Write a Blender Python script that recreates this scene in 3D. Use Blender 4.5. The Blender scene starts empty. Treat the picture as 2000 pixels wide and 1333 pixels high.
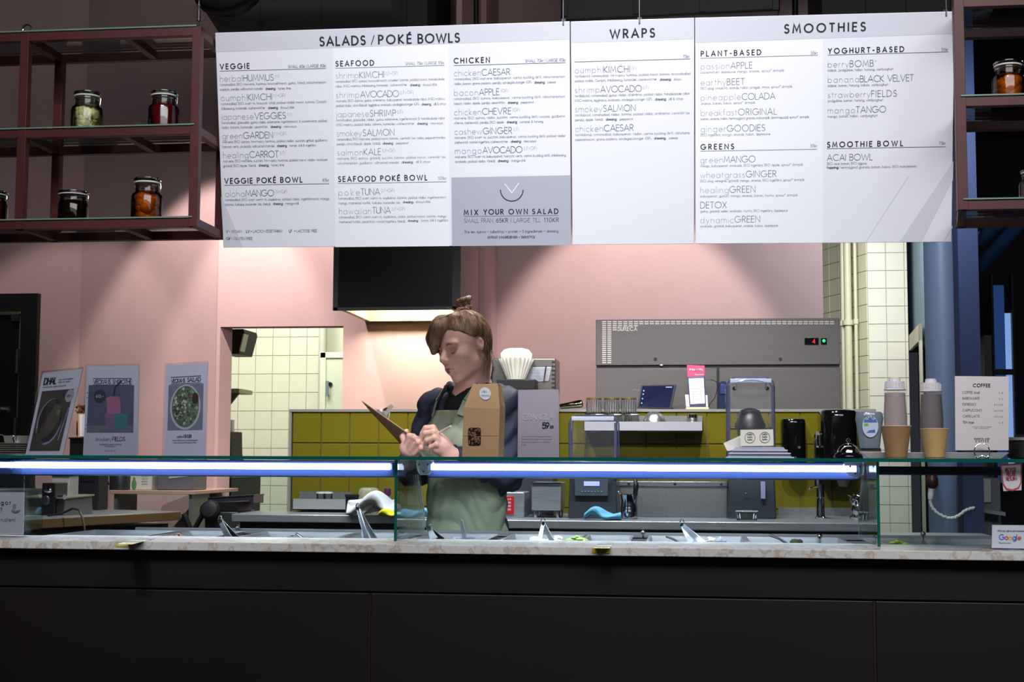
import bpy, bmesh, math, random
import numpy as np
from mathutils import Vector, Matrix
from math import sin, cos, pi, radians, atan, tan
random.seed(7)
sc = bpy.context.scene
COL = sc.collection

# ------------------------------------------------------------------ camera
FPX, CXP, CYP = 2750.0, 1000.0, 666.5            # focal length and centre for the 2000 x 1333 frame
YAW, PIT, ROL = radians(7.0), atan(229/2750), 0.004
CAM = Vector((0, 0, 1.2))
_f = Vector((-sin(YAW)*cos(PIT), cos(YAW)*cos(PIT), sin(PIT)))
_r0 = Vector((cos(YAW), sin(YAW), 0)); _u0 = _r0.cross(_f)
_r = _r0*cos(ROL) + _u0*sin(ROL); _u = _u0*cos(ROL) - _r0*sin(ROL)
cd = bpy.data.cameras.new('camera'); cam = bpy.data.objects.new('camera', cd); COL.objects.link(cam)
cd.sensor_width = 36; cd.lens = FPX*36/2000; cd.clip_start = .05; cd.clip_end = 80
M = Matrix((( _r.x, _u.x, -_f.x, CAM.x), (_r.y, _u.y, -_f.y, CAM.y), (_r.z, _u.z, -_f.z, CAM.z), (0, 0, 0, 1)))
cam.matrix_world = M
sc.camera = cam
# ------------------------------------------------------------------ world, exposure, area lights
w = bpy.data.worlds.new('world'); sc.world = w; w.use_nodes = True
w.node_tree.nodes['Background'].inputs[0].default_value = (.55, .6, .75, 1)
w.node_tree.nodes['Background'].inputs[1].default_value = .035
sc.view_settings.view_transform = 'Standard'; sc.view_settings.look = 'None'
sc.view_settings.exposure = 0.1; sc.view_settings.gamma = 1
try: sc.view_settings.use_curve_mapping = False
except Exception: pass
sc.cycles.max_bounces = 10; sc.cycles.transparent_max_bounces = 24; sc.cycles.transmission_bounces = 8
sc.cycles.glossy_bounces = 5; sc.cycles.diffuse_bounces = 3
sc.cycles.caustics_reflective = False; sc.cycles.caustics_refractive = False
sc.cycles.sample_clamp_indirect = 4.0

def V(x, y=None, z=None):
    return Vector(x) if y is None else Vector((x, y, z))
def ray(px, py): return _f + _r*((px-CXP)/FPX) - _u*((py-CYP)/FPX)
def P(px, py, Y):
    """photo pixel -> world point on the plane y = Y"""
    d = ray(px, py); return CAM + d*(Y/d.y)
def Pz(px, py, z):
    d = ray(px, py); return CAM + d*((z-CAM.z)/d.z)
def mpp(px, Y):
    """metres per photo pixel on the plane y = Y"""
    return (P(px+1, 895, Y) - P(px, 895, Y)).length

def spot(name, loc, aim, power, size, blend, col=(1, 1, 1), rad=.04):
    l = bpy.data.lights.new(name, 'SPOT'); l.energy = power; l.spot_size = radians(size); l.spot_blend = blend
    l.color = col; l.shadow_soft_size = rad
    o = bpy.data.objects.new(name, l); COL.objects.link(o); o.location = loc
    o.rotation_euler = (V(aim)-V(loc)).to_track_quat('-Z', 'Y').to_euler(); return o
def area(name, loc, aim, power, sx, sy, col=(1, 1, 1)):
    l = bpy.data.lights.new(name, 'AREA'); l.shape = 'RECTANGLE'; l.energy = power; l.size = sx; l.size_y = sy; l.color = col
    o = bpy.data.objects.new(name, l); COL.objects.link(o); o.location = loc
    o.rotation_euler = (V(aim)-V(loc)).to_track_quat('-Z', 'Y').to_euler(); return o
WARM = (1, .9, .8); NEU = (1, .96, .92); COOL = (.9, .94, 1)
# track spots that wash the pink wall (each leaves a scallop)
for px, pw, yy in ((75, 34, 0), (385, 105, 0), (590, 125, 0), (1235, 125, .3)):
    b = P(px, 600, 7.4+yy)
    spot('wall_spot', (b.x, 6.55+yy, 3.25), (b.x, 7.45+yy, 1.75), pw, 58, .35, (1, .9, .85), .03)
# track spots on the guest side, aimed at the menu boards
for px, pw, py in ((520, 115, 250), (900, 140, 230), (1230, 125, 220), (1500, 190, 250), (1800, 5, 330)):
    b = P(px, py, 3.7)
    spot('menu_spot', (b.x-.15, 1.35, 3.6), b, pw*.62, 40, .9, (.93, .94, 1), .06)
area('hall_front_fill', (.6, .2, 3.9), (.1, 4, 1.0), 150, 4.5, 1.8, (.95, .96, 1))  # added soft fill over the guest side, brightens posters, stone and boards
spot('bar_spot', (P(880, 600, 4).x, 3.98, 3.05), P(905, 700, 4.38), 50, 22, .8, (1, .97, .94), .07)  # added spot between board and worker, brightens her face and hair
for px, pw in ((230, 75), (1830, 45), (1050, 26)):
    b = P(px, 830, 3.55); spot('guest_fill_spot', (b.x*.8, .5, 3.4), b, pw, 20, .8, (.96, .97, 1), .08)  # added narrow fill spots, brighten the posters and signs on the glass top
# lamps over the working side of the bar
b = P(930, 600, 5.4)
spot('bar_spot', (b.x+.25, 5.3, 3.2), P(900, 760, 4.45), 190, 50, .6, (1, .95, .9), .05)
for px in (700, 1150, 1500):
    b = P(px, 600, 5.1); spot('bar_spot', (b.x, 4.9, 3.2), (b.x, 5.9, 1.0), 150, 74, .6, (.95, .96, 1), .06)
spot('bar_spot', (P(1180, 600, 4.3).x, 4.1, 3.0), (P(1200, 893, 3.6).x, 3.7, 1.2), 30, 70, .8, (1, .97, .93), .08)
b = P(250, 600, 5.4); spot('bar_spot', (b.x, 5.0, 3.1), (b.x, 6.0, .9), 140, 80, .6, (1, .95, .9), .06)
# kitchens behind
b = P(560, 700, 10.5); area('kitchen_light', (b.x-.1, 10.2, 3.1), (b.x, 11.6, 1.2), 66, 1.4, 1.0, (1, 1, .97))
b = P(1690, 700, 9.8); area('kitchen_light', (b.x-.15, 9.8, 3.1), (b.x, 10.8, 1.0), 48, 1.0, .8, (1, 1, .98))
b = P(785, 628, 7.2); area('hood_light', (b.x, 7.15, 1.97), (b.x, 7.25, 1.0), 12, .6, .25, (1, .93, .78))
b = P(1850, 500, 9); area('hall_light', (b.x-.5, 7.0, 3.0), (b.x+.1, 9.0, 1.2), 20, .5, .5, (.8, .9, 1))
# ------------------------------------------------------------------ materials
def lin(c):
    return tuple(((v/255)/12.92 if v/255 <= .04045 else ((v/255+.055)/1.055)**2.4) for v in c) + (1,)
MATS = {}
def mat(name, col, rough=.5, metal=0, emit=0, noise=0, nscale=20, bump=0, bscale=80, spec=.5, coat=0, stretch=None, alpha=None, emitcol=None, trans=0):
    if name in MATS: return MATS[name]
    m = bpy.data.materials.new(name); m.use_nodes = True; nt = m.node_tree; b = nt.nodes['Principled BSDF']
    c = lin(col); b.inputs['Base Color'].default_value = c; b.inputs['Roughness'].default_value = rough
    b.inputs['Metallic'].default_value = metal; b.inputs['Specular IOR Level'].default_value = spec
    b.inputs['Coat Weight'].default_value = coat; b.inputs['Transmission Weight'].default_value = trans
    if alpha is not None: b.inputs['Alpha'].default_value = alpha
    if emit:
        b.inputs['Emission Color'].default_value = lin(emitcol or col); b.inputs['Emission Strength'].default_value = emit
    tc = None
    if noise or bump:
        tc = nt.nodes.new('ShaderNodeTexCoord'); mp = nt.nodes.new('ShaderNodeMapping'); nt.links.new(tc.outputs['Object'], mp.inputs[0])
        if stretch: mp.inputs['Scale'].default_value = stretch
    if noise:
        n = nt.nodes.new('ShaderNodeTexNoise'); n.inputs['Scale'].default_value = nscale; n.inputs['Detail'].default_value = 6
        nt.links.new(mp.outputs[0], n.inputs[0])
        r = nt.nodes.new('ShaderNodeMapRange'); r.inputs[1].default_value = .3; r.inputs[2].default_value = .7
        r.inputs[3].default_value = 1-noise; r.inputs[4].default_value = 1+noise
        nt.links.new(n.outputs[0], r.inputs[0])
        h = nt.nodes.new('ShaderNodeVectorMath'); h.operation = 'SCALE'; h.inputs[0].default_value = c[:3]
        nt.links.new(r.outputs[0], h.inputs['Scale']); nt.links.new(h.outputs[0], b.inputs['Base Color'])
    if bump:
        n2 = nt.nodes.new('ShaderNodeTexNoise'); n2.inputs['Scale'].default_value = bscale; n2.inputs['Detail'].default_value = 4
        nt.links.new(mp.outputs[0], n2.inputs[0])
        bm_ = nt.nodes.new('ShaderNodeBump'); bm_.inputs['Strength'].default_value = bump; bm_.inputs['Distance'].default_value = .01
        nt.links.new(n2.outputs[0], bm_.inputs['Height']); nt.links.new(bm_.outputs[0], b.inputs['Normal'])
    MATS[name] = m; return m
def glass(name, tint=(245, 250, 250), refl=1.0, rough=0.0, ior=1.5):
    """thin clear pane: fresnel reflection over tinted transparency"""
    if name in MATS: return MATS[name]
    m = bpy.data.materials.new(name); m.use_nodes = True; nt = m.node_tree; nt.nodes.clear()
    o = nt.nodes.new('ShaderNodeOutputMaterial'); mx = nt.nodes.new('ShaderNodeMixShader'); t = nt.nodes.new('ShaderNodeBsdfTransparent')
    g = nt.nodes.new('ShaderNodeBsdfGlossy'); fr = nt.nodes.new('ShaderNodeFresnel'); mu = nt.nodes.new('ShaderNodeMath'); mu.operation = 'MULTIPLY'
    fr.inputs[0].default_value = ior; mu.inputs[1].default_value = refl; g.inputs['Roughness'].default_value = rough
    mu.use_clamp = True
    t.inputs[0].default_value = lin(tint)
    nt.links.new(fr.outputs[0], mu.inputs[0]); nt.links.new(mu.outputs[0], mx.inputs[0]); nt.links.new(t.outputs[0], mx.inputs[1])
    nt.links.new(g.outputs[0], mx.inputs[2]); nt.links.new(mx.outputs[0], o.inputs[0]); MATS[name] = m; return m
def streaked(name, cols, scale, stretch, rough=.5, metal=0, bump=.2, dist=0):
    """noise streaks between colours: marble, brushed steel, hair"""
    if name in MATS: return MATS[name]
    m = mat(name, cols[0], rough, metal); nt = m.node_tree; b = nt.nodes['Principled BSDF']
    tc = nt.nodes.new('ShaderNodeTexCoord'); mp = nt.nodes.new('ShaderNodeMapping'); mp.inputs['Scale'].default_value = stretch
    n = nt.nodes.new('ShaderNodeTexNoise'); n.inputs['Scale'].default_value = scale; n.inputs['Detail'].default_value = 7; n.inputs['Distortion'].default_value = dist
    cr = nt.nodes.new('ShaderNodeValToRGB'); k = len(cols)
    while len(cr.color_ramp.elements) < k: cr.color_ramp.elements.new(.5)
    for i, c in enumerate(cols):
        cr.color_ramp.elements[i].position = .32+.36*i/(k-1); cr.color_ramp.elements[i].color = lin(c)
    nt.links.new(tc.outputs['Object'], mp.inputs[0]); nt.links.new(mp.outputs[0], n.inputs[0]); nt.links.new(n.outputs[0], cr.inputs[0])
    nt.links.new(cr.outputs[0], b.inputs['Base Color'])
    if bump:
        bu = nt.nodes.new('ShaderNodeBump'); bu.inputs['Strength'].default_value = bump; bu.inputs['Distance'].default_value = .004
        nt.links.new(n.outputs[0], bu.inputs['Height']); nt.links.new(bu.outputs[0], b.inputs['Normal'])
    return m
PINK = mat('pink_plaster', (197, 165, 162), .75, noise=.03, nscale=3, bump=.05, bscale=60)
BLACK = mat('black_paint', (14, 13, 14), .5)
GLOSSBLACK = mat('gloss_black', (10, 10, 12), .12)
STEEL = streaked('brushed_steel', [(158, 160, 166), (180, 182, 188)], 6, (1, 30, 30), .36, .6, .05)
STEELD = streaked('dull_steel', [(122, 122, 122), (138, 138, 138)], 5, (30, 1, 30), .42, .55, .03)
CHROME = mat('chrome', (215, 215, 220), .08, 1)
REDMETAL = mat('oxblood_metal', (80, 34, 32), .45, noise=.06, nscale=8, spec=.4)
CREAM = mat('cream_tile', (218, 217, 196), .25, noise=.02, nscale=2)
GROUT = mat('grout', (172, 172, 150), .9)
OLIVE = mat('olive_tile', (108, 99, 24), .14, noise=.07, nscale=1.6)
OGROUT = mat('olive_grout', (124, 112, 80), .8)
GLASS = glass('clear_glass', (243, 249, 249), .75)
GLASSJ = glass('jar_glass', (228, 236, 232), 1.1)
GEDGE = mat('glass_edge', (8, 92, 86), .15, spec=.8)
GREY = mat('grey_plastic', (120, 120, 122), .5)
WHITEP = mat('white_plastic', (225, 222, 222), .4)
PAPER = mat('white_paper', (222, 220, 226), .7)
INK = mat('dark_ink', (42, 42, 52), .8)
INKM = mat('mid_ink', (104, 106, 116), .8)
INKL = mat('light_ink', (156, 158, 170), .8)
DARKPLASTIC = mat('dark_plastic', (26, 26, 30), .35)

# ------------------------------------------------------------------ mesh building
class MB:
    def __init__(s): s.v = []; s.f = []
    def add(s, vs, fs):
        o = len(s.v); s.v += [tuple(v) for v in vs]; s.f += [tuple(i+o for i in f) for f in fs]; return s
    def box(s, c, d, rz=0, m=None):
        x, y, z = d[0]/2, d[1]/2, d[2]/2
        vs = [V(a*x, b*y, e*z) for a in (-1, 1) for b in (-1, 1) for e in (-1, 1)]
        if m is not None: vs = [m @ v for v in vs]
        elif rz: vs = [Matrix.Rotation(rz, 3, 'Z') @ v for v in vs]
        c = V(c); return s.add([v+c for v in vs], [(0, 1, 3, 2), (4, 6, 7, 5), (0, 4, 5, 1), (2, 3, 7, 6), (0, 2, 6, 4), (1, 5, 7, 3)])
    def span(s, a, b):
        a = V(a); b = V(b); return s.box((a+b)/2, [abs(q) for q in (b-a)])
    def quad(s, a, b, c, d): return s.add([a, b, c, d], [(0, 1, 2, 3)])
    def slab(s, pts, t):
        """thick plate: polygon pts (in order), extruded by vector t"""
        n = len(pts); t = V(t); pts = [V(p) for p in pts]
        return s.add(pts+[p+t for p in pts], [tuple(range(n))[::-1], tuple(range(n, 2*n))]+[(i, (i+1) % n, n+(i+1) % n, n+i) for i in range(n)])
    def lathe(s, prof, n=24, c=(0, 0, 0), sx=1, sy=1, m=None, flute=None):
        """prof: list of (r, z)"""
        vs = []; fs = []; c = V(c)
        for k, (r, z) in enumerate(prof):
            for i in range(n):
                a = 2*pi*i/n; rr = r*(1+(flute[k]*cos(a*flute[-1]) if flute else 0))
                p = V(rr*cos(a)*sx, rr*sin(a)*sy, z)
                if m is not None: p = m @ p
                vs.append(p+c)
        for k in range(len(prof)-1):
            for i in range(n):
                j = (i+1) % n; fs.append((k*n+i, k*n+j, (k+1)*n+j, (k+1)*n+i))
        if prof[0][0] > 1e-6: fs.append(tuple(range(n))[::-1])
        if prof[-1][0] > 1e-6: fs.append(tuple((len(prof)-1)*n+i for i in range(n)))
        return s.add(vs, fs)
    def shell(s, prof, n=24, c=(0, 0, 0), sx=1, sy=1, m=None):
        """open lathe (no caps)"""
        k0 = len(s.f); s.lathe(prof, n, c, sx, sy, m)
        s.f = s.f[:k0+(len(prof)-1)*n]; return s
    def cyl(s, a, b, r, n=12, r2=None):
        a = V(a); b = V(b); d = b-a; q = d.to_track_quat('Z', 'Y').to_matrix(); r2 = r if r2 is None else r2
        return s.lathe([(r, 0), (r2, d.length)], n, a, m=q)
    def tube(s, pts, r, n=8):
        pts = [V(p) for p in pts]; vs = []; fs = []; N = len(pts); up = V(0, 0, 1)
        if abs((pts[-1]-pts[0]).normalized().z) > .95: up = V(1, 0, 0)
        for k, p in enumerate(pts):
            t = (pts[min(k+1, N-1)]-pts[max(k-1, 0)]).normalized()
            a = t.cross(up)
            if a.length < 1e-4: a = t.cross(V(0, 1, 0))
            a.normalize(); b = a.cross(t); rr = r[k] if isinstance(r, (list, tuple)) else r
            vs += [p+(a*cos(2*pi*i/n)+b*sin(2*pi*i/n))*rr for i in range(n)]
        for k in range(N-1):
            fs += [(k*n+i, k*n+(i+1) % n, (k+1)*n+(i+1) % n, (k+1)*n+i) for i in range(n)]
        fs += [tuple(range(n))[::-1], tuple((N-1)*n+i for i in range(n))]
        return s.add(vs, fs)
    def ell(s, c, r, n=16, m=None):
        h = n//2+1; prof = [(sin(pi*k/h), -cos(pi*k/h)) for k in range(h+1)]
        vs = []; fs = []; c = V(c); r = V(r) if not isinstance(r, (int, float)) else V(r, r, r)
        for rr, z in prof:
            for i in range(n):
                p = V(rr*cos(2*pi*i/n)*r.x, rr*sin(2*pi*i/n)*r.y, z*r.z)
                if m is not None: p = m @ p
                vs.append(p+c)
        for k in range(h): fs += [(k*n+i, k*n+(i+1) % n, (k+1)*n+(i+1) % n, (k+1)*n+i) for i in range(n)]
        return s.add(vs, fs)
    def build(s, name, m, parent=None, smooth=True, bevel=0, loc=None, rot=None, kind=None, label=None, angle=35):
        me = bpy.data.meshes.new(name); me.from_pydata(s.v, [], s.f); me.update()
        bm_ = bmesh.new(); bm_.from_mesh(me); bmesh.ops.remove_doubles(bm_, verts=bm_.verts, dist=1e-6)
        bmesh.ops.recalc_face_normals(bm_, faces=bm_.faces); bm_.to_mesh(me); bm_.free()
        if smooth:
            me.polygons.foreach_set('use_smooth', [True]*len(me.polygons)); me.set_sharp_from_angle(angle=radians(angle))
        me.materials.append(m); o = bpy.data.objects.new(name, me); COL.objects.link(o)
        if parent: o.parent = parent
        if loc is not None: o.location = loc
        if rot is not None: o.rotation_euler = rot
        if bevel:
            b = o.modifiers.new('bevel', 'BEVEL'); b.width = bevel; b.segments = 2; b.limit_method = 'ANGLE'; b.harden_normals = False
        if kind: o['kind'] = kind
        if label: o['label'] = label
        return o
def thing(name, label, cat, loc=(0, 0, 0), rz=0, group=None, rot=None):
    o = bpy.data.objects.new(name, None); COL.objects.link(o); o.location = loc; o.rotation_euler = rot or (0, 0, rz)
    o.empty_display_size = .02
    o['label'] = label; o['category'] = cat
    if group: o['group'] = group
    return o
def tag(o, label, cat, group=None):
    o['label'] = label; o['category'] = cat
    if group: o['group'] = group
    return o
def dup(root, loc, label, rz=None, scale=None):
    r = root.copy(); COL.objects.link(r); r.location = loc; r['label'] = label
    if rz is not None: r.rotation_euler = (0, 0, rz)
    if scale: r.scale = scale
    for ch in list(root.children):
        c = ch.copy(); COL.objects.link(c); c.parent = r
        for g in ch.children:
            d = g.copy(); COL.objects.link(d); d.parent = c
    return r
def struct(name, mb, m, bevel=0, **k):
    o = mb.build(name, m, bevel=bevel, smooth=False, **k); o['kind'] = 'structure'; return o

# ------------------------------------------------------------------ stroke lettering
def _arc(cx, cy, rx, ry, a0, a1, n=None):
    n = n or max(3, int(abs(a1-a0)/26))
    return [(cx+rx*cos(radians(a0+(a1-a0)*i/n)), cy+ry*sin(radians(a0+(a1-a0)*i/n))) for i in range(n+1)]
G = {}
def g(ch, w_, *st): G[ch] = (w_, st)
A_ = _arc
g('A', .8, [(0, 0), (.4, 1), (.8, 0)], [(.13, .32), (.67, .32)])
g('B', .55, [(0, 0), (0, 1), (.26, 1)]+A_(.26, .77, .22, .23, 80, -90)+[(0, .54)], [(.24, .54)]+A_(.27, .27, .27, .27, 80, -90)+[(0, 0)])
g('C', .86, A_(.5, .5, .5, .5, 48, 312))
g('D', .74, [(0, 0), (0, 1), (.24, 1)]+A_(.24, .5, .5, .5, 80, -80)+[(.24, 0), (0, 0)])
g('E', .46, [(.46, 1), (0, 1), (0, 0), (.46, 0)], [(0, .53), (.42, .53)])
g('F', .44, [(.44, 1), (0, 1), (0, 0)], [(0, .52), (.4, .52)])
g('G', .98, A_(.5, .5, .5, .5, 48, 350)+[(1, .47), (.58, .47)])
g('H', .64, [(0, 0), (0, 1)], [(.64, 0), (.64, 1)], [(0, .52), (.64, .52)])
g('I', .02, [(.01, 0), (.01, 1)])
g('J', .32, [(.32, 1), (.32, .2)]+A_(.14, .18, .18, .18, 0, -150))
g('K', .58, [(0, 0), (0, 1)], [(.54, 1), (.02, .48), (.58, 0)])
g('L', .42, [(0, 1), (0, 0), (.42, 0)])
g('M', .88, [(0, 0), (.12, 1), (.44, .2), (.76, 1), (.88, 0)])
g('N', .68, [(0, 0), (0, 1), (.68, 0), (.68, 1)])
g('O', 1.0, A_(.5, .5, .5, .5, 90, 450, 16))
g('P', .5, [(0, 0), (0, 1), (.24, 1)]+A_(.24, .74, .26, .26, 80, -90)+[(0, .48)])
g('Q', 1.0, A_(.5, .5, .5, .5, 90, 450, 16), [(.6, .3), (.95, 0)])
g('R', .54, [(0, 0), (0, 1), (.24, 1)]+A_(.24, .74, .26, .26, 80, -90)+[(0, .48)], [(.22, .48), (.54, 0)])
g('S', .5, A_(.26, .75, .22, .25, 35, 250)+A_(.25, .26, .25, .26, 72, -145))
g('T', .56, [(0, 1), (.56, 1)], [(.28, 1), (.28, 0)])
g('U', .6, [(0, 1), (0, .3)]+A_(.3, .3, .3, .3, 180, 360)+[(.6, 1)])
g('V', .76, [(0, 1), (.38, 0), (.76, 1)])
g('W', 1.16, [(0, 1), (.3, 0), (.58, .92), (.86, 0), (1.16, 1)])
g('X', .64, [(0, 1), (.64, 0)], [(.64, 1), (0, 0)])
g('Y', .62, [(0, 1), (.31, .48), (.62, 1)], [(.31, .48), (.31, 0)])
g('Z', .58, [(0, 1), (.58, 1), (0, 0), (.58, 0)])
g('a', .6, A_(.3, .3, .3, .3, 0, 360, 12), [(.6, .6), (.6, 0)])
g('b', .6, A_(.3, .3, .3, .3, 0, 360, 12), [(0, 1), (0, 0)])
g('c', .5, A_(.3, .3, .3, .3, 48, 312))
g('d', .6, A_(.3, .3, .3, .3, 0, 360, 12), [(.6, 1), (.6, 0)])
g('e', .58, [(.02, .3), (.6, .3)]+A_(.3, .3, .3, .3, 10, 312))
g('f', .3, A_(.26, .84, .15, .15, 70, 180)+[(.11, 0)], [(0, .58), (.27, .58)])
g('g', .6, A_(.3, .3, .3, .3, 0, 360, 12), [(.6, .6), (.6, -.06)]+A_(.32, -.06, .28, .24, 0, -150))
g('h', .48, [(0, 0), (0, 1)], [(0, .34)]+A_(.24, .36, .24, .24, 180, 0)+[(.48, 0)])
g('i', .02, [(.01, 0), (.01, .6)], [(.01, .78), (.01, .86)])
g('j', .06, [(.06, .6), (.06, -.14)]+A_(-.06, -.16, .12, .12, 0, -90), [(.06, .78), (.06, .86)])
g('k', .42, [(0, 0), (0, 1)], [(.38, .6), (.02, .28), (.42, 0)])
g('l', .02, [(.01, 0), (.01, 1)])
g('m', .8, [(0, 0), (0, .6)], [(0, .4)]+A_(.2, .4, .2, .2, 180, 0)+[(.4, 0)], [(.4, .4)]+A_(.6, .4, .2, .2, 180, 0)+[(.8, 0)])
g('n', .48, [(0, 0), (0, .6)], [(0, .34)]+A_(.24, .36, .24, .24, 180, 0)+[(.48, 0)])
g('o', .6, A_(.3, .3, .3, .3, 0, 360, 12))
g('p', .6, A_(.3, .3, .3, .3, 0, 360, 12), [(0, .6), (0, -.3)])
g('q', .6, A_(.3, .3, .3, .3, 0, 360, 12), [(.6, .6), (.6, -.3)])
g('r', .26, [(0, 0), (0, .6)], [(0, .34)]+A_(.22, .36, .22, .24, 180, 80))
g('s', .36, A_(.18, .45, .15, .15, 40, 250)+A_(.18, .15, .17, .15, 75, -145))
g('t', .3, [(.12, .86), (.12, 0)], [(0, .6), (.28, .6)])
g('u', .48, [(0, .6), (0, .24)]+A_(.24, .24, .24, .24, 180, 360)+[(.48, .6)], [(.48, .6), (.48, 0)])
g('v', .5, [(0, .6), (.25, 0), (.5, .6)])
g('w', .78, [(0, .6), (.2, 0), (.39, .55), (.58, 0), (.78, .6)])
g('x', .44, [(0, .6), (.44, 0)], [(.44, .6), (0, 0)])
g('y', .5, [(0, .6), (.26, .02)], [(.5, .6), (.13, -.3)])
g('z', .42, [(0, .6), (.42, .6), (0, 0), (.42, 0)])
g('0', .6, A_(.3, .5, .3, .5, 90, 450, 14)); g('1', .3, [(.02, .8), (.22, 1), (.22, 0)])
g('2', .54, A_(.27, .73, .26, .27, 160, -30)+[(.0, 0), (.54, 0)])
g('3', .52, A_(.25, .76, .22, .24, 150, -80)+A_(.25, .27, .27, .27, 80, -150))
g('4', .6, [(.46, 0), (.46, 1), (0, .26), (.6, .26)])
g('5', .54, [(.48, 1), (.12, 1), (.06, .56)]+A_(.26, .32, .28, .32, 115, -145))
g('6', .56, [(.42, 1), (.07, .45)], A_(.28, .3, .28, .3, 90, 450, 12)); g('7', .52, [(0, 1), (.52, 1), (.16, 0)])
g('8', .54, A_(.27, .76, .22, .24, 90, 450, 10), A_(.27, .27, .27, .27, 90, 450, 12))
g('9', .56, [(.14, 0), (.49, .55)], A_(.28, .7, .28, .3, 90, 450, 12))
g('/', .4, [(0, -.05), (.4, 1.05)]); g('|', .02, [(.01, -.1), (.01, 1.1)]); g('-', .3, [(0, .42), (.3, .42)]); g('=', .4, [(0, .35), (.4, .35)], [(0, .6), (.4, .6)])
g('+', .4, [(0, .45), (.4, .45)], [(.2, .25), (.2, .65)]); g('.', .02, [(.01, 0), (.01, .09)]); g(',', .06, [(.05, .09), (.0, -.12)])
g(':', .02, [(.01, 0), (.01, .09)], [(.01, .5), (.01, .59)]); g('!', .02, [(.01, 0), (.01, .09)], [(.01, .28), (.01, 1)])
g('(', .16, A_(.32, .4, .3, .65, 130, 230)); g(')', .16, A_(-.16, .4, .3, .65, -50, 50)); g('?', .4, A_(.2, .8, .2, .2, 170, -60)+[(.2, .45), (.2, .3)], [(.2, 0), (.2, .09)])
g('&', .6, [(.6, 0), (.12, .7)]+A_(.26, .82, .16, .17, 200, -20)+[(.06, .35)]+A_(.22, .2, .2, .2, 160, 360)); g("'", .02, [(.01, 1), (.01, .8)])
g('*', .3, A_(.15, .85, .15, .15, 0, 360, 8), [(.1, .8), (.1, .92), (.18, .87)]); g('%', .3, A_(.15, .8, .12, .12, 0, 360, 8))
def _acc(b, ch, *st): G[ch] = (G[b][0], tuple(G[b][1])+st)
_acc('E', '\u00c9', [(.2, 1.12), (.36, 1.28)]); _acc('a', '\u00e5', A_(.3, .78, .08, .08, 0, 360, 6)); _acc('a', '\u00e4', [(.18, .75), (.18, .83)], [(.42, .75), (.42, .83)])
_acc('o', '\u00f6', [(.18, .75), (.18, .83)], [(.42, .75), (.42, .83)]); _acc('A', '\u00c5', A_(.4, 1.14, .09, .09, 0, 360, 6)); _acc('e', '\u00e8', [(.4, .72), (.24, .84)])
def text_width(s, tr, cw=1.0):
    x = 0
    for ch in s: x += (.32 if ch == ' ' else G.get(ch, G['o'])[0]*cw)+tr
    return x-tr
def strokes(mb, s, o, ux, uy, h, wt, tr=.16, cw=1.0, fit=None):
    """text s from baseline-left o; ux, uy unit vectors; h cap height; wt stroke width / h; fit = total width"""
    o = V(o)
    if fit: # spread the tracking so that the run has the width seen
        base = text_width(s, 0, cw); n = max(1, len(s)-1); tr = (fit/h-base)/n
        if tr < .05: cw = (fit/h-.05*n)/base*cw; tr = .05
    x = 0; hw = wt/2
    for ch in s:
        if ch == ' ': x += .32+tr; continue
        gw, sts = G.get(ch, G['o'])
        for st in sts:
            pts = [V((p[0])*cw+x, p[1], 0) for p in st]; n = len(pts); closed = (pts[0]-pts[-1]).length < 1e-4 and n > 3
            if closed: pts = pts[:-1]; n -= 1
            L = []; R = []
            for i in range(n):
                a = pts[i-1] if (i > 0 or closed) else None; b = pts[(i+1) % n] if (i < n-1 or closed) else None
                d1 = (pts[i]-a).normalized() if a is not None else None; d2 = (b-pts[i]).normalized() if b is not None else None
                if d1 is None: d1 = d2
                if d2 is None: d2 = d1
                t = d1+d2
                t = t.normalized() if t.length > .2 else d1
                nn = V(-t.y, t.x, 0); k = 1/max(.45, nn.dot(V(-d1.y, d1.x, 0)))
                e = V(0, 0, 0)
                if not closed and i == 0: e = -d1*hw*.6
                if not closed and i == n-1: e = d1*hw*.6
                L.append(pts[i]+nn*hw*k+e); R.append(pts[i]-nn*hw*k+e)
            vs = [o+(ux*p.x+uy*p.y)*h for q in zip(L, R) for p in q]; fs = []
            for i in range(n if closed else n-1):
                j = (i+1) % n; fs.append((2*i, 2*i+1, 2*j+1, 2*j))
            mb.add(vs, fs)
        x += gw*cw+tr
    return x*h
def ctext(mb, s, c, ux, uy, h, wt, tr=.16, cw=1.0):
    """centred on c (baseline centre)"""
    return strokes(mb, s, V(c)-ux*(text_width(s, tr, cw)*h/2), ux, uy, h, wt, tr, cw)
# ------------------------------------------------------------------ the setting
def wallpoly(name, a, b, z0, z1, m, t=.1, **k):
    """vertical wall from plan point a to plan point b, thickness t away from the viewer"""
    a = V(a[0], a[1], 0); b = V(b[0], b[1], 0); d = (b-a).normalized(); n = V(-d.y, d.x, 0)
    if n.y < 0: n = -n
    mb = MB(); mb.slab([(a.x, a.y, z0), (b.x, b.y, z0), (b.x, b.y, z1), (a.x, a.y, z1)], n*t)
    return struct(name, mb, m, **k)
ZC = 4.2
flo = MB(); flo.span((-5, -1, -.1), (6, 14, 0)); struct('floor', flo, mat('dark_floor', (52, 48, 46), .5, noise=.15, nscale=6))
cei = MB(); cei.span((-5, -1, ZC), (6, 14, ZC+.1)); struct('ceiling', cei, mat('black_ceiling', (16, 15, 16), .9))
X = lambda px, Y: P(px, 895, Y).x
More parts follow.
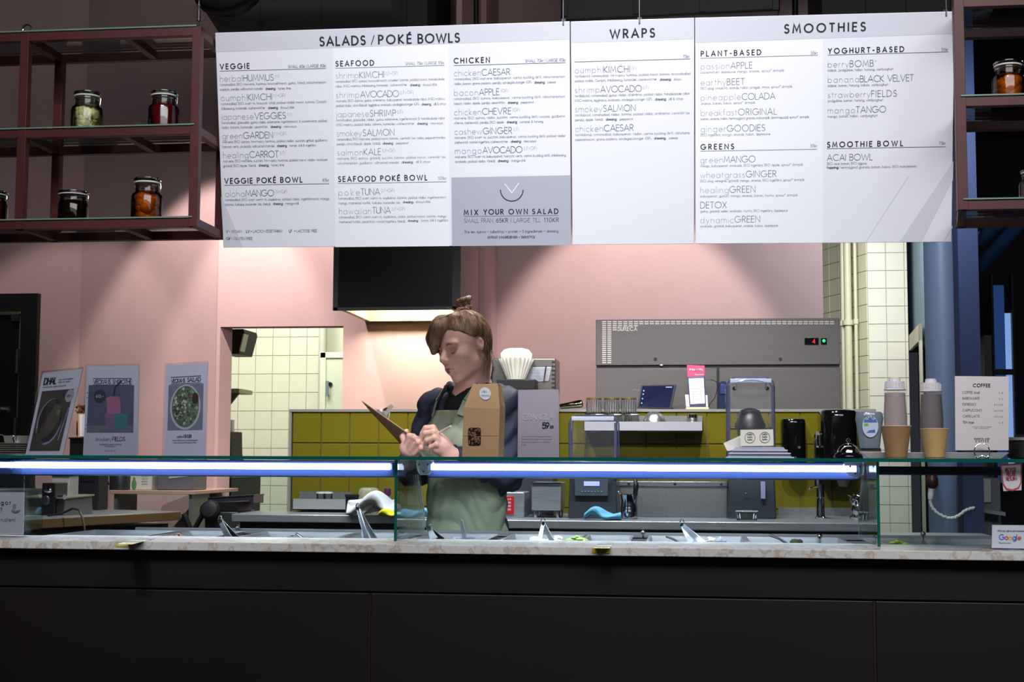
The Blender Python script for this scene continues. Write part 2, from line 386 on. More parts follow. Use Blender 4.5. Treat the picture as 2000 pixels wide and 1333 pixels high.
# pink walls: A (left, darker side), B (turned), C (with the kitchen opening), D (behind the fridge)
YA, YC, YD = 7.8, 7.4, 7.9
pa0, pa1 = X(-260, YA), X(148, YA)
mb = MB(); dx0, dx1, dzt = X(-260, YA), X(70, YA), P(60, 575, YA).z
mb.span((dx1, YA, 0), (pa1, YA+.12, ZC)); mb.span((pa0, YA, dzt), (dx1, YA+.12, ZC)); struct('wall_left', mb, PINK)
wallpoly('wall_left_turned', (pa1, YA), (X(425, YC), YC), 0, ZC, PINK, .1)
mb = MB(); ox0, ox1, oz = X(425, YC), X(667, YC), P(545, 638, YC).z
cx1 = X(945, YC)
mb.span((ox0, YC, oz), (ox1, YC+.11, ZC)); mb.span((ox1, YC, 0), (cx1, YC+.11, ZC)); mb.span((ox0-.02, YC, 0), (ox0, YC+.11, ZC))
struct('wall_back', mb, PINK)
mb = MB(); wx1 = X(1612, YD); mb.span((cx1-.1, YD, 0), (wx1, YD+.12, ZC)); mb.span((cx1-.1, YC+.11, 0), (cx1, YD, ZC)); struct('wall_behind_fridge', mb, PINK)
# black glazed door on the left
d = MB(); fr = mat('door_black', (13, 14, 16), .45)
d.span((dx1-.10, YA-.04, 0), (dx1, YA+.14, dzt)); d.span((dx0, YA-.04, dzt-.1), (dx1-.10, YA+.14, dzt))
dr = struct('door_1', d, fr)
m = MB(); m.span((dx0+.02, YA+.02, .02), (dx1-.11, YA+.06, dzt-.115)); m.build('door_leaf', mat('door_leaf', (12, 16, 20), .3), dr)
m = MB(); m.span((dx1-.125, YA-.005, 1.2), (dx1-.117, YA+.03, dzt-.12)); m.span((dx0+.02, YA-.005, dzt-.122), (dx1-.117, YA+.02, dzt-.115)); m.build('trim_strip', mat('alu_trim', (120, 120, 120), .4, .6), dr)
m = MB(); m.span((dx1-.17, YA-.02, dzt-.16), (dx1-.12, YA+.02, dzt-.12)); m.build('door_closer', mat('dark_steel', (70, 70, 72), .4, .8), dr)
for zz in (1.75, 1.35):
    m = MB(); m.cyl((dx1-.11, YA-.055, zz-.07), (dx1-.11, YA-.055, zz+.07), .014); m.build('hinge', BLACK, dr)
m = MB(); lx = X(-6, YA)
m.cyl((lx, YA-.03, 1.47), (lx, YA+.02, 1.47), .03); m.cyl((lx, YA-.05, 1.47), (lx+.03, YA-.05, 1.47), .009); m.build('lock', CHROME, dr)

def tiled(name, x0, x1, z0, z1, tw, th, org, ux, nrm, mt, mg, gap=.004, thick=.008, bevel=True, xs=None):
    """tile wall: grout slab plus one tile object per tile. org: plan point of x=0; ux: direction; nrm: facing direction"""
    mb = MB(); o = V(org); ux = V(ux).normalized(); nrm = V(nrm).normalized()
    a = o+ux*x0; b = o+ux*x1
    mb.slab([a+V(0, 0, z0), b+V(0, 0, z0), b+V(0, 0, z1), a+V(0, 0, z1)], -nrm*.08); wl = struct(name, mb, mg)
    cache = {}
    nz = int(math.ceil((z1-z0)/th)); nx = int(math.ceil((x1-x0)/tw))
    for j in range(nz):
        h = min(th, z1-(z0+j*th))
        for i in range(nx):
            w_ = min(tw, x1-(x0+i*tw))
            if w_ < .02 or h < .02: continue
            key = (round(w_, 3), round(h, 3))
            if key not in cache:
                t = MB(); hw, hh, e = (w_-gap)/2, (h-gap)/2, .002
                vs = []
                for (k, dd) in ((0, 0), (0, thick-.002), (e, thick)):
                    for sx, sz in ((-1, -1), (1, -1), (1, 1), (-1, 1)):
                        vs.append(ux*(sx*(hw-k))+V(0, 0, sz*(hh-k))+nrm*dd)
                t.add(vs, [(8, 9, 10, 11)]+[(4*k+q, 4*k+(q+1) % 4, 4*k+4+(q+1) % 4, 4*k+4+q) for k in (0, 1) for q in range(4)])
                ob = t.build('tile', mt, wl, smooth=False); cache[key] = ob.data
            else:
                ob = bpy.data.objects.new('tile', cache[key]); COL.objects.link(ob); ob.parent = wl
            ob.location = o+ux*(x0+i*tw+w_/2)+V(0, 0, z0+j*th+h/2)
    return wl
# kitchen seen through the opening: tiled far wall, ~12 m away
YK = 12.0; tw = mpp(550, YK)*33.4; th = tw*1.06
kx0, kx1 = X(400, YK), X(628, YK)
zref = P(550, 695, YK).z; zk0 = zref-13*th+0
tiled('wall_kitchen', 0, kx1-kx0, zk0, zk0+15*th+.0, tw, th, (kx0+ (X(463, YK)-kx0) % tw - tw, YK, 0), (1, 0, 0), (0, -1, 0), CREAM, GROUT)
mb = MB(); mb.span((X(395, YK)-1.2, YK+.09, 0), (X(690, YK)+.3, YK+.2, ZC)); struct('wall_kitchen_end', mb, mat('cream_wall', (214, 214, 188), .7))
# pipe and white door in the kitchen
t = thing('kitchen_door', 'white flush door with a steel handle behind the kitchen opening', 'door', (X(650, YK-.3), YK-.3, 0))
m = MB(); w2 = (X(672, YK)-X(633, YK)); dz = P(650, 700, YK-.3).z
m.span((-w2/2+.02, 0, 0), (w2/2+.4, .05, dz)); m.build('door_leaf', mat('pale_door', (196, 202, 178), .5), t)
m = MB(); m.span((-w2/2-.03, -.02, 0), (-w2/2+.02, .06, dz+.05)); m.span((-w2/2-.03, -.02, dz), (w2/2+.4, .06, dz+.05)); m.build('door_frame', mat('pale_frame', (206, 208, 186), .5), t, bevel=.004)
m = MB(); zh = P(637, 775, YK-.3).z; m.cyl((-w2/2+.045, -.05, zh), (-w2/2+.045, -.05, zh+.13), .012); m.cyl((-w2/2+.045, -.05, zh+.01), (-w2/2+.045, 0, zh+.01), .008); m.cyl((-w2/2+.045, -.05, zh+.12), (-w2/2+.045, 0, zh+.12), .008); m.build('handle', mat('grey_handle', (120, 140, 150), .4, .4), t)
m = MB(); m.cyl((-w2/2+.06, -.02, P(641, 751, YK-.3).z), (-w2/2+.06, 0, P(641, 751, YK-.3).z), .018); m.build('lock', DARKPLASTIC, t)
mb = MB(); pxx = X(628, YK-.1); mb.cyl((pxx, YK-.12, 0), (pxx, YK-.12, ZC), .035); tag(mb.build('wall_pipe', mat('pale_pipe', (190, 192, 176), .4)), 'pale vertical pipe in the corner left of the kitchen door', 'pipe')
mb = MB(); mb.span((X(700, YC), YC+.3, 0), (X(702, YC)+.05, YK, ZC)); struct('wall_kitchen_right', mb, mat('cream_wall', (214, 214, 188), .7))
mb = MB(); mb.span((X(395, YK)-.2, YC+.6, 0), (X(395, YK)-.15, YK, ZC)); struct('wall_kitchen_left', mb, mat('cream_wall', (214, 214, 188), .7))
# dark equipment and shelf inside the kitchen, by the left jamb
zf = lambda py, px, Y: P(px, py, Y).z
Yq = 9.2
t = thing('wall_unit', 'black angular wall unit with white side strip at top of kitchen opening', 'unit', (X(450, Yq), Yq, zf(692, 450, Yq)))
m = MB(); h_ = zf(643, 450, Yq)-zf(692, 450, Yq); wq = X(462, Yq)-X(425, Yq)
m.slab([(-wq*.6, 0, 0), (wq*.33, 0, 0), (wq*.6, 0, h_*.85), (wq*.55, 0, h_), (-wq*.6, 0, h_)], (0, .3, 0)); m.build('casing', BLACK, t, bevel=.005)
m = MB(); m.slab([(wq*.36, -.01, .02), (wq*.42, -.01, .02), (wq*.62, -.01, h_*.8), (wq*.56, -.01, h_*.8)], (0, .1, 0)); m.build('side_strip', WHITEP, t)
t = thing('kitchen_shelf', 'cream wall shelf with grey bracket inside the kitchen opening', 'shelf', (X(446, Yq), Yq, zf(768, 450, Yq)))
m = MB(); m.span((X(395, YK)-.149-X(446, Yq), 0, 0), (.065, .3, .03)); m.build('shelf_board', mat('pale_board', (206, 206, 160), .5), t, bevel=.003)
m = MB(); m.slab([(-.15, .02, 0), (.06, .02, 0), (-.1, .02, -.2)], (0, .02, 0)); m.build('bracket', mat('bracket_grey', (120, 118, 110), .5), t)
t = thing('paper_roll', 'white kitchen roll under the cream shelf in the kitchen', 'paper roll', (X(444, Yq+.42), Yq+.42, zf(893, 446, Yq)-.1))
m = MB(); m.lathe([(.012, 0), (.045, 0), (.045, .36), (.012, .36)], 20); m.build('roll', PAPER, t)
m = MB(); m.cyl((0, 0, .001), (0, 0, .375), .011); m.build('core', mat('card_core', (150, 120, 90), .8), t)
t = thing('cooking_appliance', 'dark kitchen appliance with blue panels behind the left jamb', 'appliance', (X(446, Yq), Yq-.1, zf(893, 446, Yq)-.1))
m = MB(); m.slab([(-.1, 0, 0), (.08, 0, 0), (.05, 0, .12), (.045, 0, .27), (-.1, 0, .25)], (0, .25, 0)); m.build('body', BLACK, t, bevel=.006)
for a, b, c_, d_ in ((-.05, .13, 0, .17), (-.06, .2, -.01, .225), (-.01, .12, .03, .19)):
    m = MB(); m.span((a, -.012, b), (c_, .0, d_)); m.build('panel', mat('cobalt_panel', (40, 66, 130), .3), t, bevel=.003)
kz = zf(893, 446, Yq)-.1
t = thing('kitchen_counter', 'steel kitchen counter inside the opening under the dark appliance', 'counter', (X(446, Yq), Yq-.15, 0))
m = MB(); m.span((-.5, 0, kz-.04), (.08, .7, kz-.001)); m.build('worktop', STEEL, t, bevel=.003)
m = MB(); m.span((-.49, .04, .1), (.06, .69, kz-.041)); m.build('cabinet', mat('counter_dark', (58, 58, 62), .4, .6), t)
m = MB(); m.span((-.45, .08, 0), (.03, .6, .1)); m.build('plinth', BLACK, t)
# tiled side on the right: receding tile wall with pipes, then a facing strip
YR = 11.3; rx0, rx1 = X(1700, YR), X(1779, YR)
tiled('wall_tiled_right', 0, rx1-rx0, 0, ZC, mpp(1740, YR)*36.5, mpp(1740, YR)*36.3, (rx0, YR, 0), (1, 0, 0), (0, -1, 0), mat('white_tile', (222, 220, 204), .22, noise=.02, nscale=2), GROUT)
YS = 9.9; sx0 = X(1590, 12.2); a_ = V(sx0, 12.2, 0); b_ = V(rx0, YR, 0)
dd = (b_-a_); L_ = dd.length
tiled('wall_tiled_side', 0, L_, 0, ZC, .17, mpp(1740, YR)*34.5, a_, dd.normalized(), (dd.y, -dd.x, 0), mat('warm_tile', (214, 212, 186), .25, noise=.02, nscale=2), GROUT)
for i, (px, Yp, r_) in enumerate(((1652, 11.5, .022), (1661, 11.45, .03), (1676, 11.35, .014))):
    m = MB(); x_ = X(px, Yp); m.cyl((x_, Yp, .2), (x_, Yp, ZC-.1), r_)
    for z_ in (2.29, .9+i*.3, 1.55): m.lathe([(r_*1.5, -.02), (r_*1.5, .02)], 12, (x_, Yp, z_))
    tag(m.build('wall_pipe', mat('cream_pipe', (212, 210, 180), .35)), ['pale vertical pipe closest to the fridge on the tiled side wall', 'thick pale vertical pipe in the middle of three on tiled wall', 'thin pale vertical pipe right of the two thicker ones'][i], 'pipe')
# blue side wall with dark doorway, round column and dark hall beyond
def bw(px): return 11.9*171/(px-1612)*1.0
BLUEW = mat('blue_plaster', (96, 122, 140), .6, noise=.05, nscale=2)
pA = P(1779, 895, 11.9); pB = P(1812, 895, 10.3); pC = P(1842, 895, 9.0)
def seg(name, a, b, z0, z1, m, t=.12):
    a = V(a.x, a.y, 0); b = V(b.x, b.y, 0); d = (b-a).normalized(); mb = MB()
    mb.slab([a+V(0, 0, z0), b+V(0, 0, z0), b+V(0, 0, z1), a+V(0, 0, z1)], V(-d.y, d.x, 0)*t*(1 if d.x*0+1 > 0 else 1)); return struct(name, mb, m)
dtop = P(1797, 672, 11.0).z
seg('wall_blue_over_door', pA, pB, dtop, ZC, BLUEW); seg('wall_blue', pB, pC, 0, ZC, BLUEW)
dm = (pB-pA); nrm = V(-dm.y, dm.x, 0).normalized()
mb = MB(); a0 = pA-nrm*.02; b0 = pB-nrm*.02
mb.slab([V(a0.x, a0.y, dtop-.03), V(b0.x, b0.y, dtop-.03), V(b0.x, b0.y, dtop+.09), V(a0.x, a0.y, dtop+.09)], -nrm*.02)
mb.slab([V(b0.x, b0.y, 0), V(b0.x, b0.y, dtop+.09), V(b0.x, b0.y, dtop+.09)+(a0-b0)*.05, V(b0.x, b0.y, 0)+V((a0-b0).x, (a0-b0).y, 0)*.05], -nrm*.02)
struct('trim_1', mb, mat('beige_trim', (176, 172, 150), .5))
mb = MB(); mb.slab([V(pA.x, pA.y, 0)+nrm*.4, V(pB.x, pB.y, 0)+nrm*.4, V(pB.x, pB.y, dtop)+nrm*.4, V(pA.x, pA.y, dtop)+nrm*.4], nrm*.05); struct('door_2', mb, BLACK)
m = MB(); cxx = X(1856, 8.6); m.lathe([(.105, 0), (.105, ZC)], 40, (cxx+.0, 8.75, 0)); co = m.build('round_column', mat('column_blue', (128, 146, 176), .42, noise=.03, nscale=3)); tag(co, 'round blue-grey column right of the dark doorway', 'column')
mb = MB(); mb.span((X(1880, 7.6), 7.6, 0), (X(1920, 7.6), 7.75, ZC)); struct('wall_navy_pier', mb, mat('navy_paint', (34, 50, 88), .6))
mb = MB(); mb.span((X(1800, 13.5), 13.5, 0), (X(2100, 13.5), 13.6, ZC)); struct('wall_hall_end', mb, mat('hall_black', (14, 15, 22), .7))
mb = MB(); mb.span((X(2330, 12), 2, 0), (X(2330, 12)+.1, 13.5, ZC)); struct('wall_right', mb, mat('hall_black', (14, 15, 22), .7))
# bright slot window in the hall, split by bars
t = struct('window_1', MB().span((X(1944, 12.8), 12.8, 1.0), (X(1948, 12.8), 12.9, 2.85)).span((X(1984, 12.8), 12.8, 1.0), (X(1988, 12.8), 12.9, 2.85)), mat('window_frame_dark', (18, 20, 32), .5))
m = MB(); m.span((X(1948, 12.8), 12.86, 1.0), (X(1972, 12.8), 12.88, 2.75)); m.build('pane', mat('blue_dusk_glass', (40, 84, 150), .3, emit=.35), t)
m = MB(); m.span((X(1972, 12.8), 12.86, 1.0), (X(1984, 12.8), 12.88, 2.5)); m.build('pane', mat('blue_lit_glass', (130, 165, 225), .3, emit=.8), t)
m = MB(); m.span((X(1946, 12.8), 12.82, 1.95), (X(1986, 12.8), 12.85, 2.0)); m.build('bar', mat('window_frame_dark', (18, 20, 32), .5), t)
# ducts and pipes under the black ceiling
DUCT = mat('duct_black', (15, 14, 14), .6); DUCTG = mat('duct_dark_grey', (30, 30, 31), .55)
def topbox(name, px0, px1, pyb0, pyb1, Y, dep, m_, label):
    a = P(px0, pyb0, Y); b = P(px1, pyb1, Y); c = V((a.x+b.x)/2, Y, min(a.z, b.z)); t = thing(name, label, 'duct', c)
    mb = MB(); wd = (b.x-a.x); hh = ZC-c.z-.01
    mb.slab([(-wd/2, 0, a.z-c.z), (wd/2, 0, b.z-c.z), (wd/2, 0, hh), (-wd/2, 0, hh)], (0, dep, 0)); mb.build('casing', m_, t, bevel=.01)
    mb = MB()
    for k in (.02, .35, .65, .98): mb.span((-wd/2+wd*k-.012, -.012, .02), (-wd/2+wd*k+.012, .0, hh-.01))
    mb.build('flange', m_, t); return t
topbox('air_duct', 1095, 1524, 42, 20, 6.0, .7, DUCTG, 'large dark grey rectangular duct above the wraps board')
topbox('air_duct', 1606, 1868, 60, 60, 6.2, .7, DUCT, 'black rectangular duct above the smoothies board')
topbox('air_duct', 712, 832, 75, 70, 6.4, .7, DUCTG, 'dark grey duct above the middle of the salads board')
for i, (a, b, r_, lb) in enumerate((((330, -230, 5.2), (520, 80, 6.1), .16, 'thick black duct slanting down behind the left end of the menu board'), ((560, -40, 6.0), (725, 75, 6.3), .07, 'thin black pipe slanting down above the salads heading'), ((430, 20, 5.8), (760, 18, 6.0), .13, 'black pipe running level above the salads board'))):
    m = MB(); p0 = P(a[0], a[1], a[2]); p1 = P(b[0], b[1], b[2]); m.cyl(p0, p1, r_, 20); q = (p1-p0)
    for k in (.25, .6): m.cyl(p0+q*k-q*.01, p0+q*k+q*.01, r_*1.08, 20)
    tag(m.build('ceiling_pipe', DUCT), lb, 'pipe')
m = MB(); m.cyl(P(930, -60, 6.6), P(930, 90, 6.6), .012); tag(m.build('hanging_rod', BLACK), 'thin black rod hanging above the chicken column of the menu', 'rod')
m = MB(); m.cyl(P(1553, -60, 6.6), P(1553, 60, 6.6), .014); tag(m.build('hanging_rod', BLACK), 'thin black rod hanging above the smoothies heading', 'rod')
for i, (a, b) in enumerate((((1918, 520, 9.5), (2010, 420, 9.0)), ((1915, 470, 9.5), (1990, 400, 9.2)))):
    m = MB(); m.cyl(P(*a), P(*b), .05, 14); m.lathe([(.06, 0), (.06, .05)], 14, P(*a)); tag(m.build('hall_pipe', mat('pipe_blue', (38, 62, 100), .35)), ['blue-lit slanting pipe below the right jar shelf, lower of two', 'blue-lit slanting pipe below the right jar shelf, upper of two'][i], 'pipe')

# extractor hood: pink casing above, black glass front, pale lined mouth
YH = 6.75; hx0, hx1 = X(650, YH), X(897, YH); hz = P(770, 605, YH).z
t = thing('extractor_hood', 'black-fronted extractor hood with pale lit mouth above the peach wall', 'hood', ((hx0+hx1)/2, YH, hz)); hw = (hx1-hx0)/2; dY = YC-YH
m = MB(); m.span((-hw, -.02, 0), (hw, 0, 1.2)); m.build('front_panel', mat('hood_glass', (24, 23, 25), .2), t, bevel=.003)
m = MB(); m.span((hw-.035, -.028, -.004), (hw+.004, -.018, 1.2)); m.span((-hw-.004, -.028, -.004), (-hw+.02, -.018, 1.2)); m.span((-hw, -.028, -.006), (hw, -.018, .01)); m.build('frame', BLACK, t)
m = MB(); m.span((hw-.03, 0, .01), (hw-.002, dY-.002, 2.2)); m.span((-hw+.002, 0, .01), (-hw+.03, dY-.002, 2.2)); m.build('casing_side', PINK, t)
LIN = mat('hood_lining', (178, 170, 118), .45)
m = MB(); m.span((-hw+.03, .0, .0), (hw-.03, .03, .22)); m.span((-hw+.03, dY-.08, .0), (hw-.03, dY-.05, .22)); m.span((-hw+.03, .0, .2), (hw-.03, dY-.05, .22)); m.build('lining', LIN, t)
m = MB(); m.span((-hw+.031, .03, .0), (-hw+.05, dY-.08, .2)); m.span((hw-.05, .03, .0), (hw-.031, dY-.08, .2)); m.build('gutter', LIN, t, kind='stuff')
m = MB(); m.span((-.12, .2, .17), (.12, .4, .2)); m.build('lamp', mat('hood_lamp', (255, 240, 190), .5, emit=.8), t)
bl = bpy.data.objects['hood_light']; bl.location = (t.location.x, YH+.38, hz+.15); bl.rotation_euler = (0, 0, 0); bl.data.size = .5; bl.data.size_y = .15

# low wall clad in olive tiles behind the bar, grey capping
YO = 6.35; otw = mpp(700, YO)*56.5; ox0_, ox1_ = X(571, YO), X(1712, YO); oz1 = zf(805, 1000, YO); oth = mpp(1000, YO)*61.5
n_ = 8
tiled('wall_olive', 0, ox1_-ox0_, oz1-n_*oth, oz1, otw, oth, (ox0_, YO, 0), (1, 0, 0), (0, -1, 0), OLIVE, OGROUT, gap=.004)
mb = MB(); mb.span((ox0_-.015, YO-.014, oz1), (ox1_+.0, YO+.1, oz1+.012)); mb.span((ox0_-.015, YO-.012, .3), (ox0_-.003, YO+.1, oz1)); struct('trim_2', mb, mat('cap_trim', (150, 146, 140), .4, .3))
# ------------------------------------------------------------------ menu boards
B0 = P(436, 484, 3.75); B1 = P(1858, 473, 3.71); BT = P(420, 64, 3.645)
UX = (B1-B0).normalized(); tmp = BT-B0; UY = (tmp-UX*tmp.dot(UX)).normalized(); BN = UX.cross(UY)   # BN faces the guests
if BN.y > 0: BN = -BN
def onb(px, py, lift=0):
    d = ray(px, py); q = (B0+BN*lift-CAM).dot(BN)/d.dot(BN); return CAM+d*q
BOARD = mat('board_white', (240, 240, 246), .38, spec=.4)
def bpoly(pts, lift): return [onb(x, y, lift) for x, y in pts]
def board(name, label, pts):
    a = bpoly(pts, 0); c = a[0]; t = thing(name, label, 'menu board', c); mb = MB()
    mb.slab([p-c for p in a], -BN*.012); mb.build('panel', BOARD, t, smooth=False, bevel=.0015); t['group'] = 'menu boards'; return t, c
class Txt:
    def __init__(s, root, c): s.root = root; s.c = c; s.k = {}
    def g(s, k): return s.k.setdefault(k, MB())
    def t(s, k, txt, x0, x1, y, h, wt, tr=.16, cw=1.0):
        o = onb(x0, y, .0009)-s.c
        fit = (onb(x1, y, 0)-onb(x0, y, 0)).length if x1 else None
        hh = (onb(x0, y, 0)-onb(x0, y-h, 0)).length
        strokes(s.g(k), txt, o, UX, UY, hh, wt, tr, cw, fit)
    def rule(s, k, x0, y, x1, th=1.0):
        o = onb(x0, y, .0008)-s.c; L = (onb(x1, y, 0)-onb(x0, y, 0)).length; h = mpp(1000, 3.7)*th
        s.g(k).quad(o, o+UX*L, o+UX*L+UY*h, o+UY*h)
    def patch(s, k, pts, lift=.0004): s.g(k).add([p-s.c for p in bpoly(pts, lift)], [tuple(range(len(pts)))])
    def done(s, mats):
        for k, mb in s.k.items(): mb.build(k, mats[k], s.root, smooth=False, kind='stuff')
BM = {'heading': INK, 'item_names': INKM, 'item_prefixes': INKL, 'descriptions': mat('desc_ink', (128, 130, 140), .8), 'rules': mat('rule_ink', (120, 122, 134), .8), 'header_band': mat('band_grey', (216, 216, 224), .4),
      'printed_column': mat('column_white', (250, 250, 253), .4), 'printed_box': mat('box_grey', (184, 186, 198), .4), 'printed_stripe': mat('stripe_grey', (220, 220, 228), .4), 'white_mark': mat('mark_white', (246, 246, 250), .4)}
def item(T, a, b, x0, xs, x1, y, sup=None, h=12.2, d=()):
    if a: T.t('item_prefixes', a, x0, xs-2.5, y, h, .055)
    T.t('item_names', b, xs, x1, y-(xs-x0)*.02, h, .078)
    if sup: T.t('item_prefixes', sup, x1+3, None, y-5-(x1-x0)*.02, 6.5, .06)
    yy = y+8.2
    for ln in d:
        s_, xe = ln
        if '|' in s_:
            q = s_.split('|'); W_ = xe-x0; tot = sum(text_width(z, .16) for z in q)+1; xx = x0
            for i, z in enumerate(q):
                ww = W_*text_width(z, .16)/tot
                T.t('item_names' if i == 1 else 'descriptions', z, xx, xx+ww, yy-(xx-x0)*.018, 4.7, .17 if i == 1 else .1); xx += ww+3.5
        else: T.t('descriptions', s_, x0, xe, yy, 4.7, .1)
        yy += 9.2
# salads board
t1, c1 = board('menu_board', 'wide white menu board headed SALADS / POKÉ BOWLS', [(436, 484), (1115, 479), (1112.5, 41.5), (420, 64)])
T = Txt(t1, c1)
T.patch('header_band', [(421.5, 102), (1112.8, 77), (1112.5, 42.5), (420.5, 65)])
T.patch('printed_column', [(655, 483), (878, 481), (876.5, 86), (650, 94)])
T.patch('printed_box', [(883, 481), (1114.5, 479.2), (1114, 342.5), (881.5, 347)])
T.patch('printed_stripe', [(437, 483), (474, 483), (433.5, 385), (431.5, 385)])
T.t('heading', 'SALADS', 625, 713, 89.5, 16.5, .2); T.t('heading', '/', 725, None, 86.5, 16.5, .1); T.t('heading', 'POK\u00c9', 740, 803, 86, 16.5, .2); T.t('heading', 'BOWLS', 817, 897, 84, 16.5, .2)
def head(T, s, x0, x1, y, ye, xe, price=None, xp=0, h=9.6):
    q = s.split(' '); tot = text_width(s, .3); xx = x0
    for z in q:
        ww = (x1-x0)*text_width(z, .3)/tot; T.t('heading', z, xx, xx+ww, y-(xx-x0)*.02, h, .2); xx += ww+(x1-x0)*.62/tot*1.5
    T.rule('rules', x0-1, ye, xe)
    if price: T.t('item_names', price, xp, xe, ye-4-(xp-x0)*.02, 5.6, .1)
head(T, 'VEGGIE', 430, 487, 135, 139.5, 637, 'SMALL 60kr | LARGE 80kr', 563)
head(T, 'SEAFOOD', 656, 730, 129.5, 134, 868, 'SMALL 75kr | LARGE 95kr', 792)
head(T, 'CHICKEN', 887, 956, 123.5, 128.5, 1105, 'SMALL 70kr | LARGE 90kr', 1026)
item(T, 'herbal', 'HUMMUS', 430, 475.5, 534, 159.5, '(V)', d=(('romansallad, EKO matvete, hummus, broccoli/morot, gurka, f\u00e4nk\u00e5l, n\u00e4tschampinjon', 637), ('sojab\u00f6n, persilja, saltrostad mandel. |dressing:| honey lime', 565)))
item(T, 'oumph!', 'KIMCHI', 432, 484.5, 531, 197, '(V+GF)', d=(('romansallad, EKO svart ris, broccoli, vitk\u00e5l, picklad r\u00f6dl\u00f6k morot, b\u00f6nmix, Oumph!', 637), ('chilidressing, koriander, cashewn\u00f6tter. |dressing:| shoyu/vitl\u00f6k', 572)))
item(T, 'japanese', 'VEGGIES', 433, 497.5, 558, 234, '(V)', d=(('romansallad, glasnudlar, gurka, r\u00e4dior, edamame, ingef\u00e4rsmorot & sockerb\u00f6nor, picklad', 638), ('r\u00e4dior, b\u00f6nmix, koriander, sesamfr\u00f6n. |dressing:| miso-soya', 576)))
item(T, 'green', 'GARDEN', 434.5, 475.5, 533, 271.5, '(V+GF)', d=(('matvete, EKO quinoa, fr\u00f6-n-spicy hummus, picklad r\u00e4dior, zucchini, grillad, guldbetor', 639), ('haricots verts, avokado, saltrostad mandel. |dressing:| tomat, chili & ingef\u00e4ra', 614)))
item(T, 'healing', 'CARROT', 436, 487.5, 544, 309, '(LF)', d=(('matvete, EKO matvete, zucchini, fr\u00f6-n-spicy hummus, picklad morot, r\u00e4dior, avokado', 640), ('gr\u00f6nk\u00e5l, EKO \u00e4pple, f\u00e4nk\u00e5l. |dressing:| honey lime', 552)))
head(T, 'VEGGIE POK\u00c9 BOWL', 439, 590, 358.5, 362.5, 643, '85kr', 630)
item(T, 'aloha', 'MANGO', 440, 480, 535, 384.5, '(V+GF)', d=(('romansallad, EKO svart varmt ris, sojab\u00f6nor, picklad r\u00e4dior, ingef\u00e4rsmorot, mango', 643), ('b\u00f6nmix, furikake, koriander, l\u00f6k, f\u00e4nk\u00e5l. |dressing:| mango-chili', 580)))
T.t('heading', 'V', 441.5, None, 455, 5.2, .16); T.t('item_names', '= VEGAN', 447, 472, 455, 5.2, .1)
T.t('heading', 'LV', 481, None, 454.6, 5.2, .16); T.t('item_names', '= LACTO-VEGETARIAN', 490, 551, 454.5, 5.2, .1)
T.t('heading', 'LF', 565, None, 454, 5.2, .16); T.t('item_names', '= LACTOSE FREE', 575, 619, 454, 5.2, .1)
T.t('heading', 'GF', 442.5, None, 469, 5.2, .16); T.t('item_names', '= GLUTEN FREE', 452, 493, 469, 5.2, .1)
item(T, 'shrimp', 'KIMCHI', 656, 702.5, 750, 153.5, '(LF+GF)', d=(('romansallad, EKO quinoa, broccoli/morot, rotselleri, b\u00f6nmix, picklad morot, handskalade', 868), ('r\u00e4kor, IMSC-m\u00e4rkta, chilidressing, koriander, cashewn\u00f6tter. |dressing:| shoyu/vitl\u00f6k', 851)))
item(T, 'shrimp', 'AVOCADO', 656.5, 704, 779, 191.5, '(LF+GF)', d=(('matvete, EKO quinoa, gurka, artikh\u00e4rtor, babyspenat, handskalade r\u00e4kor, IMSC-m\u00e4rkta', 868), ('picklad r\u00e4dior, citron/l\u00f6ksalt, \u00e4gghalva, avokado, s\u00f6rdegskrutonger (GF). |dressing:| dill & citron', 868)))
item(T, 'japanese', 'SHRIMP', 657, 723, 773, 229, '(LF)', d=(('romansallad, glasnudlar, r\u00e4dior, gurka, edamame, ingef\u00e4rsmorot & handskalade r\u00e4kor', 869), ('IMSC-m\u00e4rkta, picklad r\u00e4dior, b\u00f6nmix, koriander, cashewn\u00f6tter. |dressing:| miso-soya', 862)))
item(T, 'smokey', 'SALMON', 658, 709, 770, 266.5, None, d=(('romansallad, EKO matvete, picklad morot, b\u00f6nmix, varmr\u00f6kt lax, r\u00e4dior, pepparrotsr\u00e4ka', 869), ('persilja, citron/l\u00f6ksalt, \u00e4pple, f\u00e4nk\u00e5l. |dressing:| pepparrot', 795)))
item(T, 'salmon', 'KALE', 659, 711, 744, 304, '(LF+GF)', d=(('matvete, EKO quinoa, gr\u00f6nk\u00e5l, zucchini, b\u00f6nmix, picklad morot, varmr\u00f6kt lax', 870), ('n\u00e4tschampinjon, guldbetor, saltrostad mandel. |dressing:| dill & citron', 838)))
head(T, 'SEAFOOD POK\u00c9 BOWL', 661, 834, 355, 359, 872, '105kr', 855)
item(T, 'poke', 'TUNA', 661.5, 705, 742, 382, '(LF+GF)', d=(('romansallad, EKO svart varmt ris, sojab\u00f6nor, b\u00f6nmix, picklad r\u00e4dior, ingef\u00e4rsmorot', 871), ('mango, marinerad tonfisk, furikake, koriander, l\u00f6k. |dressing:| shoyu/vitl\u00f6k', 838)))
item(T, 'hawaiian', 'TUNA', 662.5, 727.5, 763, 418.5, '(LF+GF)', d=(('romansallad, EKO varmt svart ris, sojab\u00f6nor, r\u00e4dior, picklad morot, b\u00f6nmix, mango', 872), ('marinerad tonfisk, sesamfr\u00f6n, rostad ingef\u00e4ra, f\u00e4nk\u00e5l. |dressing:| tomat, chili & ingef\u00e4ra', 872)))
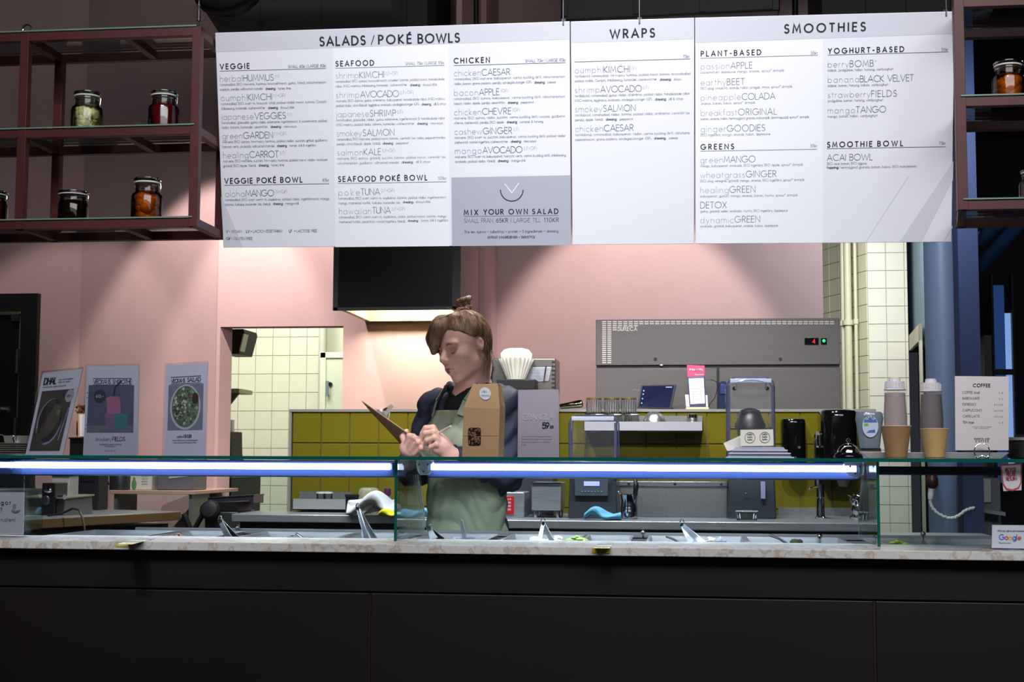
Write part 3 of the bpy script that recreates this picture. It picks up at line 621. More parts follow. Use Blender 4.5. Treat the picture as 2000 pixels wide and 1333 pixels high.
item(T, 'chicken', 'CAESAR', 887, 941, 996, 148.5, None, d=(('romansallad, EKO matvete, babyspenat, varma kyckling l\u00e5rfil, n\u00e4tschampinjon', 1103), ('r\u00e4dior, bacon, grana padano, persilja, s\u00f6rdegskrutonger (GF). |dressing:| caesar', 1083)))
item(T, 'bacon', 'APPLE', 887, 936, 975, 187, '(GF)', d=(('romansallad, EKO quinoa, babyspenat, varma kyckling l\u00e5rfil, n\u00e4tschampinjon', 1103), ('bacon, r\u00e4dior, \u00e4pple, persilja, sesamfr\u00f6n. |dressing:| pepparrot', 1040)))
item(T, 'chicken', 'CHEVRE', 887.5, 942, 998, 225, '(GF)', d=(('matvete, EKO quinoa, r\u00e4dior, zucchini, varma kyckling l\u00e5rfil, ruccola, guldbetor', 1104), ('ch\u00e8vre, cashewn\u00f6t, persilja, EKO \u00e4pple. |dressing:| romansk & honung', 1058)))
item(T, 'cashew', 'GINGER', 888, 943.5, 1000, 263, '(LF)', d=(('matvete, EKO svart ris, zucchini, babyspenat, varma kyckling l\u00e5rfil, picklad r\u00e4dior', 1104), ('cashewn\u00f6t, rostad ingef\u00e4ra, cashewn\u00f6tter. |dressing:| miso-soya', 1044)))
item(T, 'mango', 'AVOCADO', 889, 943, 1020, 300.5, '(LF+GF)', d=(('matvete, EKO svart ris, babyspenat, haricots verts, varma kyckling l\u00e5rfil, chilidressing', 1105), ('avokado, picklad r\u00e4dior, f\u00e4nk\u00e5l. |dressing:| mango-chili', 1023)))
T.t('heading', 'MIX', 906.5, 933, 420, 9.4, .2); T.t('heading', 'YOUR', 945, 983, 419, 9.4, .2); T.t('heading', 'OWN', 994, 1030, 418.5, 9.4, .2); T.t('heading', 'SALAD', 1040, 1090, 418, 9.4, .2)
T.rule('rules', 905.5, 423.5, 1091)
T.t('item_names', 'SMALL FRAN', 906.5, 963, 435.5, 8, .09); T.t('heading', '65KR', 969, 992, 434.8, 8, .11); T.t('item_names', '| LARGE TILL', 998, 1056, 434.5, 8, .09); T.t('heading', '110KR', 1063, 1091, 433.8, 8, .11)
T.t('item_names', 'Bas lex. quinoa + salladstyp + protein + 5 ingredienser + dressing', 908, 1090, 455.5, 5.2, .13)
T.t('heading', 'EXTRAS? 3 INGREDIENSER + 10KR/STYCK', 953, 1045, 466, 4.2, .16)
pp = [(999.5+23*cos(radians(a)), 371+23*sin(radians(a))) for a in range(0, 181, 12)]
mbk = T.g('heading')
for k in range(len(pp)-1):
    q = [onb(*pp[k], .001)-c1, onb(*pp[k+1], .001)-c1, onb(999.5+(pp[k+1][0]-999.5)*.92, 371+(pp[k+1][1]-371)*.92, .001)-c1, onb(999.5+(pp[k][0]-999.5)*.92, 371+(pp[k][1]-371)*.92, .001)-c1]; mbk.quad(*q)
T.patch('white_mark', [(984.5, 359), (986.5, 358.5), (1000, 375.5), (999.5, 378.5)], .001); T.patch('white_mark', [(1012.5, 357.5), (1014.5, 358), (999.8, 378.5), (999.6, 375.5)], .001)
T.done(BM)
# wraps board
t2, c2 = board('menu_board', 'narrow white menu board headed WRAPS between the two wide ones', [(1118, 478.5), (1355.5, 477), (1356, 34.5), (1114.5, 42)])
T = Txt(t2, c2)
T.patch('header_band', [(1115, 84), (1355.5, 76.5), (1355.5, 35.5), (1115, 43)])
T.t('heading', 'WRAPS', 1192, 1278, 74.5, 16, .2)
T.rule('rules', 1122, 121.5, 1348); T.t('item_names', '75kr', 1334, 1347, 113, 5.6, .1)
item(T, 'oumph!', 'KIMCHI', 1123, 1179.5, 1230, 143, '(V)', d=(('tortillabr\u00f6d, romansallad, fr\u00f6-n-spicy hummus, picklad morot, b\u00f6nmix, broccolisallad', 1348), ('picklad r\u00f6dl\u00f6k, Oumph!, chilidressing, koriander, cashewn\u00f6tter. |dressing:| shoyu', 1328)))
item(T, 'shrimp', 'AVOCADO', 1123, 1173, 1253, 181.5, '(LF)', d=(('tortillabr\u00f6d, romansallad, gurka, r\u00e4dior, artikh\u00e4rtor, picklad r\u00e4dior, handskalade r\u00e4kor', 1347), ('IMSC-m\u00e4rkta, \u00e4gghalva, avokado, s\u00f6rdegskrutonger (GF). |dressing:| dill & citron', 1332)))
item(T, 'smokey', 'SALMON', 1123.5, 1178.5, 1241, 219, None, d=(('tortillabr\u00f6d, romansallad, r\u00e4dior, b\u00f6nmix, picklad r\u00e4dior, artikh\u00e4rtor, varmr\u00f6kt lax', 1347), ('persilja, \u00e4pple, f\u00e4nk\u00e5l. |dressing:| pepparrot', 1234)))
item(T, 'chicken', 'CAESAR', 1124, 1180, 1237, 257.5, None, d=(('tortillabr\u00f6d, romansallad, babyspenat, r\u00e4dior, varma kyckling l\u00e5rfil, n\u00e4tchamp', 1347), ('pepparbacon, grana padano, s\u00f6rdegskrutonger (GF). |dressing:| caesar', 1322)))
T.done(BM)
# smoothies board
t3, c3 = board('menu_board', 'wide white menu board headed SMOOTHIES at the right end', [(1358, 477), (1858.5, 473), (1864.5, 22), (1357.5, 34.5)])
T = Txt(t3, c3)
T.patch('header_band', [(1358.5, 84), (1864, 66), (1864.3, 23), (1358, 35.5)])
T.patch('printed_column', [(1360, 476), (1608, 474.5), (1607.5, 76), (1359, 84.5)])
T.patch('printed_stripe', [(1757, 473), (1800, 473), (1861, 352), (1862, 315)]); T.patch('printed_stripe', [(1690, 473), (1692, 473), (1775, 345), (1773, 345)]); T.patch('printed_stripe', [(1842, 473), (1844, 473), (1860.5, 445), (1860.5, 441)])
T.t('heading', 'SMOOTHIES', 1532.5, 1689.5, 64.5, 16, .2)
head(T, 'PLANT-BASED', 1369.5, 1486, 110, 114.5, 1597, '55kr', 1584)
head(T, 'GREENS', 1369, 1433, 292, 296, 1596, '55kr', 1583)
head(T, 'YOGHURT-BASED', 1618, 1765, 104.5, 108, 1852, '55kr', 1839)
head(T, 'SMOOTHIE BOWL', 1616, 1763, 287.5, 291, 1847, '75kr', 1834)
item(T, 'passion', 'APPLE', 1369, 1427, 1469, 135.5, d=(('passionsfrukt, \u00e4pplejuice, mango, ananas, sprout* \u00e4rtmj\u00f6lk', 1531),))
item(T, 'earthy', 'BEET', 1369, 1420, 1454, 167, d=(('EKO plog rotsak/r\u00f6, ananas, hallon, jordgub, minze, sprout* \u00e4rtmj\u00f6lk', 1547),))
item(T, 'pineapple', 'COLADA', 1369, 1449, 1514, 196.5, d=(('ananas, banan, kokos, sprout* \u00e4rtmj\u00f6lk', 1475),))
item(T, 'breakfast', 'ORIGINAL', 1369, 1442, 1517, 226.5, d=(('banan, ananas, hallon, hemmagjord granola, kokosmj\u00f6lk, blommapuddi, sprout* \u00e4rtmj\u00f6lk', 1580),))
item(T, 'ginger', 'GOODIES', 1369, 1420, 1494, 258, d=(('EKO ingef\u00e4ra, mango, ananas, hallon, \u00e4pplejuice', 1504),))
item(T, 'green', 'MANGO', 1368, 1414, 1475, 318.5, d=(('mango, babyspenat, avokado, EKO ingef\u00e4ra, EKO \u00e4pple, sprout* \u00e4rtmj\u00f6lk', 1568),))
item(T, 'wheatgrass', 'GINGER', 1368, 1457, 1516, 348, d=(('EKO plog vetegr\u00e4s, gr\u00f6nk\u00e5l, mango, ananas, EKO ingef\u00e4ra, sprout* \u00e4rtmj\u00f6lk', 1571),))
item(T, 'healing', 'GREEN', 1368, 1425, 1475, 377.5, d=(('babyspenat, gurka/l, mango, ananas, banan, mynta, sprout* \u00e4rtmj\u00f6lk', 1558),))
item(T, '', 'DETOX', 1368, 1368, 1419, 407, d=(('gurka, gr\u00f6nk\u00e5l, selleri, avokado, mynta, EKO ingef\u00e4ra, \u00e4pplejuice', 1538),))
item(T, 'dynamic', 'GREEN', 1368, 1435, 1484, 436, d=(('avokado, gr\u00f6nk\u00e5l, babyspenat, ananas, kokos, \u00e4pplejuice', 1519),))
item(T, 'berry', 'BOMB', 1617, 1660, 1706, 131.5, '*', d=(('bl\u00e5b\u00e4r, jordgubbe, hallon, honung, vaniljyoghurt', 1745),))
item(T, 'banana', 'BLACK VELVET', 1617, 1680, 1784, 161.5, d=(('bl\u00e5b\u00e4r, banan, honung, kakao, vaniljyoghurt', 1735),))
item(T, 'strawberry', 'FIELDS', 1617, 1702, 1751, 191, d=(('jordgubbe, banan, honung, vaniljyoghurt', 1725),))
item(T, 'mango', 'TANGO', 1616.5, 1672, 1730, 221.5, d=(('mango, banan, hallon, vaniljyoghurt', 1714),))
item(T, '', 'ACAI BOWL', 1615.5, 1615.5, 1704, 314, d=(('EKO acai, banan, EKO agave,', 1693),))
T.t('heading', 'topping:', 1615, 1638, 329.5, 4.7, .17); T.t('descriptions', 'hemmagjord granola, banan, kokos, EKO mandelsm\u00f6r', 1641, 1790, 329.2, 4.7, .1)
T.done(BM)
# hangers
for px, t, c, lb in ((1249, t2, c2, ''), (1848, t3, c3, ''), (1100, t1, c1, '')):
    m = MB(); p = onb(px, {1249: 39, 1848: 24, 470: 64, 1100: 42}[px], 0)-c; m.cyl(p-V(0, 0, .01), p+V(0, .02, 1.0), .002, 6); m.box(p+V(0, .012, .0), (.01, .006, .02)); m.build('hanger', mat('steel_wire', (60, 60, 62), .4, .8), t)

# ------------------------------------------------------------------ hanging jar shelves of oxblood steel
SY0, SY1 = 3.55, 3.76
def zpx(px, py, Y=SY0): return P(px, py, Y).z
T_ = .024
def frame_shelf(root, xs, zs, open_left, open_right, sk=0.0):
    """xs: post x positions (world); zs: shelf rail heights; parts relative to root"""
    L = root.location; x0, x1 = xs[0], xs[-1]
    top = max(zs); bot = min(zs); xa = x0-(.6 if open_left else 0); xb = x1+(.6 if open_right else 0)
    for y in (SY0, SY1):
        for x in xs:
            x = x+(sk if y == SY1 else 0)
            m = MB(); m.span(V(x-T_/2, y-T_/2, bot-T_/2)-L, V(x+T_/2, y+T_/2, top+T_/2)-L); m.build('post', REDMETAL, root, bevel=.001)
        for z in zs:
            m = MB(); m.span(V(xa+(sk if y == SY1 else 0), y-T_/2+.001, z-T_/2)-L, V(xb, y+T_/2-.001, z+T_/2)-L); m.build('rail', REDMETAL, root, bevel=.001)
    cr = sorted(set(xs+[(a+b)/2 + .04 for a, b in zip(xs[:-1], xs[1:])]))
    for z in zs:
        for x in cr:
            m = MB(); m.slab([V(x-T_/2+.002, SY0, z-T_/2+.001)-L, V(x+T_/2-.002, SY0, z-T_/2+.001)-L, V(x+sk+T_/2-.002, SY1, z-T_/2+.001)-L, V(x+sk-T_/2+.002, SY1, z-T_/2+.001)-L], (0, 0, T_-.002)); m.build('crossbar', REDMETAL, root, bevel=.001)
        m = MB(); m.slab([V(xa, SY0-.014, z+T_/2)-L, V(xb, SY0-.014, z+T_/2)-L, V(xb, SY1+.012, z+T_/2)-L, V(xa+sk, SY1+.012, z+T_/2)-L], (0, 0, .004)); g_ = m.build('glass_shelf', GLASS, root, smooth=False)
        m = MB(); m.span(V(xa, SY0-.0155, z+T_/2)-L, V(xb, SY0-.014, z+T_/2+.0035)-L); m.build('front_edge', mat('pale_glass_edge', (120, 150, 130), .2), g_, smooth=False)
lx = [X(-290, SY0), P(46, 260, SY0).x, P(383, 250, SY0).x]
lz = [zpx(210, 68.5), zpx(210, 259), zpx(210, 438)]
SL = thing('hanging_shelf', 'oxblood steel hanging shelf with glass levels left of the menu boards', 'shelf', (lx[2], SY0, lz[2]))
frame_shelf(SL, lx, lz, True, False)
m = MB(); p = V(lx[2], SY0, lz[0])-SL.location; m.cyl(p+V(0, 0, .01), p+V(0, 0, .9), .0018, 6); m.cyl(p+V(0, 0, .03), p+V(0, 0, .06), .005, 8); m.cyl(p+V(0, 0, .07), p+V(0, 0, .075), .006, 8); m.cyl(p+V(0, 0, .06), p+V(0, 0, .085), .003, 8); m.build('hanging_wire', mat('steel_wire', (60, 60, 62), .4, .8), SL)
m = MB(); p = V(lx[1], SY0, lz[0]+.024)-SL.location; m.tube([p+V(.012*cos(a*pi/8), 0, .012*sin(a*pi/8)) for a in range(17)], .0025, 6); m.build('eye_bolt', CHROME, SL)
rx = [P(1876, 250, SY0-.09).x, P(1876, 250, SY0-.09).x+.46]
rz_ = [P(1940, 5, SY0-.09).z, P(1940, 199, SY0-.09).z, P(1940, 401, SY0-.09).z]
SY0, SY1 = SY0-.09, SY1-.04
SR = thing('hanging_shelf', 'oxblood steel hanging shelf with glass levels right of the menu boards', 'shelf', (rx[0], SY0, rz_[2]))
frame_shelf(SR, rx, rz_, False, True, .045)
SY0, SY1 = 3.55, 3.76

# pickling jars with clamp lids
def jar(label, px, pyb, Y, wpx, hpx, fillcol, kind, z=None, neck=.74):
    s = mpp(px, Y); r = wpx*s/2; h = hpx*s; p = P(px, pyb, Y); zb = p.z if z is None else z
    t = thing('pickle_jar', label, 'jar', (p.x, Y, zb)); t['group'] = 'clamp-lid pickle jars on the hanging shelves'
    nr = r*neck; bh = h*.68
    prof = [(r*.85, 0), (r*.97, h*.03), (r, h*.08), (r, bh*.8), (r*.96, bh*.9), (nr*1.02, bh), (nr, bh*1.06), (nr, h*.86)]
    m = MB(); m.shell(prof, 28); m.lathe([(0, .002), (r*.85, .002)], 28); m.build('jar_body', GLASSJ, t)
    k = .93; pf = [(0, .004), (r*.8, .004), (r*k, h*.04), (r*k, bh*.8), (r*.9, bh*.88), (nr*.9, bh*.97), (nr*.9, bh*1.0), (0, bh*1.0)]
    if kind == 'red':
        m = MB(); m.lathe(pf, 28); m.build('filling', mat('beet_red', fillcol, .15, spec=.8), t)
    else:
        rng = random.Random(len(kind)*37+int(px)); m = MB(); base = {'cauli': .025, 'dark': .022, 'amber': .026}[kind]
        for lvl in range(5):
            for j in range(7):
                a = rng.random()*6.28; rr = r*k*(.72 if j else 0)-base*.35*1; rr = max(0, rr); zc = base*.6+lvl*(bh*.98-base)/4.4; b_ = base*(.55+.35*rng.random())
                b_ = min(b_, r*.42)
                c = V(rr*cos(a), rr*sin(a), min(zc, bh*.95-b_*.5)); q = math.hypot(c.x, c.y)
                if q+b_ > r*k: f_ = (r*k-b_)/max(q, 1e-4); c.x *= f_; c.y *= f_
                if kind == 'cauli':
                    for e in range(6):
                        a2 = rng.random()*6.28; m.ell(c+V(cos(a2), sin(a2), rng.random()-.3)*b_*.45, b_*.5, 8)
                else: m.ell(c, (b_, b_, b_*.85), 12)
        m.build('pickles', mat('pickle_'+kind, {'cauli': (244, 232, 180), 'dark': (110, 90, 40), 'amber': (222, 160, 60)}[kind], .35, noise=.25, nscale=40), t)
        m = MB(); m.lathe(pf, 28); m.build('brine', glass('brine_'+kind, {'cauli': (255, 253, 240), 'dark': (150, 130, 80), 'amber': (240, 186, 96)}[kind], .4), t)
    m = MB(); m.lathe([(nr*1.13, h*.86), (nr*1.15, h*.875), (nr*1.15, h*.89), (nr*1.1, h*.895)], 28); m.build('seal', mat('rubber_seal', (226, 226, 216), .5), t)
    m = MB(); m.lathe([(nr*1.12, h*.9), (nr*1.16, h*.92), (nr*1.14, h*.97), (nr*.9, h*.99), (nr*.3, h), (0, h)], 28); m.build('lid', glass('lid_glass', (205, 214, 210), 2.2), t)
    m = MB(); rg = nr*1.17
    m.tube([V(rg*cos(a*pi/12), rg*sin(a*pi/12), h*.94) for a in range(25)], h*.012, 6)
    m.tube([V(nr*1.05*cos(a*pi/12), nr*1.05*sin(a*pi/12), h*.8) for a in range(25)], h*.01, 6); m.build('wire_band', CHROME, t)
    m = MB(); m.tube([(rg*.92, -rg*.3, h*.98), (rg*1.08, -rg*.3, h*.93), (rg*1.2, -rg*.35, h*.78), (rg*1.14, -rg*.35, h*.62)], h*.012, 6); m.tube([(rg*.9, -rg*.1, h*.98), (rg*1.1, -rg*.1, h*.9), (rg*1.16, -rg*.15, h*.75)], h*.01, 6); m.build('clamp', CHROME, t)
    return t
zt = lambda z: z+T_/2+.004
yj = SY0+.09
jar('clamp jar of pale cauliflower florets on the middle left shelf', 169, 248, yj, 59, 84, None, 'cauli', zt(lz[1]))
jar('clamp jar of deep red beetroot juice on the middle left shelf', 319, 246, yj, 59, 82, (110, 6, 12), 'red', zt(lz[1]))
jar('squat clamp jar of dark pickles on the bottom left shelf', 142, 428, yj, 56, 64, None, 'dark', zt(lz[2]), neck=.88)
jar('clamp jar of amber pickled fruit on the bottom left shelf', 286, 427, yj, 59, 88, None, 'amber', zt(lz[2]))
jar('dark red clamp jar cut by the left edge of the photo', -18, 430, yj, 60, 66, (70, 8, 14), 'red', zt(lz[2]), neck=.86)
ztr = lambda z: z+T_/2+.004; yj2 = SY0-.09+.09
jar('clamp jar of amber pickled eggs on the middle right shelf', 1970, 188, yj2, 66, 90, None, 'amber', ztr(rz_[1]))
jar('clamp jar of orange preserve cut by the right edge of the photo', 2018, 390, yj2, 54, 74, None, 'amber', ztr(rz_[2]))
# ------------------------------------------------------------------ front counter
YF = 3.38; zs_ = P(1000, 1067, YF).z; cxa, cxb = X(-160, YF), X(2160, YF); th_ = mpp(1000, YF)*17
STONE = streaked('speckled_stone', [(230, 224, 214), (236, 232, 226), (238, 235, 230), (206, 190, 174), (236, 232, 226)], 38, (1, 1, 1), .22, 0, .02, .3)
ZS = zs_
m = MB(); m.span((cxa, YF, ZS-th_), (cxb, 3.60, ZS)); ct = m.build('stone_worktop', STONE, bevel=.002); tag(ct, 'pale speckled stone counter top along the front of the bar', 'counter top')
t = thing('bar_front', 'dark brown panelled front of the bar below the stone top', 'counter', (X(725, YF+.04), YF+.04, 0))
L = t.location; pw_ = X(1703, YF+.04)-X(725, YF+.04)
BROWN = mat('dark_brown_panel', (25, 16, 14), .5, noise=.12, nscale=3, stretch=(1, 1, .3))
for k in (-1, 0, 1):
    m = MB(); m.span((k*pw_+.003, .0, .08), ((k+1)*pw_-.003, .02, ZS-th_-.1)); m.build('panel', BROWN, t, smooth=False, bevel=.002)
m = MB(); m.span((-pw_, -.0, ZS-th_-.095), (2*pw_, .02, ZS-th_)); m.build('upper_rail', mat('band_shade_dark', (9, 6, 5), .6), t, smooth=False)  # upper band: shade below the stone top put into a darker colour
for k in (0, 1):
    m = MB(); m.span((k*pw_-.003, .004, .08), (k*pw_+.003, .016, ZS-th_-.1)); m.build('seam_strip', mat('reddish_seam', (48, 20, 19), .5), t, smooth=False)
m = MB(); m.span((-pw_, .03, 0), (2*pw_, .06, .1)); m.build('plinth', BLACK, t, smooth=False)
m = MB(); m.span((-pw_, .02, .1), (2*pw_, .12, ZS-th_-.002)); m.build('carcass', BLACK, t, smooth=False)

# ------------------------------------------------------------------ chilled display case: glass front, dividers, glass top, led tubes, steel well
YG, YB = 3.52, 3.86; ZT1 = 1.2028; ZT0 = ZT1-.0085
CX0, CX1 = X(-150, YG), X(2150, YG)
case = thing('salad_display_case', 'long glass salad display case with lit tubes along the counter', 'display case', (X(775, YG), YG, ZS-.002)); L = case.location
R = lambda x, y, z: V(x, y, z)-L
m = MB(); m.span(R(CX0, 3.47, ZT0), R(CX1, YB, ZT1)); m.build('glass_top', GLASS, case, smooth=False)
m = MB(); m.span(R(CX0, 3.4685, ZT0), R(CX1, 3.47, ZT1)); m.build('glass_top_edge', GEDGE, case, smooth=False)
xd = [X(775, YG), X(1713, YG)]
for x0, x1 in ((X(48, YG), xd[0]-.004), (xd[0]+.004, xd[1]-.004), (xd[1]+.004, CX1)):
    m = MB(); m.span(R(x0, YG, ZS+.001), R(x1, YG+.005, ZT0-.001)); m.build('front_pane', GLASS, case, smooth=False)
for x in xd:   # upright glass dividers with a raked rear edge
    m = MB(); y2, y3 = 3.80, 3.90
    m.slab([R(x-.003, YG-.006, ZS), R(x-.003, y3, ZS), R(x-.003, y3, ZS+.06), R(x-.003, y2, ZT0-.001), R(x-.003, YG-.006, ZT0-.001)], (.006, 0, 0)); dv = m.build('divider', GLASS, case, smooth=False)
    m = MB(); m.span(R(x-.0036, YG-.0075, ZS), R(x+.0036, YG-.006, ZT0)); m.build('edge', mat('green_glass_edge', (14, 92, 78), .12, spec=.8), dv, smooth=False)
    m = MB(); m.slab([R(x-.002, y3+.0, ZS), R(x-.002, y3, ZS+.06), R(x-.002, y2, ZT0-.04), R(x-.002, y2+.003, ZT0-.04), R(x-.002, y3+.004, ZS+.06), R(x-.002, y3+.004, ZS)], (.004, 0, 0)); m.build('rear_edge', mat('frosted_edge', (205, 215, 205), .3), dv, smooth=False)
    m = MB(); yb = 3.70
    m.slab([R(x+.014, yb, ZT0-.001), R(x+.060, yb, ZT0-.001), R(x+.056, yb, ZT0-.030), R(x+.046, yb, ZT0-.040), R(x+.026, yb, ZT0-.040), R(x+.018, yb, ZT0-.030)] if x < 0 else [R(x-.060, yb, ZT0-.001), R(x-.008, yb, ZT0-.001), R(x-.010, yb, ZT0-.034), R(x-.028, yb, ZT0-.042), R(x-.046, yb, ZT0-.036), R(x-.056, yb, ZT0-.02)], (0, .03, 0)); m.build('corner_bracket', mat('clear_plastic', (190, 204, 206), .12, alpha=.55), case, bevel=.003)
    sx = x+.036 if x < 0 else x-.032
    m = MB()
    for a, b in ((-.012, -.012), (.012, -.012), (0, -.03)): m.lathe([(.0025, 0), (.0025, .002)], 10, R(sx+a, yb-.002, ZT0+b), m=Matrix.Rotation(pi/2, 3, 'X'))
    m.build('bracket_screws', DARKPLASTIC, case, kind='stuff')
# left end pane
GLASSE = glass('end_glass', (225, 238, 234), .2)
x = X(20, YG+.2)
m = MB(); m.slab([R(x, YG, ZS), R(x, 3.92, ZS), R(x, 3.92, ZS+.06), R(x, 3.8, ZT0-.001), R(x, YG, ZT0-.001)], (.006, 0, 0)); m.build('divider', GLASSE, case, smooth=False)
LEDB = mat('led_tube', (205, 215, 255), .4, emit=20, emitcol=(215, 222, 255)); BLUEP = mat('blue_housing', (32, 48, 92), .35, coat=.4)
yl = 3.79
for a, b, cnt in ((24, 772, 0), (835, 1680, 0)):
    x0, x1 = X(a, yl), X(b, yl)
    m = MB(); m.span(R(x0, yl-.006, 1.146), R(x1, yl+.03, ZT0-.002)); hs = m.build('light_housing', BLUEP, case, bevel=.004)
    m = MB(); m.cyl(R(x0+.012, yl-.010, 1.1755), R(x1-.012, yl-.010, 1.1755), .0085, 14); m.build('lamp_tube', LEDB, hs)
    m = MB()
    for q in (x0, x1): m.box(R(q, yl-.006, 1.175), (.012, .03, .026))
    lt = area('case_fill_strip', ((x0+x1)/2, yl+.012, 1.143), ((x0+x1)/2, yl+.012, .9), 3.2, (x1-x0)*.97, .022, (.8, .87, 1)); lt.rotation_euler = (0, 0, 0)  # added strip under the housing, fills the steel well with light
    lt = area('case_fill_strip', ((x0+x1)/2, yl-.022, 1.172), ((x0+x1)/2, yl-.022, .9), 1.6, (x1-x0)*.97, .01, (.86, .9, 1)); lt.rotation_euler = (0, 0, 0)  # second added strip, strengthens the downward light of the tube
    m.build('end_caps', mat('cap_blue', (60, 80, 150), .3), hs, bevel=.003)
# unlit navy bar on the right
m = MB(); x0, x1 = X(1716, yl), X(2150, yl); m.span(R(x0, yl, P(1850, 929, yl).z), R(x1, yl+.02, P(1850, 912, yl).z)); m.build('unlit_housing', mat('navy_housing', (26, 28, 64), .35), case, bevel=.003)
# steel well behind the glass
YW = 4.22; zr = P(900, 1044, YW).z
m = MB(); m.span(R(X(70, YG), 3.602, ZS-.14), R(CX1, YW, ZS-.13)); m.span(R(X(70, YG), YW-.012, ZS-.14), R(CX1, YW, ZS-.008)); m.span(R(X(70, YG), 3.602, ZS-.14), R(CX1, 3.614, ZS-.002)); m.build('well', STEEL, case, smooth=False)
m = MB(); m.span(R(X(60, YG), YW-.012, ZS-.03), R(CX1, YW+.01, zr)); m.build('rear_rail', STEEL, case, bevel=.004)
m = MB(); m.span(R(X(60, YG), 3.601, ZS-.012), R(CX1, 3.64, ZS-.0006)); m.build('front_rail', STEEL, case, bevel=.003)
m = MB(); m.span(R(X(-160, YG), 3.65, .05), R(CX1, YW-.02, ZS-.145)); m.build('base_cabinet', BLACK, case, smooth=False)
# food pans sunk in the well
def pan(xc, wd, label, fill, fcol, seed, hgt=.035):
    t = thing('food_pan', label, 'food pan', (xc, 3.92, ZS-.12)); t['group'] = 'steel food pans in the display case'
    m = MB(); hw, hd, H = wd/2, .26, .105
    m.add([(-hw, -hd, H), (hw, -hd, H), (hw, hd, H), (-hw, hd, H), (-hw+.02, -hd+.02, 0), (hw-.02, -hd+.02, 0), (hw-.02, hd-.02, 0), (-hw+.02, hd-.02, 0),
           (-hw-.008, -hd-.008, H), (hw+.008, -hd-.008, H), (hw+.008, hd+.008, H), (-hw-.008, hd+.008, H)], [(4, 5, 6, 7), (0, 1, 5, 4), (1, 2, 6, 5), (2, 3, 7, 6), (3, 0, 4, 7), (8, 9, 1, 0), (9, 10, 2, 1), (10, 11, 3, 2), (11, 8, 0, 3)])
    m.build('pan', STEEL, t, smooth=False)
    r_ = random.Random(seed); m = MB()
    for i in range(60):
        x, y = r_.uniform(-hw+.03, hw-.03), r_.uniform(-hd+.03, hd-.03); e = hgt*(1-(x/hw)**2)*(1-(y/hd)**2*.6)
        m.ell((x, y, .055+e*r_.random()), (r_.uniform(.008, .02), r_.uniform(.008, .02), r_.uniform(.004, .01)), 8, Matrix.Rotation(r_.random()*3, 3, 'Z'))
    m.span((-hw+.02, -hd+.02, .01), (hw-.02, hd-.02, .05))
    o = m.build('food', mat(fill, fcol, .6, noise=.3, nscale=60), t); o['kind'] = 'stuff'; return t
pan(X(200, 3.9), .27, 'steel pan of pale grated food at the left end of the display case', 'food_pale', (190, 180, 150), 1)
pan(X(345, 3.9)+.03, .17, 'steel pan of brown shredded meat in the left case', 'food_brown', (92, 58, 46), 2, .04)
pan(X(560, 3.9), .27, 'steel pan of dark olives and seaweed in the left case', 'food_dark', (44, 42, 40), 3, .05)
pan(X(700, 3.9)+.02, .15, 'narrow steel pan of beans right before the left divider', 'food_beans', (120, 96, 70), 4)
pan(X(880, 3.9), .2, 'steel pan of sliced onion right of the left divider', 'food_onion', (200, 196, 200), 5, .05)
pan(X(1060, 3.9)-.01, .2, 'steel pan of white cheese under the metal tongs', 'food_white', (220, 218, 210), 6, .055)
pan(X(1190, 3.9)-.01, .12, 'steel pan of bright green leaves in the middle case', 'food_green', (110, 170, 50), 7, .03)
pan(X(1360, 3.9), .26, 'steel pan of chopped eggs under the clear scoop', 'food_egg', (216, 206, 170), 8)
pan(X(1560, 3.9), .26, 'steel pan of dark sprouts at the right of the middle case', 'food_sprout', (70, 80, 56), 9, .05)
pan(X(1860, 3.9), .36, 'steel pan in the unlit right section of the case', 'food_lime', (170, 178, 60), 10, .03)
m = MB(); rr = random.Random(4)
def foodpile(name, label, px, n, col, Y=3.75, w_=.03, h=.012, sz=.008, py=1054):
    r_ = random.Random(px); m = MB(); c = P(px, py, Y)
    for i in range(n):
        x, y = r_.uniform(-w_, w_), r_.uniform(-.03, .03); z = h*(1-abs(x)/w_)*r_.random()
        m.ell((x, y, z), (sz*r_.uniform(.6, 1.6), sz*r_.uniform(.5, 1), sz*.5), 8, Matrix.Rotation(r_.random()*3, 3, 'Z'))
    t = m.build(name, mat(name+'_col', col, .6, noise=.3, nscale=80), loc=c); tag(t, label, 'food'); t['kind'] = 'stuff'; return t
foodpile('shredded_meat', 'heap of brown shredded meat showing above the left pans', 343, 26, (84, 52, 42), w_=.028, h=.012, py=1052)
foodpile('green_leaves', 'small heap of bright green leaves beside the metal tongs', 1124, 30, (120, 176, 60), w_=.026, h=.012, py=1057)
foodpile('chopped_egg', 'pale heap of chopped egg under the clear scoop', 1388, 18, (232, 226, 200), w_=.018, h=.016, py=1063)
foodpile('white_cheese', 'white crumbs right of the metal tongs', 1088, 16, (226, 226, 226), w_=.014, h=.014, py=1059)
foodpile('dark_seaweed', 'low heap of dark seaweed in the left case', 572, 30, (30, 30, 32), w_=.05, h=.008, py=1055)
foodpile('lime_wedges', 'lime green pieces in the unlit right section', 1757, 8, (190, 200, 60), w_=.012, h=.006, py=1062)
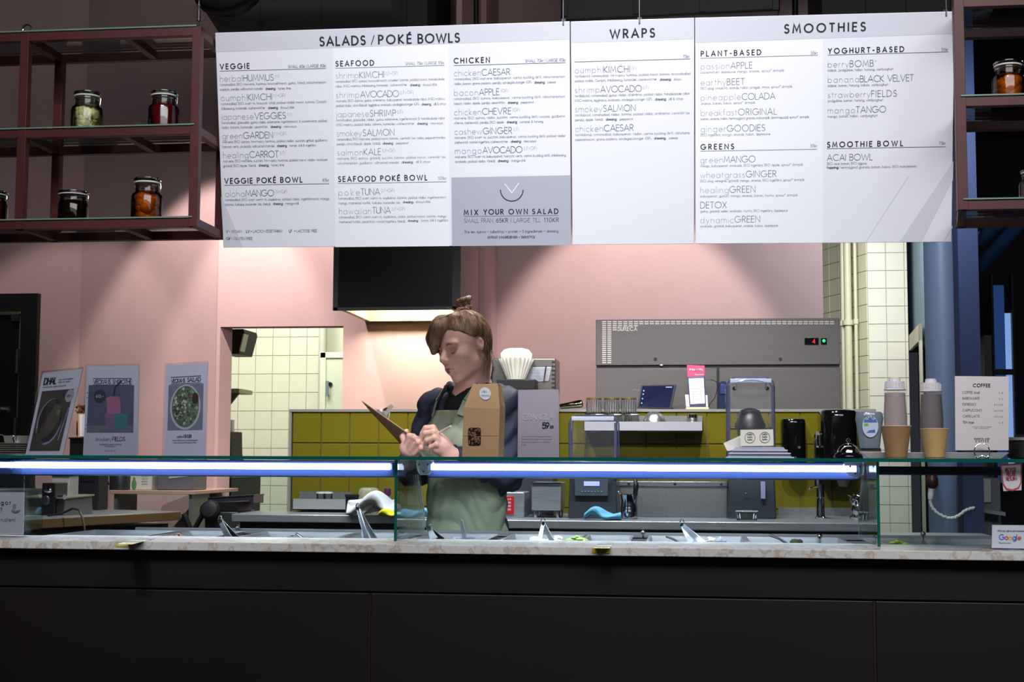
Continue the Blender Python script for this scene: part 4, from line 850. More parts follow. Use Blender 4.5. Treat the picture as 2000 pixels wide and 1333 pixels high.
# tongs and scoops leaning out of the pans
def stick(name, label, pts, r, m_, cat, flat=1.0, kids=()):
    c = V(pts[0][0], pts[0][1], pts[0][2]); t = thing(name, label, cat, c); return t, c
def tongs(label, base, top, spread, m_, ht=.006, wd=.010):
    """base: hinge end px; two arms to px points"""
    h = P(*top); t = thing('serving_tongs', label, 'tongs', h)
    for i, b in enumerate(base):
        e = P(*b); d = e-h; m = MB(); n = d.cross(V(0, 1, 0)).normalized()
        m.slab([-n*wd*.5, n*wd*.5, d*.75+n*wd*.7, d+n*wd*.9, d-n*wd*.9, d*.75-n*wd*.7], V(0, ht*.35, 0)+V(0, .004*i, 0)); m.build('arm', m_, t, bevel=.001)
    m = MB(); m.tube([V(.005*cos(a*pi/6), -.001, .006+.008*sin(a*pi/6)) for a in range(13)], .0018, 6); m.cyl((0, -.004, 0), (0, .01, 0), wd*.5, 12); m.build('hinge_ring', CHROME, t); return t
BLK = mat('black_nylon', (22, 23, 28), .3, coat=.3)
tongs('black serving tongs leaning left in the left display case', ((448, 1056, 3.76), (463, 1056, 3.80)), (430, 1018, 3.8), 1, BLK, wd=.013)
tongs('long steel tongs leaning on the left display case before the divider', ((717, 1058, 3.72), (734, 1058, 3.78)), (699, 994, 3.78), 1, mat('satin_steel', (170, 174, 182), .25, .9), wd=.009)
tongs('dark plastic tongs just right of the left divider', ((848, 1056, 3.74), (862, 1058, 3.78)), (838, 1034, 3.78), 1, BLK, wd=.014)
tongs('short bright metal tongs spread open over the white cheese', ((1052, 1064, 3.70), (1080, 1062, 3.72)), (1061, 1023, 3.72), 1, mat('satin_bright', (205, 208, 214), .22, .85), wd=.009)
tongs('clear plastic tongs leaning back over the chopped egg', ((1350, 1060, 3.74), (1374, 1062, 3.70)), (1332, 1026, 3.8), 1, mat('clear_tongs', (110, 116, 124), .15, alpha=.75), wd=.011)
def scoop(label, px, pyb, Y, m_, lean, hl=.045):
    c = P(px, pyb, Y); t = thing('serving_scoop', label, 'scoop', c)
    m = MB(); m.shell([(.004, -.02), (.018, -.014), (.024, 0), (.026, .008)], 18, (0.0, 0, 0)); m.lathe([(.0, -.02), (.004, -.02)], 18); m.build('bowl', m_, t)
    m = MB(); m.slab([(-.006+lean*.1, 0, .006), (.006+lean*.1, 0, .006), (lean+.005, .01, hl), (lean, .01, hl+.006), (lean-.005, .01, hl)], (0, .003, 0)); m.build('handle', m_, t, bevel=.001); return t
scoop('clear scoop with upright handle in front of the apron', 908, 1056, 3.7, mat('clear_ware', (190, 194, 204), .1, alpha=.7), -.012, .05)
scoop('small clear scoop resting on the chopped egg', 1400, 1062, 3.72, MATS['clear_ware'], .01, .012)
for px, py, lb in ((1318, 1055, 'black spoon handle in the middle of the glass case'), (1522, 1053, 'dark spoon handle at the right of the glass case'), (590, 1050, 'long black spoon lying across the left pans')):
    c = P(px, py, 3.8); t = thing('serving_spoon', lb, 'spoon', c); m = MB(); m.tube([(0.022, -.02, -.014), (0, 0, 0), (-.022, .02, .008)], [.004, .003, .004], 8); m.build('handle', BLK, t)
    m = MB(); m.ell((.03, -.03, -.018), (.014, .01, .004), 12); m.build('bowl', BLK, t)
for px, py in ((322+142, 1031),): pass
# little chrome knobs along the case rail
for i, (px, py, Y, lb) in enumerate(((464, 1031, 4.2, 'chrome knob on the rear rail behind the black tongs'), (799, 1028, 4.2, 'chrome knob seen through the left divider'), (1256, 1040, 4.15, 'chrome knob on the rear rail under the steel panel'), (1601, 1048, 4.15, 'chrome knob on the rear rail below the tap'), (1803, 1044, 4.15, 'round chrome knob in the unlit right section'))):
    c = P(px, py, Y); m = MB(); m.ell((0, 0, 0), .0075, 12); m.cyl((0, 0, -.02), (0, 0, 0), .003, 8); tag(m.build('rail_knob', CHROME, loc=c), lb, 'knob', 'chrome knobs on the case rail')
# yellow-black tape on the stone edge
def tape(label, pts, cuts):
    c = V(pts[0]); t = thing('hazard_tape', label, 'tape', c)
    for i, (k0, k1, m_) in enumerate(cuts):
        a, b, cc, d = [V(p)-c for p in pts]; m = MB(); q = lambda u, v: (a*(1-u)+b*u)*(1-v)+(d*(1-u)+cc*u)*v
        m.slab([q(0, k0), q(1, k0), q(1, k1), q(0, k1)], (0, 0, .0006)); m.build('stripe', m_, t, smooth=False)
YEL = mat('tape_yellow', (222, 200, 20), .5); TBLK = mat('tape_black', (24, 24, 22), .5)
def onst(px, py): p = Pz(px, py, ZS+.0004); return p
tp = [onst(226, 1064.0), onst(258, 1064.2), onst(303, 1053), onst(270, 1053)]
tape('yellow and black hazard tape on the stone edge at left', tp, ((0, .3, YEL), (.3, .5, TBLK), (.5, .75, YEL), (.75, 1, TBLK)))
tp = [onst(1158, 1071.8), onst(1191, 1072.3), onst(1198, 1063), onst(1168, 1063)]
tape('yellow and black hazard tape on the stone edge below the case centre', tp, ((0, .22, YEL), (.22, .45, TBLK), (.45, .65, YEL), (.65, 1, TBLK)))
a = P(1156, 1072, YF-.001); b = P(1192, 1072, YF-.001); c_ = P(1191, 1082, YF-.001); d_ = P(1156, 1081, YF-.001)
m = MB(); m.slab([p-tp[0] for p in (a, b, c_, d_)], (0, -.0006, 0)); tt = [o for o in bpy.data.objects if o.name.startswith('hazard_tape')][-1]; m.build('folded_end', YEL, tt, smooth=False)
a = P(226, 1066, YF-.001); b = P(257, 1066, YF-.001)
m = MB(); tt0 = [o for o in bpy.data.objects if o.name.startswith('hazard_tape')][0]; l0 = tt0.location; m.slab([a-l0, b-l0, P(257, 1069, YF-.001)-l0, P(227, 1069, YF-.001)-l0], (0, -.0006, 0)); m.build('folded_end', YEL, tt0, smooth=False)

# ------------------------------------------------------------------ paper signs
def card(name, label, q, Y, Yt=None, cat='sign', t_=.003, mt=None, holder=True):
    """q: px corners bl, br, tr, tl. returns (thing, origin, ux, uy, plane fn)"""
    Yt = Y if Yt is None else Yt
    a, b = P(*q[0], Y), P(*q[1], Y); c, d = P(*q[2], Yt), P(*q[3], Yt); org = (a+b)/2
    t = thing(name, label, cat, org); n = (b-a).cross(d-a).normalized()
    if n.y > 0: n = -n
    m = MB(); m.slab([a-org, b-org, c-org, d-org], -n*t_); m.build('sheet', mt or PAPER, t, smooth=False)
    if holder:
        e = .004; ux = (b-a).normalized(); uy = (d-a).normalized()
        m = MB(); m.slab([a-org-ux*e+n*.0016, b-org+ux*e+n*.0016, c-org+ux*e+uy*e+n*.0016, d-org-ux*e+uy*e+n*.0016], n*.0008)
        m.slab([a-org-n*(t_+.001)+n*0, b-org-n*(t_+.001), b-org-n*(t_+.001)+V(0, .05, 0), a-org-n*(t_+.001)+V(0, .05, 0)], V(0, 0, .002)); m.build('acrylic_holder', glass('acrylic', (246, 247, 250), 1.0), t, smooth=False)
    def at(u, v, lift=.0013): return (a*(1-u)+b*u)*(1-v)+(d*(1-u)+c*u)*v-org+n*lift
    return t, at, (b-a).length, (d-a).length, n
def ctxt(t, at, W, H, items, mt, name='lettering'):
    """items: (text, u0, u1, v, cap height in v, weight)"""
    m = MB()
    for s, u0, u1, v, h, wt in items:
        o = at(u0, v); ux = (at(1, v)-at(0, v)).normalized(); uy = (at(u0, 1)-at(u0, 0)).normalized(); strokes(m, s, o, ux, uy, h*H, wt, fit=(u1-u0)*W)
    m.build(name, mt, t, smooth=False, kind='stuff')
def cpoly(t, at, pts, mt, name, lift=.0005): m = MB(); m.add([at(u, v, lift) for u, v in pts], [tuple(range(len(pts)))]); return m.build(name, mt, t, smooth=False)
def ellp(cu, cv, ru, rv, n=28): return [(cu+ru*cos(2*pi*i/n), cv+rv*sin(2*pi*i/n)) for i in range(n)]
rect = lambda a, b, c, d: [(a, b), (c, b), (c, d), (a, d)]
GREYPAPER = mat('grey_poster', (212, 212, 220), .5); LPAPER = mat('lavender_paper', (222, 220, 232), .5)
# DHAL poster, leaning
t, at, W, H, n = card('table_poster', 'leaning dhal poster with dark bowl photo at the left end of the glass top', [(49, 892), (121, 892), (161, 721), (84, 729)], 3.58, 3.70, mt=GREYPAPER)
ctxt(t, at, W, H, [('DHAL', .09, .42, .85, .075, .2)], INK)
ctxt(t, at, W, H, [('linser tomat ingef\u00e4ra', .46, .85, .885, .02, .12), ('kokos och spenat', .46, .78, .855, .02, .12), ('serveras med ris, yoghurt och koriander', .08, .72, .81, .018, .12)], INKM, 'small_lettering')
cpoly(t, at, rect(.08, .06, .9, .77), mat('photo_brown', (74, 66, 58), .5, noise=.25, nscale=14), 'printed_photo', .0004)
cpoly(t, at, ellp(.45, .40, .33, .27), mat('bowl_rim', (150, 144, 170), .4), 'printed_bowl_rim', .0006); cpoly(t, at, ellp(.46, .415, .30, .25), mat('bowl_dark', (44, 42, 38), .5, noise=.3, nscale=40), 'printed_bowl', .0008)
cpoly(t, at, ellp(.62, .50, .055, .035, 12), mat('herb_green', (84, 96, 72), .5, noise=.4, nscale=90), 'printed_herbs', .001)
cpoly(t, at, ellp(.83, .69, .11, .075), mat('badge_grey', (168, 168, 170), .5), 'printed_badge', .0008); ctxt(t, at, W, H, [('85:-', .77, .89, .672, .03, .14)], INK, 'badge_lettering')
cpoly(t, at, [(.78, .18), (.80, .18), (.90, .55), (.87, .55)], mat('spoon_print', (140, 136, 168), .4), 'printed_spoon', .001)
# VECKANS SMOOTHIE
t, at, W, H, n = card('table_poster', 'upright smoothie of the week poster with pink drink photo', [(162, 892), (268, 892), (271, 715), (170, 715)], 3.58, 3.60, mt=LPAPER)
ctxt(t, at, W, H, [('VECKANS', .14, .46, .80, .045, .13), ('SMOOTHIE', .51, .86, .80, .045, .13)], INK)
m = MB(); [m.add([at(u, v, .0007) for u, v in rect(*r_)], [(0, 1, 2, 3)]) for r_ in ((.13, .855, .87, .862), (.13, .784, .87, .79))]; m.build('rules', INK, t, smooth=False, kind='stuff')
cpoly(t, at, rect(.05, .26, .92, .785), mat('photo_slate', (92, 98, 120), .5, noise=.18, nscale=16), 'printed_photo', .0004)
cpoly(t, at, rect(.05, .26, .92, .34), mat('photo_table', (120, 122, 128), .5, noise=.1, nscale=20), 'printed_table', .0005)
cpoly(t, at, [(.42, .47), (.68, .47), (.66, .64), (.62, .66), (.46, .66), (.40, .64)], mat('smoothie_pink', (190, 118, 150), .4, noise=.08, nscale=30), 'printed_smoothie', .0007)
cpoly(t, at, [(.40, .30), (.60, .30), (.62, .47), (.38, .47)], mat('glass_mauve', (140, 116, 140), .4, noise=.15, nscale=30), 'printed_glass', .0006)
cpoly(t, at, [(.58, .30), (.78, .30), (.82, .47), (.58, .47)], mat('cup_teal', (76, 140, 132), .4), 'printed_teal_cup', .0008)
cpoly(t, at, [(.525, .66), (.55, .66), (.57, .75), (.68, .83), (.66, .84), (.545, .76)], INK, 'printed_straw', .0009)
cpoly(t, at, ellp(.27, .66, .115, .075), mat('badge_dark', (56, 54, 72), .5), 'printed_badge', .0008); ctxt(t, at, W, H, [('40:-', .2, .34, .645, .032, .18)], mat('badge_text', (214, 214, 226), .5), 'badge_lettering')
ctxt(t, at, W, H, [('strawberry', .22, .52, .17, .04, .07)], INKM, 'light_lettering'); ctxt(t, at, W, H, [('FIELDS', .54, .77, .17, .042, .12)], INK, 'name_lettering')
ctxt(t, at, W, H, [('jordgubbe banan honung', .3, .7, .125, .017, .12), ('vaniljyoghurt', .4, .6, .105, .017, .12), ('liten 40 stor 55', .4, .6, .055, .014, .12)], INKM, 'small_lettering')
m = MB()
for v in (.70, .645, .34, .30): m.add([at(u, w_, .0008) for u, w_ in ellp(.035, v, .01, .006, 10)], [tuple(range(10))])
m.build('punch_holes', INK, t, smooth=False, kind='stuff')
# VECKANS SALLAD
t, at, W, H, n = card('table_poster', 'upright salad of the week poster with green salad photo', [(320, 892), (401, 892), (405, 709), (325, 714)], 3.60, 3.64, mt=LPAPER)
ctxt(t, at, W, H, [('VECKANS', .13, .47, .80, .042, .14), ('SALLAD', .53, .85, .805, .042, .14)], INK)
m = MB(); [m.add([at(u, v, .0007) for u, v in rect(*r_)], [(0, 1, 2, 3)]) for r_ in ((.12, .858, .86, .865), (.12, .785, .86, .79))]; m.build('rules', INK, t, smooth=False, kind='stuff')
cpoly(t, at, rect(.07, .28, .92, .78), mat('photo_stone', (128, 126, 144), .5, noise=.1, nscale=16), 'printed_photo', .0004)
cpoly(t, at, ellp(.49, .53, .37, .245), mat('plate_print', (196, 204, 210), .4), 'printed_plate', .0006)
m2 = mat('salad_print', (92, 116, 84), .5, noise=.6, nscale=110); cpoly(t, at, ellp(.49, .535, .33, .225), m2, 'printed_salad', .0008)
r_ = random.Random(5); parts_ = {'printed_greens': ('leaf_print', (112, 150, 84)), 'printed_cheese': ('cheese_print', (206, 206, 190)), 'printed_onion': ('onion_print', (112, 62, 88)), 'printed_seeds': ('seed_print', (40, 52, 40))}
for k_, (mn, cc) in parts_.items():
    m = MB()
    for i in range(34):
        a = r_.random()*6.28; q = r_.random()**.5; cu, cv = .49+.3*q*cos(a), .535+.2*q*sin(a); s_ = r_.uniform(.012, .035)
        m.add([at(cu+s_*cos(b)*(.5+r_.random()), cv+s_*.55*sin(b)*(.5+r_.random()), .001+.0001*i/34) for b in (0, 1, 2, 3, 4, 5)], [(0, 1, 2, 3, 4, 5)])
    m.build(k_, mat(mn, cc, .5), t, smooth=False, kind='stuff')
cpoly(t, at, ellp(.73, .62, .08, .06), mat('dressing_print', (62, 46, 34), .3), 'printed_dressing', .0013)
ctxt(t, at, W, H, [('cashew', .3, .46, .2, .028, .09), ('GINGER', .47, .66, .2, .03, .16)], INK, 'name_lettering'); ctxt(t, at, W, H, [('matvete EKO svart ris zucchini babyspenat', .2, .8, .165, .016, .12), ('varma kyckling l\u00e5rfil picklad r\u00e4dior', .22, .78, .14, .016, .12)], INKM, 'small_lettering')
# GRANOLA sign
t, at, W, H, n = card('table_sign', 'grey granola price sign right of the kraft bag', [(1011, 893), (1092, 893), (1091, 761), (1012, 762)], 3.60, 3.615, mt=mat('mauve_paper', (226, 212, 214), .45))
ctxt(t, at, W, H, [('GRANOLA', .11, .87, .55, .085, .16)], mat('pale_lettering', (248, 244, 246), .5)); ctxt(t, at, W, H, [('59', .60, .76, .42, .085, .18)], INK, 'price_lettering'); ctxt(t, at, W, H, [('KR', .79, .87, .42, .04, .2)], INK, 'currency_lettering')
ctxt(t, at, W, H, [('HEMMAGJORD', .42, .78, .655, .018, .1)], MATS['pale_lettering'], 'small_heading')
ctxt(t, at, W, H, [('havre n\u00f6tter fr\u00f6n honung kokos kanel', .1, .82, .295, .016, .13), ('torkade b\u00e4r mandel solros pumpa', .1, .82, .255, .016, .13), ('perfekt till yoghurt eller smoothie', .1, .78, .212, .016, .13), ('200g', .1, .2, .17, .016, .13)], INKM, 'small_lettering')
# COFFEE card on a silver clip
t, at, W, H, n = card('coffee_menu_card', 'pale coffee price card standing in a silver ring clip', [(1866, 880), (1970, 880), (1970, 736), (1865, 735)], 3.62, 3.64, mt=mat('warm_paper', (214, 204, 204), .5), holder=False)
ctxt(t, at, W, H, [('COFFEE', .34, .66, .855, .042, .19)], INK)
it = []
for k, (a, u1, pr) in enumerate((('COFFEE small', .46, '28'), ('BARISTA KAFF\u00c9', .46, '30'), ('ESPRESSO', .39, '24/28'), ('CAPPUCCINO', .5, '36/40'), ('CAFFE LATTE', .46, '38/42'), ('TEA large', .35, '28'))):
    v = .765-k*.0805; it += [(a, .14, u1, v, .03, .11), (pr, .88-.03*len(pr), .89, v, .02, .12)]
ctxt(t, at, W, H, it, INKM, 'price_lettering'); ctxt(t, at, W, H, [('serveras med havremj\u00f6lk', .32, .68, .31, .014, .12), ('eller vanlig mj\u00f6lk', .36, .62, .29, .014, .12)], INKM, 'small_lettering')
ctxt(t, at, W, H, [('BARISTA AND', .36, .64, .145, .019, .2), ('COFFEE', .38, .62, .112, .022, .2)], INK, 'logo_lettering')
t = thing('card_clip', 'silver ring clip holding the coffee price card', 'clip', P(1918, 892, 3.6)); s = mpp(1918, 3.6); t.location.z = ZT1
m = MB(); m.tube([V(15*s*cos(radians(a)), 0, 15*s+16*s*sin(radians(a))) for a in range(-60, 241, 15)], .0016, 8); m.build('ring', CHROME, t)
m = MB(); m.tube([(-12*s, -.006, .003), (-5*s, 0, .004), (0, 0, .008), (5*s, 0, .004), (12*s, -.006, .003)], .0022, 8); m.ell((-5*s, -.003, .005), .0045, 12); m.ell((5*s, -.003, .005), .0045, 12); m.build('foot', CHROME, t)
# cards at the two ends of the case, stickers
t, at, W, H, n = card('info_card', 'white info card with fork drawing at the left end of the case', [(-100, 1046), (45, 1045), (47, 962), (-100, 962)], 3.50, 3.51, mt=mat('bright_paper', (240, 242, 246), .5))
ctxt(t, at, W, H, [('Fr\u00e5gor', .40, .98-.02, .71, .10, .13)] if 0 else [('Har du fr\u00e5gor', .2, .84, .71, .10, .13), ('eller info?', .3, .72, .53, .10, .13)], INK)
ctxt(t, at, W, H, [('Prata med personalen!', .1, .90, .31, .09, .1)], INKM, 'light_lettering')
m = MB()
for r0, a0, a1 in ((.10, 200, 350), (.072, 190, 340), (.045, 180, 330)):
    pts = [(.895+r0*.62*cos(radians(a)), .60+r0*sin(radians(a))) for a in range(a0, a1+1, 15)]
    for p, q in zip(pts[:-1], pts[1:]):
        k = .012; m.add([at(p[0], p[1], .0009), at(q[0], q[1], .0009), at(q[0]-(q[0]-.895)*.16, q[1]-(q[1]-.6)*.16, .0009), at(p[0]-(p[0]-.895)*.16, p[1]-(p[1]-.6)*.16, .0009)], [(0, 1, 2, 3)])
for u in (.86, .875, .89): m.add([at(u, .60, .001), at(u+.006, .60, .001), at(u+.006, .72, .001), at(u, .72, .001)], [(0, 1, 2, 3)])
m.build('fork_drawing', INK, t, smooth=False, kind='stuff')
t, at, W, H, n = card('rating_card', 'white review card with coloured search company logo at right end', [(1937, 1071), (2045, 1073), (2046, 1027), (1938, 1026)], 3.45, 3.455, mt=mat('cool_paper', (206, 210, 222), .5), holder=False)
ctxt(t, at, W, H, [('Hitta oss g\u00e4rna p\u00e5 recensioner', .10, .62, .72, .07, .15)], INK)
xs = .13
for ch, cc, wd_ in (('G', (60, 100, 220), .094), ('o', (214, 62, 48), .061), ('o', (236, 180, 20), .061), ('g', (60, 100, 220), .059), ('l', (50, 150, 80), .013), ('e', (214, 62, 48), .058)):
    ctxt(t, at, W, H, [(ch, xs, xs+wd_, .37, .22, .15)], mat('logo_%d_%d' % (cc[0], cc[1]), cc, .5), 'logo_letter'); xs += wd_+.01
ctxt(t, at, W, H, [('Recensioner', .13, .34, .2, .06, .15)], INK, 'small_lettering')
t, at, W, H, n = card('window_sticker', 'white sticker with red border and red lettering on glass at right', [(1960, 960), (1995, 958), (1996, 905), (1953, 907)], 3.514, 3.514, mt=mat('sticker_white', (222, 218, 226), .5), holder=False, t_=.0008)
REDI = mat('sticker_red', (196, 70, 92), .5)
m = MB(); pts = [(0, 1), (1, 1), (1, .28), (.85, .06), (.5, -.02), (.15, .04), (0, .25)]; pin = [(.06, .95), (.94, .95), (.94, .3), (.81, .12), (.5, .05), (.19, .11), (.06, .28)]
for i in range(7):
    j = (i+1) % 7; m.add([at(*pts[i]), at(*pts[j]), at(*pin[j]), at(*pin[i])], [(0, 1, 2, 3)])
m.build('red_border', REDI, t, smooth=False); ctxt(t, at, W, H, [('RECYCLE', .22, .8, .72, .12, .2), ('REUSE', .26, .76, .55, .12, .2), ('RETURN', .22, .8, .38, .12, .2)], REDI)

# ------------------------------------------------------------------ things standing on the glass top
Zt = ZT1
# kraft granola bag
KRAFT = mat('kraft_paper', (172, 137, 98), .75, noise=.05, nscale=12, bump=.15, bscale=25)
Yb = 3.60; s = mpp(940, Yb); t = thing('granola_bag', 'kraft paper granola bag with window and round sticker in front of the apron', 'paper bag', (P(938, 893, Yb).x, Yb, Zt))
bp = lambda px, py, y=0: V((px-938)*s, y, (893-py)*s)
m = MB(); F = [bp(902, 893), bp(974, 893), bp(976, 800), bp(905, 797), bp(970, 750, .02), bp(920, 751, .02)]
Bk = [bp(902, 893, .06), bp(978, 893, .06), bp(981, 796, .06), bp(907, 797, .06), bp(976, 753, .028), bp(921, 752, .028)]
Sd = [bp(980, 893, .03), bp(980, 790, .028), bp(978, 752, .024)]
m.add(F+Bk, [(0, 1, 2, 3), (3, 2, 4, 5), (7, 6, 9, 8) if 0 else (6, 7, 9, 8), (8, 9, 11, 10), (0, 3, 9, 6), (3, 5, 11, 9), (4, 5, 11, 10), (0, 1, 7, 6)])
mm = len(m.v); m.add([F[1], F[2], Bk[2], Bk[1], bp(977, 893, .03), bp(974, 790, .03), F[4], Bk[4], bp(968, 752, .024)], [(0, 1, 5, 4), (4, 5, 2, 3), (1, 6, 8, 5), (5, 8, 7, 2)])
m.build('paper_body', KRAFT, t, angle=10, bevel=.0008)
m = MB(); cw = bp(926.5, 854, -.0008); W_, H_ = 12.5*s, 17.5*s; pts = []
for cx_, cz_, a0 in ((W_-.006, H_-.006, 0), (-W_+.006, H_-.006, 90), (-W_+.006, -H_+.006, 180), (W_-.006, -H_+.006, 270)):
    pts += [cw+V(cx_+.006*cos(radians(a0+a)), 0, cz_+.006*sin(radians(a0+a))) for a in (0, 30, 60, 90)]
m.slab(pts, (0, .0006, 0)); m.build('window', mat('bag_window', (44, 28, 24), .12, coat=.6), t, smooth=False)
m = MB(); r_ = random.Random(3)
for i in range(46): m.ell(cw+V(r_.uniform(-W_*.85, W_*.85), -.0006, r_.uniform(-H_*.85, H_*.85)), (.0032, .0012, .0022), 6, Matrix.Rotation(r_.random()*3, 3, 'Y'))
m.build('granola', mat('granola_mix', (112, 74, 52), .5, noise=.5, nscale=200), t, kind='stuff')
m = MB(); e1 = bp(946, 770, .010); nn = (F[4]-F[2]).normalized(); m.add([e1+V(11.5*s*cos(a)*1, 0, 0)+nn*(13*s*sin(a))+V(0, -.0015, 0) for a in [2*pi*i/24 for i in range(24)]], [tuple(range(24))]); m.build('round_sticker', mat('sticker_pale', (186, 188, 196), .5), t, smooth=False)
m = MB(); strokes(m, 'MIN', e1+V(-.008, -.002, 0)+nn*.002, V(1, 0, 0), nn, .006, .16, .15); strokes(m, 'GRANOLA', e1+V(-.010, -.002, 0)-nn*.008, V(1, 0, 0), nn, .004, .16, .1); m.build('sticker_lettering', INKM, t, smooth=False, kind='stuff')
m = MB(); m.box(bp(938, 852, -.0005), (70*s, .0006, .0012)); m.build('fold_line', mat('kraft_dark', (150, 116, 78), .8), t)
# stacked plastic lids, cards, napkin
Yl = 3.62; s = mpp(1482, Yl); x0 = P(1482, 893, Yl).x
for i, (w_, z0, zz, lb) in enumerate(((64, 0, 9, 'clear plastic food lid, bottom of the stack beside the cards'), (58, 8, 15, 'clear plastic food lid, middle of the stack beside the cards'), (52, 14, 22, 'clear plastic food lid, top of the stack beside the cards'))):
    t = thing('clear_cover', lb, 'lid', (x0, Yl, Zt+z0*s)); t['group'] = 'clear lids stacked on the glass top'; m = MB(); h = (zz-z0)*s*.97; w2 = w_*s
    m.add([(-w2, -.05, 0), (w2, -.05, 0), (w2, .06, 0), (-w2, .06, 0), (-w2*.88, -.042, h), (w2*.88, -.042, h), (w2*.88, .052, h), (-w2*.88, .052, h)], [(0, 1, 5, 4), (1, 2, 6, 5), (2, 3, 7, 6), (3, 0, 4, 7), (4, 5, 6, 7)]); m.build('dome', mat('milky_plastic', (196, 198, 226), .15, alpha=.6, coat=.5), t, bevel=.0015)
    m = MB(); m.span((-w2-.002, -.052, -.0002), (w2+.002, -.048, .003)); m.span((-w2-.002, .058, -.0002), (w2+.002, .062, .003)); m.span((-w2-.002, -.05, 0), (-w2+.002, .06, .003)); m.span((w2-.002, -.05, 0), (w2+.002, .06, .003)); m.build('rim', mat('lid_rim', (214, 216, 238), .2), t)
t, at, W, H, n = card('stamp_card', 'cream loyalty card with two ring prints above the lids', [(1446, 872), (1511, 871), (1510, 839), (1446, 840)], 3.60, 3.61, cat='card', mt=mat('cream_card', (214, 210, 194), .6), holder=False, t_=.001)
for cu in (.29, .74):
    m = MB(); a, b = ellp(cu, .5, .16, .34), ellp(cu, .5, .145, .31)
    for i in range(28): m.add([at(*a[i]), at(*a[(i+1) % 28]), at(*b[(i+1) % 28]), at(*b[i])], [(0, 1, 2, 3)])
    for vv in (.34, .5, .66): strokes(m, 'kaffe', at(cu-.07, vv), V(1, 0, 0), V(0, 0, 1), .1*H, .2, fit=.14*W)
    m.build('ring_print', INKM, t, smooth=False, kind='stuff')
t, at, W, H, n = card('napkin', 'off-white napkin leaning behind the loyalty card', [(1420, 881), (1450, 879), (1447, 851), (1413, 866)], 3.63, 3.64, cat='napkin', mt=mat('napkin_white', (220, 216, 206), .8), holder=False, t_=.002)
# service bell
Yv = 3.58; s = mpp(1657, Yv); t = thing('service_bell', 'chrome service bell on the glass top beside the tray', 'bell', (P(1657, 893, Yv).x, Yv, Zt)); q = lambda *a: [(r*s, z*s) for r, z in a]
m = MB(); m.lathe(q((29, 0), (29, 4), (26, 9), (18, 14), (0, 15)), 32); m.build('base', mat('bell_base', (30, 30, 32), .12, .7), t)
m = MB(); m.lathe(q((22.5, 12), (22, 14), (21, 17), (17, 23), (10, 28), (4, 30), (0, 30.5)), 32); m.build('dome', CHROME, t)
m = MB(); m.lathe(q((2.2, 30), (2.2, 33), (4, 34.5), (4.4, 36.5), (3, 39), (0, 40)), 16); m.build('button', CHROME, t)
# white tray
Yt_ = 3.68; s = mpp(1810, Yt_); t = thing('serving_tray', 'white rectangular tray under the cups and coffee card', 'tray', (P(1818, 893, Yt_).x, Yt_, Zt)); m = MB(); a_, h = 142*s, 12.5*s
m.add([(-a_*.9, -.05, 0), (a_*.9, -.05, 0), (a_*.9, .11, 0), (-a_*.9, .11, 0), (-a_, -.06, h), (a_, -.06, h), (a_, .12, h), (-a_, .12, h), (-a_*.985, -.057, h), (a_*.985, -.057, h), (a_*.985, .117, h), (-a_*.985, .117, h), (-a_*.89, -.046, .003), (a_*.89, -.046, .003), (a_*.89, .106, .003), (-a_*.89, .106, .003)],
      [(0, 1, 2, 3), (0, 1, 5, 4), (1, 2, 6, 5), (2, 3, 7, 6), (3, 0, 4, 7), (4, 5, 9, 8), (5, 6, 10, 9), (6, 7, 11, 10), (7, 4, 8, 11), (8, 9, 13, 12), (9, 10, 14, 13), (10, 11, 15, 14), (11, 8, 12, 15), (12, 13, 14, 15)]); m.build('tray_body', mat('tray_white', (206, 210, 212), .35), t, bevel=.001)
# paper cups (stacks) in front of the tray
def cup(px, pw, ptop, Y, col, label):
    s = mpp(px, Y); t = thing('paper_cup', label, 'cup', (P(px, 893, Y).x, Y, Zt)); r1 = pw*s/2; h = (893-ptop)*s; r0 = r1*.66; m = MB()
    m.shell([(r0, 0), (r0, .002), (r1*.97, h*.95), (r1*.985, h*.975)], 32); m.shell([(r0*.95, .003), (r1*.93, h*.96)], 32); m.lathe([(0, .004), (r0*.95, .004)], 32); m.build('wall', col, t)
    m = MB(); m.shell([(r1*.97, h*.96), (r1*1.0, h*.975), (r1*1.0, h), (r1*.95, h)], 32); m.shell([(r1*.95, h), (r1*.93, h*.95)], 32); m.build('rim', mat('cup_rim', (214, 196, 172), .5), t)
    m = MB(); m.shell([(r0*1.0, .001), (r0*1.02, .004)], 32); m.build('base_seam', mat('cup_seam', (130, 98, 62), .7), t); return t
cup(1751, 61, 827, 3.59, mat('cup_kraft', (160, 124, 84), .7, noise=.04, nscale=30), 'brown paper cup on the glass top before the pale shaker bottle')
cup(1826, 56, 832, 3.60, mat('cup_yellow', (200, 166, 108), .7, noise=.04, nscale=30), 'yellowish paper cup on the glass top before the dark shaker bottle')
